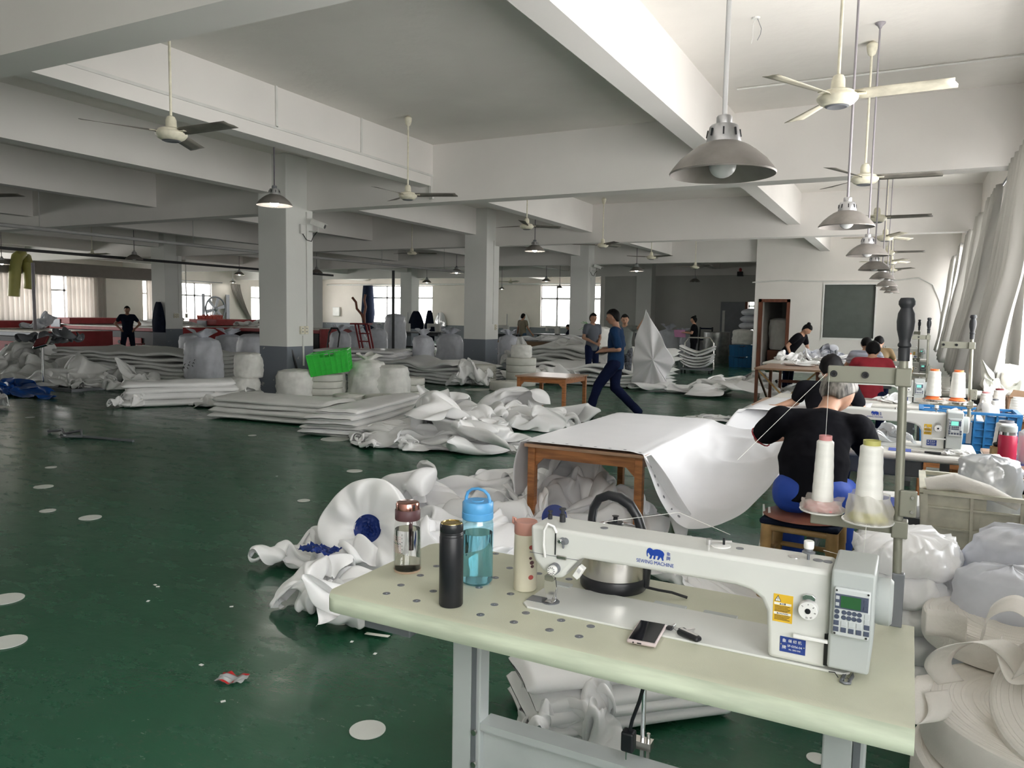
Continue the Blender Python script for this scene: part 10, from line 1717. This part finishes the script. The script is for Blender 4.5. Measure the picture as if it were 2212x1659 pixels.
# ---------------------------------------------------------------- cutting machines on the left
def cutter(label, x0, x1, y0, y1, h, panel=True):
    t = thing('cutting_table', label, 'cutting machine', ((x0 + x1) / 2, (y0 + y1) / 2, 0)); X_ = (x1 - x0) / 2; Y_ = (y1 - y0) / 2
    MB().box((-X_, -Y_, .0), (X_, Y_, h - .16)).build('base', M['dark'], t, bev=.02); MB().box((-X_ - .04, -Y_ - .04, h - .16), (X_ + .04, Y_ + .04, h - .04)).build('rail', M['red'] if not panel else M['dgrey'], t, bev=.01)
    MB().box((-X_, -Y_, h - .04), (X_, Y_, h)).build('bed', M['bed'], t); MB().box((X_ + .04, -Y_ - .03, .12), (X_ + .12, Y_ + .03, h)).build('end_panel', M['red'], t, bev=.01)
    MB().box((-X_ * .1, -Y_ - .05, .16), (X_ * .62, -Y_ - .005, .52)).build('red_door', M['red'], t, bev=.01)
    MB().cyl((X_ * .3, -Y_ - .05, .35), (X_ * .3, -Y_ - .07, .35), .07).build('round_vent', M['dark'], t)
    MB().box((-X_ * .9, -Y_ - .1, h + .03), (-X_ * .45, Y_ + .1, h + .26)).build('gantry', M['red'], t, bev=.02); MB().box((-X_ * .75, -Y_ - .14, h - .1), (-X_ * .6, -Y_ - .1, h + .2)).build('gantry_head', M['dgrey'], t)
    return t
cutter('near black and red cutting table at the left, white bed on top', -27.0, -22.5, 13.4, 15.6, .84)
cutter('long red cutting table behind the man with hands on hips', -30.5, -23.0, 18.2, 20.6, .92, False)
cutter('red cutting table behind the white bags, right of the far left column', -25.5, -18.6, 20.9, 22.8, .95, False)
sheet('heap1', 'fabric_heap', 'white sheets heaped on the near cutting table by the post', 'fabric heap', (-25.2, 15.0), (1.5, 1.2, .6), .4, M['bag'], z=.84)
sheet('heap2', 'fabric_heap', 'white cloth on the long red cutting table', 'fabric heap', (-25.0, 19.6), (3.2, 1.2, .42), 1.4, M['clothd'], z=.92)
sheet('flat3', 'fabric_heap', 'white cloth on the red cutting table near the wall fan', 'fabric heap', (-21.6, 21.3), (2.6, 1.0, .35), .4, M['clothd'], z=.95)
crate('plastic_crate', 'red plastic crate on the cutting table near the wall fan', (-25.0, 21.7, .95), (.8, .5, .42), mat('red_plastic', (.50, .07, .04), .4), rot=(0, 0, .3))
t = thing('stool', 'low wire stool in front of the long red cutting table', 'stool', (-21.6, 15.9, 0)); MB().cbox((0, 0, .45), (.36, .30, .03)).build('seat', M['redk'], t)
for sx_ in (-.15, .15):
    for sy_ in (-.12, .12): MB().cyl((sx_, sy_, 0), (sx_ * .9, sy_ * .9, .45), .012, n=8).build('leg', M['steel'], t)
# big wall fan, curtains and things on the left wall
y0 = at(462, 650, x=XL).y; t = thing('wall_fan', 'large five-bladed extractor fan in the left wall window', 'fan', (XL + .12, y0, 1.65))
MB().tube([(0, .66 * math.cos(a), .66 * math.sin(a)) for a in [i * PI / 16 for i in range(32)]], .05, 8, closed=True).build('fan_ring', M['dgrey'], t, smooth=60)
MB().ell((0, 0, 0), (.08, .14, .14)).build('hub', M['dgrey'], t, smooth=180)
for k in range(6):
    q = MB(); q.M = Matrix.Rotation(k * PI / 3 + .3, 4, 'X'); q.prism([(.10, -.05), (.60, -.14), (.62, .06), (.10, .06)], .02, 'x', 0); q.M = Matrix.Identity(4); q.build('fan_blade', M['dgrey'], t)
for a_, b_ in (((-.9, -.72), (-.72, .8)), ((.72, -.72), (.95, .8))): MB().box((-.02, a_[0], a_[1]), (.02, b_[0], b_[1])).build('mounting_board', M['dgrey'], t)
def lcurt(label, p0, p1, zb, m='curtainw', n=6, seed=0, zt=3.05, pin=None):
    ya, yb = at(p0, 650, x=XL + .2).y, at(p1, 650, x=XL + .2).y
    def f(u, v):
        y = ya + (yb - ya) * u; y = y if not pin else y * (1 - v ** 1.5) + (pin + (y - pin) * .18) * v ** 1.5
        return (XL + .14 + .07 * math.sin(u * n * 2 * PI + seed), y, zt + (zb - zt) * v)
    t_ = thing('curtain', label, 'curtain', (0, 0, 0)); MB().grid(f, n * 10, 12).build('cloth', M[m], t_, smooth=180, solid=.002)
lcurt('off-white curtain at the left picture edge', -40, 112, .75, n=14, seed=1); lcurt('off-white curtain left of the man with hands on hips', 145, 230, .75, n=9, seed=2); lcurt('narrow curtain end by the far left column', 318, 340, .75, n=3)
lcurt('pale curtain tied back to the right of the wall fan', 502, 520, 1.0, n=5, seed=3, pin=at(545, 650, x=XL).y)
tag(MB().cyl((XL + .14, 2, 3.08), (XL + .14, 30, 3.08), .02, n=8).build('curtain_rail', M['dgrey']), 'thin curtain rail along the left window wall', 'rail')
def hang(name, label, cat, px, py, w, h, m, x=None, y=None, d=.14):
    c = at(px, py, x=x, y=y); t_ = thing(name, label, cat, c)
    def f(u, v):
        a = u * 2 * PI; r = (.34 + .66 * min(1, v * 1.5) ** .7) * (1 + .12 * math.sin(a * 4 + v * 3)); q_ = (w / 2 * r * math.cos(a), d * .5 * r * math.sin(a)); 
        return (q_[0], q_[1], -h * v) if y is not None or name == 'jacket' else (q_[1], q_[0], -h * v)
    MB().grid(f, 32, 14).build('hanging_body', m, t_, smooth=180); MB().tube([(0, .05, .06), (0, 0, .05), (0, 0, -.02)], .012, 6).build('hook', M['tape'], t_); return t_
hang('jacket', 'black jacket hanging on the far left column', 'jacket', 342, 652, .6, .98, M['navy'], y=16.78)
hang('handbag', 'dark handbag hanging on the far column by the window', 'bag', 899, 672, .80, .85, M['navy'], y=30.52)
hang('coat', 'dark blue coat hanging beside the handbag', 'coat', 928, 670, .55, 1.45, M['navy'], y=30.53)
hang('plastic_bag', 'clear plastic bag with red contents hanging on the far wall', 'bag', 952, 675, .7, .8, M['film'], y=YF - .08)
hang('white_bag', 'white bag with a black strap hanging on the far wall behind the beige shirt', 'bag', 1131, 678, .7, .8, M['white'], y=YF - .08)
q = MB(); a = at(795, 603, y=YF - .3)
q.lathe([(.30, 0), (.36, -.8), (.42, -1.7), (.32, -2.5), (.10, -2.9)], 16, cap=False); q.M = Matrix.Identity(4)
tag(q.build('curtain', M['navy'], smooth=60, loc=(a.x, a.y, 3.25)), 'dark curtain gathered and tied at the left of the far window', 'curtain')
tag(MB().cbox((0, -.05, 0), (.55, .12, .55)).build('meter_box', M['white'], loc=at(728, 673, y=YF - .05), bev=.03), 'small white meter box with blue face on the far wall', 'meter')
# pole, red stool with bent frame, tables in the middle distance
a = fl(849, 775); tag(MB().cyl((a[0], a[1], 0), (a[0], a[1], 3.0), .05, n=10).build('steel_post', M['dark'], smooth=60), 'thin dark post in front of the far window', 'post')
t = thing('red_stool', 'dark red wooden stool with a bent handlebar frame, upside down on the sheet stack', 'stool', (-12.25, 15.4, .64), rz=.3)
for x in (-.14, .14): MB().bar((x + .05, 0, 0), (x - .08, 0, .62), .04).build('leg', M['redk'], t); MB().bar((x + .05, .2, 0), (x - .08, .2, .62), .04).build('leg', M['redk'], t)
MB().box((-.34, -.06, .60), (.14, .26, .64)).build('seat', M['redk'], t)
for z in (.18, .38): MB().bar((-.12, 0, z), (.17, 0, z), .03).build('rung', M['redk'], t)
MB().tube([(-.30, 0, 1.28), (-.20, 0, 1.16), (-.18, 0, 1.0), (-.05, 0, .86), (.03, 0, .64)], .03, 10).build('bent_bar', M['woodd'], t, smooth=60); MB().tube([(.05, 0, 1.36), (.02, 0, 1.22), (.06, 0, 1.05), (.02, 0, .86), (.03, 0, .64)], .03, 10).build('bent_bar', M['woodd'], t, smooth=60)
t = thing('chair', 'black bent chair frame behind the green crate', 'chair', (*fl(728, 800), 0)); MB().box((-.2, -.2, .45), (.2, .2, .5)).build('seat', M['dark'], t)
for x in (-.18, .18): MB().tube([(x, -.2, 0), (x, -.2, .5), (x, -.1, 1.0)], .02, 8).build('frame', M['dark'], t); MB().cyl((x, .2, 0), (x, .2, .5), .02).build('leg', M['dark'], t)
MB().tube([(-.18, -.1, 1.0), (-.1, -.1, 1.12), (.1, -.1, 1.12), (.18, -.1, 1.0)], .025, 8).build('back', M['dark'], t)
for (px, py, w, lab) in ((872, 24.5, 1.9, 'grey work table in the aisle before the far window'), (938, 25.5, 1.7, 'grey work table behind the narrow standing bag'), (1195, 27.4, 1.6, 'far work table where the navy-clad worker sits'), (1085, 26.0, 1.6, 'far work table beside the second column')):
    white_table(lab, at(px, 700, y=py).x, py - .35, w, .7, .86, top='dgrey', leg='dark')
for (px, y_, lab) in ((1195, 27.4, 'small far sewing machine in front of the worker in navy'), (1085, 26.0, 'far sewing machine beside the second column'), (872, 24.5, 'far sewing machine standing on the grey aisle table'), (938, 25.5, 'far sewing machine behind the standing bags')):
    c = at(px, 700, y=y_); o = thing('sewing_machine', lab, 'sewing machine', (c.x, c.y, .86)); MB().prism([(-.3, .32), (.28, .32), (.28, 0), (.1, 0), (.08, .2), (-.2, .2), (-.22, .1), (-.3, .1)], .16, 'y', -.08).build('machine_arm', M['machine'], o, bev=.02); MB().cyl((.2, 0, .32), (.2, 0, .75), .012).build('thread_rod', M['dgrey'], o)
tag(MB().box((-1.1, -.4, 0), (1.1, .4, .72)).build('fabric_box', M['card'], loc=(-10.9, 22.4, 0)), 'big brown cardboard carton covered with a white sheet', 'carton')
sheet('flat3', 'fabric_sheet', 'white sheet lying over the brown carton and the blue crate', 'sheet', (-10.3, 22.2), (2.9, 1.0, .25), .1, M['clothw'], z=.74)
crate('plastic_crate', 'blue plastic crate right of the brown carton', (-9.15, 22.0, 0), (.8, .7, .75), M['bluepl'])
c = at(1290, 745, y=18.9); sack('sack', 'white sack with green leafy strips on top, behind the walking man', (c.x, 18.9), .38, .95, M['bagw'], 3, False, z=.35)
q = MB(); rnd = random.Random(4)
for k in range(26):
    a_ = rnd.uniform(0, 6.28); l_ = rnd.uniform(.15, .34); q.bar((.05 * math.cos(a_), .05 * math.sin(a_), 0), (l_ * math.cos(a_), l_ * math.sin(a_), rnd.uniform(-.16, .10)), .03, .006)
tag(q.build('green_strips', mat('green_film', (.12, .42, .10), .5), loc=(c.x - .15, 18.8, 1.32)), 'bright green plastic strips spilling over the white sack', 'strips', kind='stuff')
# held cloth
def held():
    O_ = [at(px, py, y=15.55) for px, py in ((1394, 668), (1371, 735), (1369, 790), (1361, 836), (1400, 838), (1443, 834), (1437, 815), (1458, 783), (1434, 735))]; cn = at(1410, 778, y=15.40); n = len(O_)
    def f(u, v):
        k = (u * n) % n; i = int(k); w = k - i; p = O_[i % n] * (1 - w) + O_[(i + 1) % n] * w; r = p * v + cn * (1 - v); a = u * 2 * PI
        return (r.x, r.y + .07 * math.sin(a * 9) * v * (1 - .4 * v) + .05 * math.sin(a * 3 + 1) * v, max(r.z, .01))
    return tag(MB().grid(f, 180, 18).build('held_sheet', M['smooths'], smooth=180, solid=.002), 'white pleated sheet held up by one corner, hanging to the floor', 'sheet')
held()
# recess: trolley, bin, dolly, blue crate
c = fl(1505, 806); t = thing('folding_trolley', 'hand trolley loaded with folded white fabric', 'trolley', (c[0], c[1], 0), rz=.1)
MB().tube([(-.42, .3, .1), (-.40, .3, .85), (-.3, .3, 1.0), (.3, .3, 1.0), (.40, .3, .85), (.42, .3, .1)], .022, 8).build('handle', M['steel'], t, smooth=60); MB().box((-.42, -.35, .1), (.42, .35, .14)).build('platform', M['dgrey'], t)
for x in (-.38, .38): MB().cyl((x - .02, -.28, .06), (x + .02, -.28, .06), .06).build('wheel', M['dark'], t); MB().cyl((x - .02, .28, .06), (x + .02, .28, .06), .06).build('wheel', M['dark'], t)
for k in range(6):
    def f(u, v): a = (u - .5) * 2; e = v * 2 * PI; return (.47 * a * (1 - .12 * abs(a) * (6 - k) / 6) , .28 * math.cos(e), .17 + .085 * k + .17 * a * a * (1 - k / 8) + .034 * math.sin(e) + (.1 * abs(a) if k > 3 else 0))
    tag(MB().grid(f, 20, 12).build('folded_fabric', M['cloth'], smooth=60, loc=(c[0], c[1], 0)), 'folded white fabric on the trolley, layer %s from below' % ('one', 'two', 'three', 'four', 'five', 'six')[k], 'fabric', 'folded fabrics on the trolley')
c = fl(1546, 784); t = thing('metal_bin', 'round silver metal bin by the end wall', 'bin', (c[0], c[1], 0)); MB().lathe([(.44, 0), (.45, .02), (.45, 1.08), (.47, 1.10), (.44, 1.10), (.43, .3), (0, .3)], 36).build('bin_body', mat('galvanised', (.42, .43, .42), .35, .8, var=.3), t, smooth=40)
t = thing('hand_truck', 'black and blue hand truck leaning by the end wall', 'hand truck', (*fl(1520, 782), 0)); 
for x in (-.22, .22): MB().cyl((x, 0, .1), (x, .2, 1.25), .03).build('side_rail', M['dark'], t); MB().cyl((x * 1.3 - .02, 0, .12), (x * 1.3 + .02, 0, .12), .12).build('wheel', M['dark'], t)
for z in (.4, .8, 1.2): MB().cyl((-.22, .16 * z, z), (.22, .16 * z, z), .025).build('crossbar', M['navyd'], t)
for k in range(2): crate('plastic_crate', '%s blue plastic crate at the recess corner beside the partition' % ('lower', 'upper')[k], (-4.85, 25.6, .36 * k), (.7, .6, .35), M['bluepl'])
sack('sack', 'white cloth bundle hanging over the blue crates', (-4.85, 25.6), .34, .50, M['bagw'], 4, False, z=.73)
for k in range(3): tag(MB().ell((0, 0, 0), (.34, .30, .13), 20, 12).build('stuffed_bag', M['bag'], smooth=180, loc=(-4.72 + .03 * k, 25.9, 1.34 + .22 * k)), 'grey stuffed bag, %s of the three piled above the blue crates' % ('lowest', 'middle', 'topmost')[k], 'bag', 'stuffed bags above the blue crates')
# ---------------------------------------------------------------- litter on the floor
M['disc'] = mat('white_offcut', (.62, .64, .60), .6, var=.03)
P_ = [((12, 1295), .085, 'at the left picture edge, upper'), ((15, 1388), .080, 'at the left picture edge, lower'), ((195, 1119), .075, 'largest at left'), ((103, 1104), .055, 'small, beside the largest at left'), ((94, 1052), .075, 'faint, top of the left group'), ((656, 1082), .050, 'bright small one'), ((766, 1018), .075, 'grey, above the blue-windowed heap'),
      ((794, 1578), .065, 'by the table leg'), ((724, 949), .17, 'behind the long glossy bundle tip'), ((432, 905), .06, 'tiny, below the sack bundle'), ((110, 1010), .05, 'tiny, upper left floor'), ((1030, 842), .25, 'thin, behind the middle heap'), ((1050, 841), .12, 'thin, beside the bare table'), ((545, 941), .05, 'tiny, left of the glossy bundle'),
      ((1765, 1640), .035, 'under the table right end'), ((65, 902), .06, 'tiny, by the window reflection')]
for (px, r, lab) in P_:
    c = at(px[0], px[1], z=0); q = MB(); q.lathe([(0, 0), (r, 0), (r, .003), (0, .0035)], 30); tag(q.build('fabric_disc', M['disc'], smooth=40, loc=(c.x, c.y, .0015)), 'white fabric offcut disc on the green floor, ' + lab, 'offcut', 'fabric offcut discs on the floor')
for i, (px, py) in enumerate(((435, 1437), (482, 1516), (320, 1299), (335, 1264), (341, 1268), (760, 1387), (800, 1370), (500, 1311), (810, 1413), (1066, 1020), (598, 1029))):
    c = at(px, py, z=0); tag(MB().cbox((0, 0, .001), (.018, .013, .002)).build('paper_bit', M['white'], loc=(c.x, c.y, .001), rot=(0, 0, i)), 'tiny white paper bit on the green floor', 'litter', 'paper bits on the floor')
c = at(502, 1470, z=0); t = thing('snack_wrapper', 'crumpled red and clear snack wrapper on the green floor', 'wrapper', (c.x, c.y, 0), rz=.3)
def wf(u, v): return ((u - .5) * .12, (v - .5) * .075, .010 + .010 * noise.noise(Vector((u * 5, v * 4, 1))) + .006 * math.sin(u * 9))
MB().grid(wf, 18, 12).build('clear_film', M['film'], t, smooth=30); MB().grid(lambda u, v: tuple(Vector(wf(u, .82 + .18 * v)) + Vector((0, 0, .002))), 18, 3).build('red_edge', mat('red_print_film', (.50, .02, .02), .3), t, smooth=30); MB().grid(lambda u, v: tuple(Vector(wf(.1 + .6 * u, .16 * v)) + Vector((0, 0, .002))), 18, 3).build('red_edge', bpy.data.materials['red_print_film'], t, smooth=30)
c = at(160, 943, z=0); tag(MB().tube([(-.5, 0, .02), (-.3, .05, .05), (-.1, -.05, .03), (.05, .06, .07), (.2, -.04, .02), (.1, -.15, .03), (-.1, -.1, .02), (.3, .02, .015), (.9, .12, .01)], .018, 6).build('tangled_strap', M['dgrey'], smooth=60, loc=(c.x, c.y, 0)), 'tangled grey strap lying on the floor at the left', 'strap')
sheet('long4', 'fabric_tail', 'frayed white cloth end entering at the left edge', 'fabric', (at(2, 885, z=0).x - .45, at(2, 885, z=0).y), (.9, .5, .32), .4, M['clothw'])
c = at(705, 1340, z=0); ribbon('narrow white fabric strip on the floor by the green table corner', [(c.x, c.y, .02), (c.x + .08, c.y - .02, .01), (c.x + .16, c.y + .05, .03)], .03); c = at(790, 1372, z=0); ribbon('short white fabric strip on the floor below the drawer', [(c.x, c.y, .01), (c.x + .12, c.y + .02, .012)], .02, (0, 1, .1))
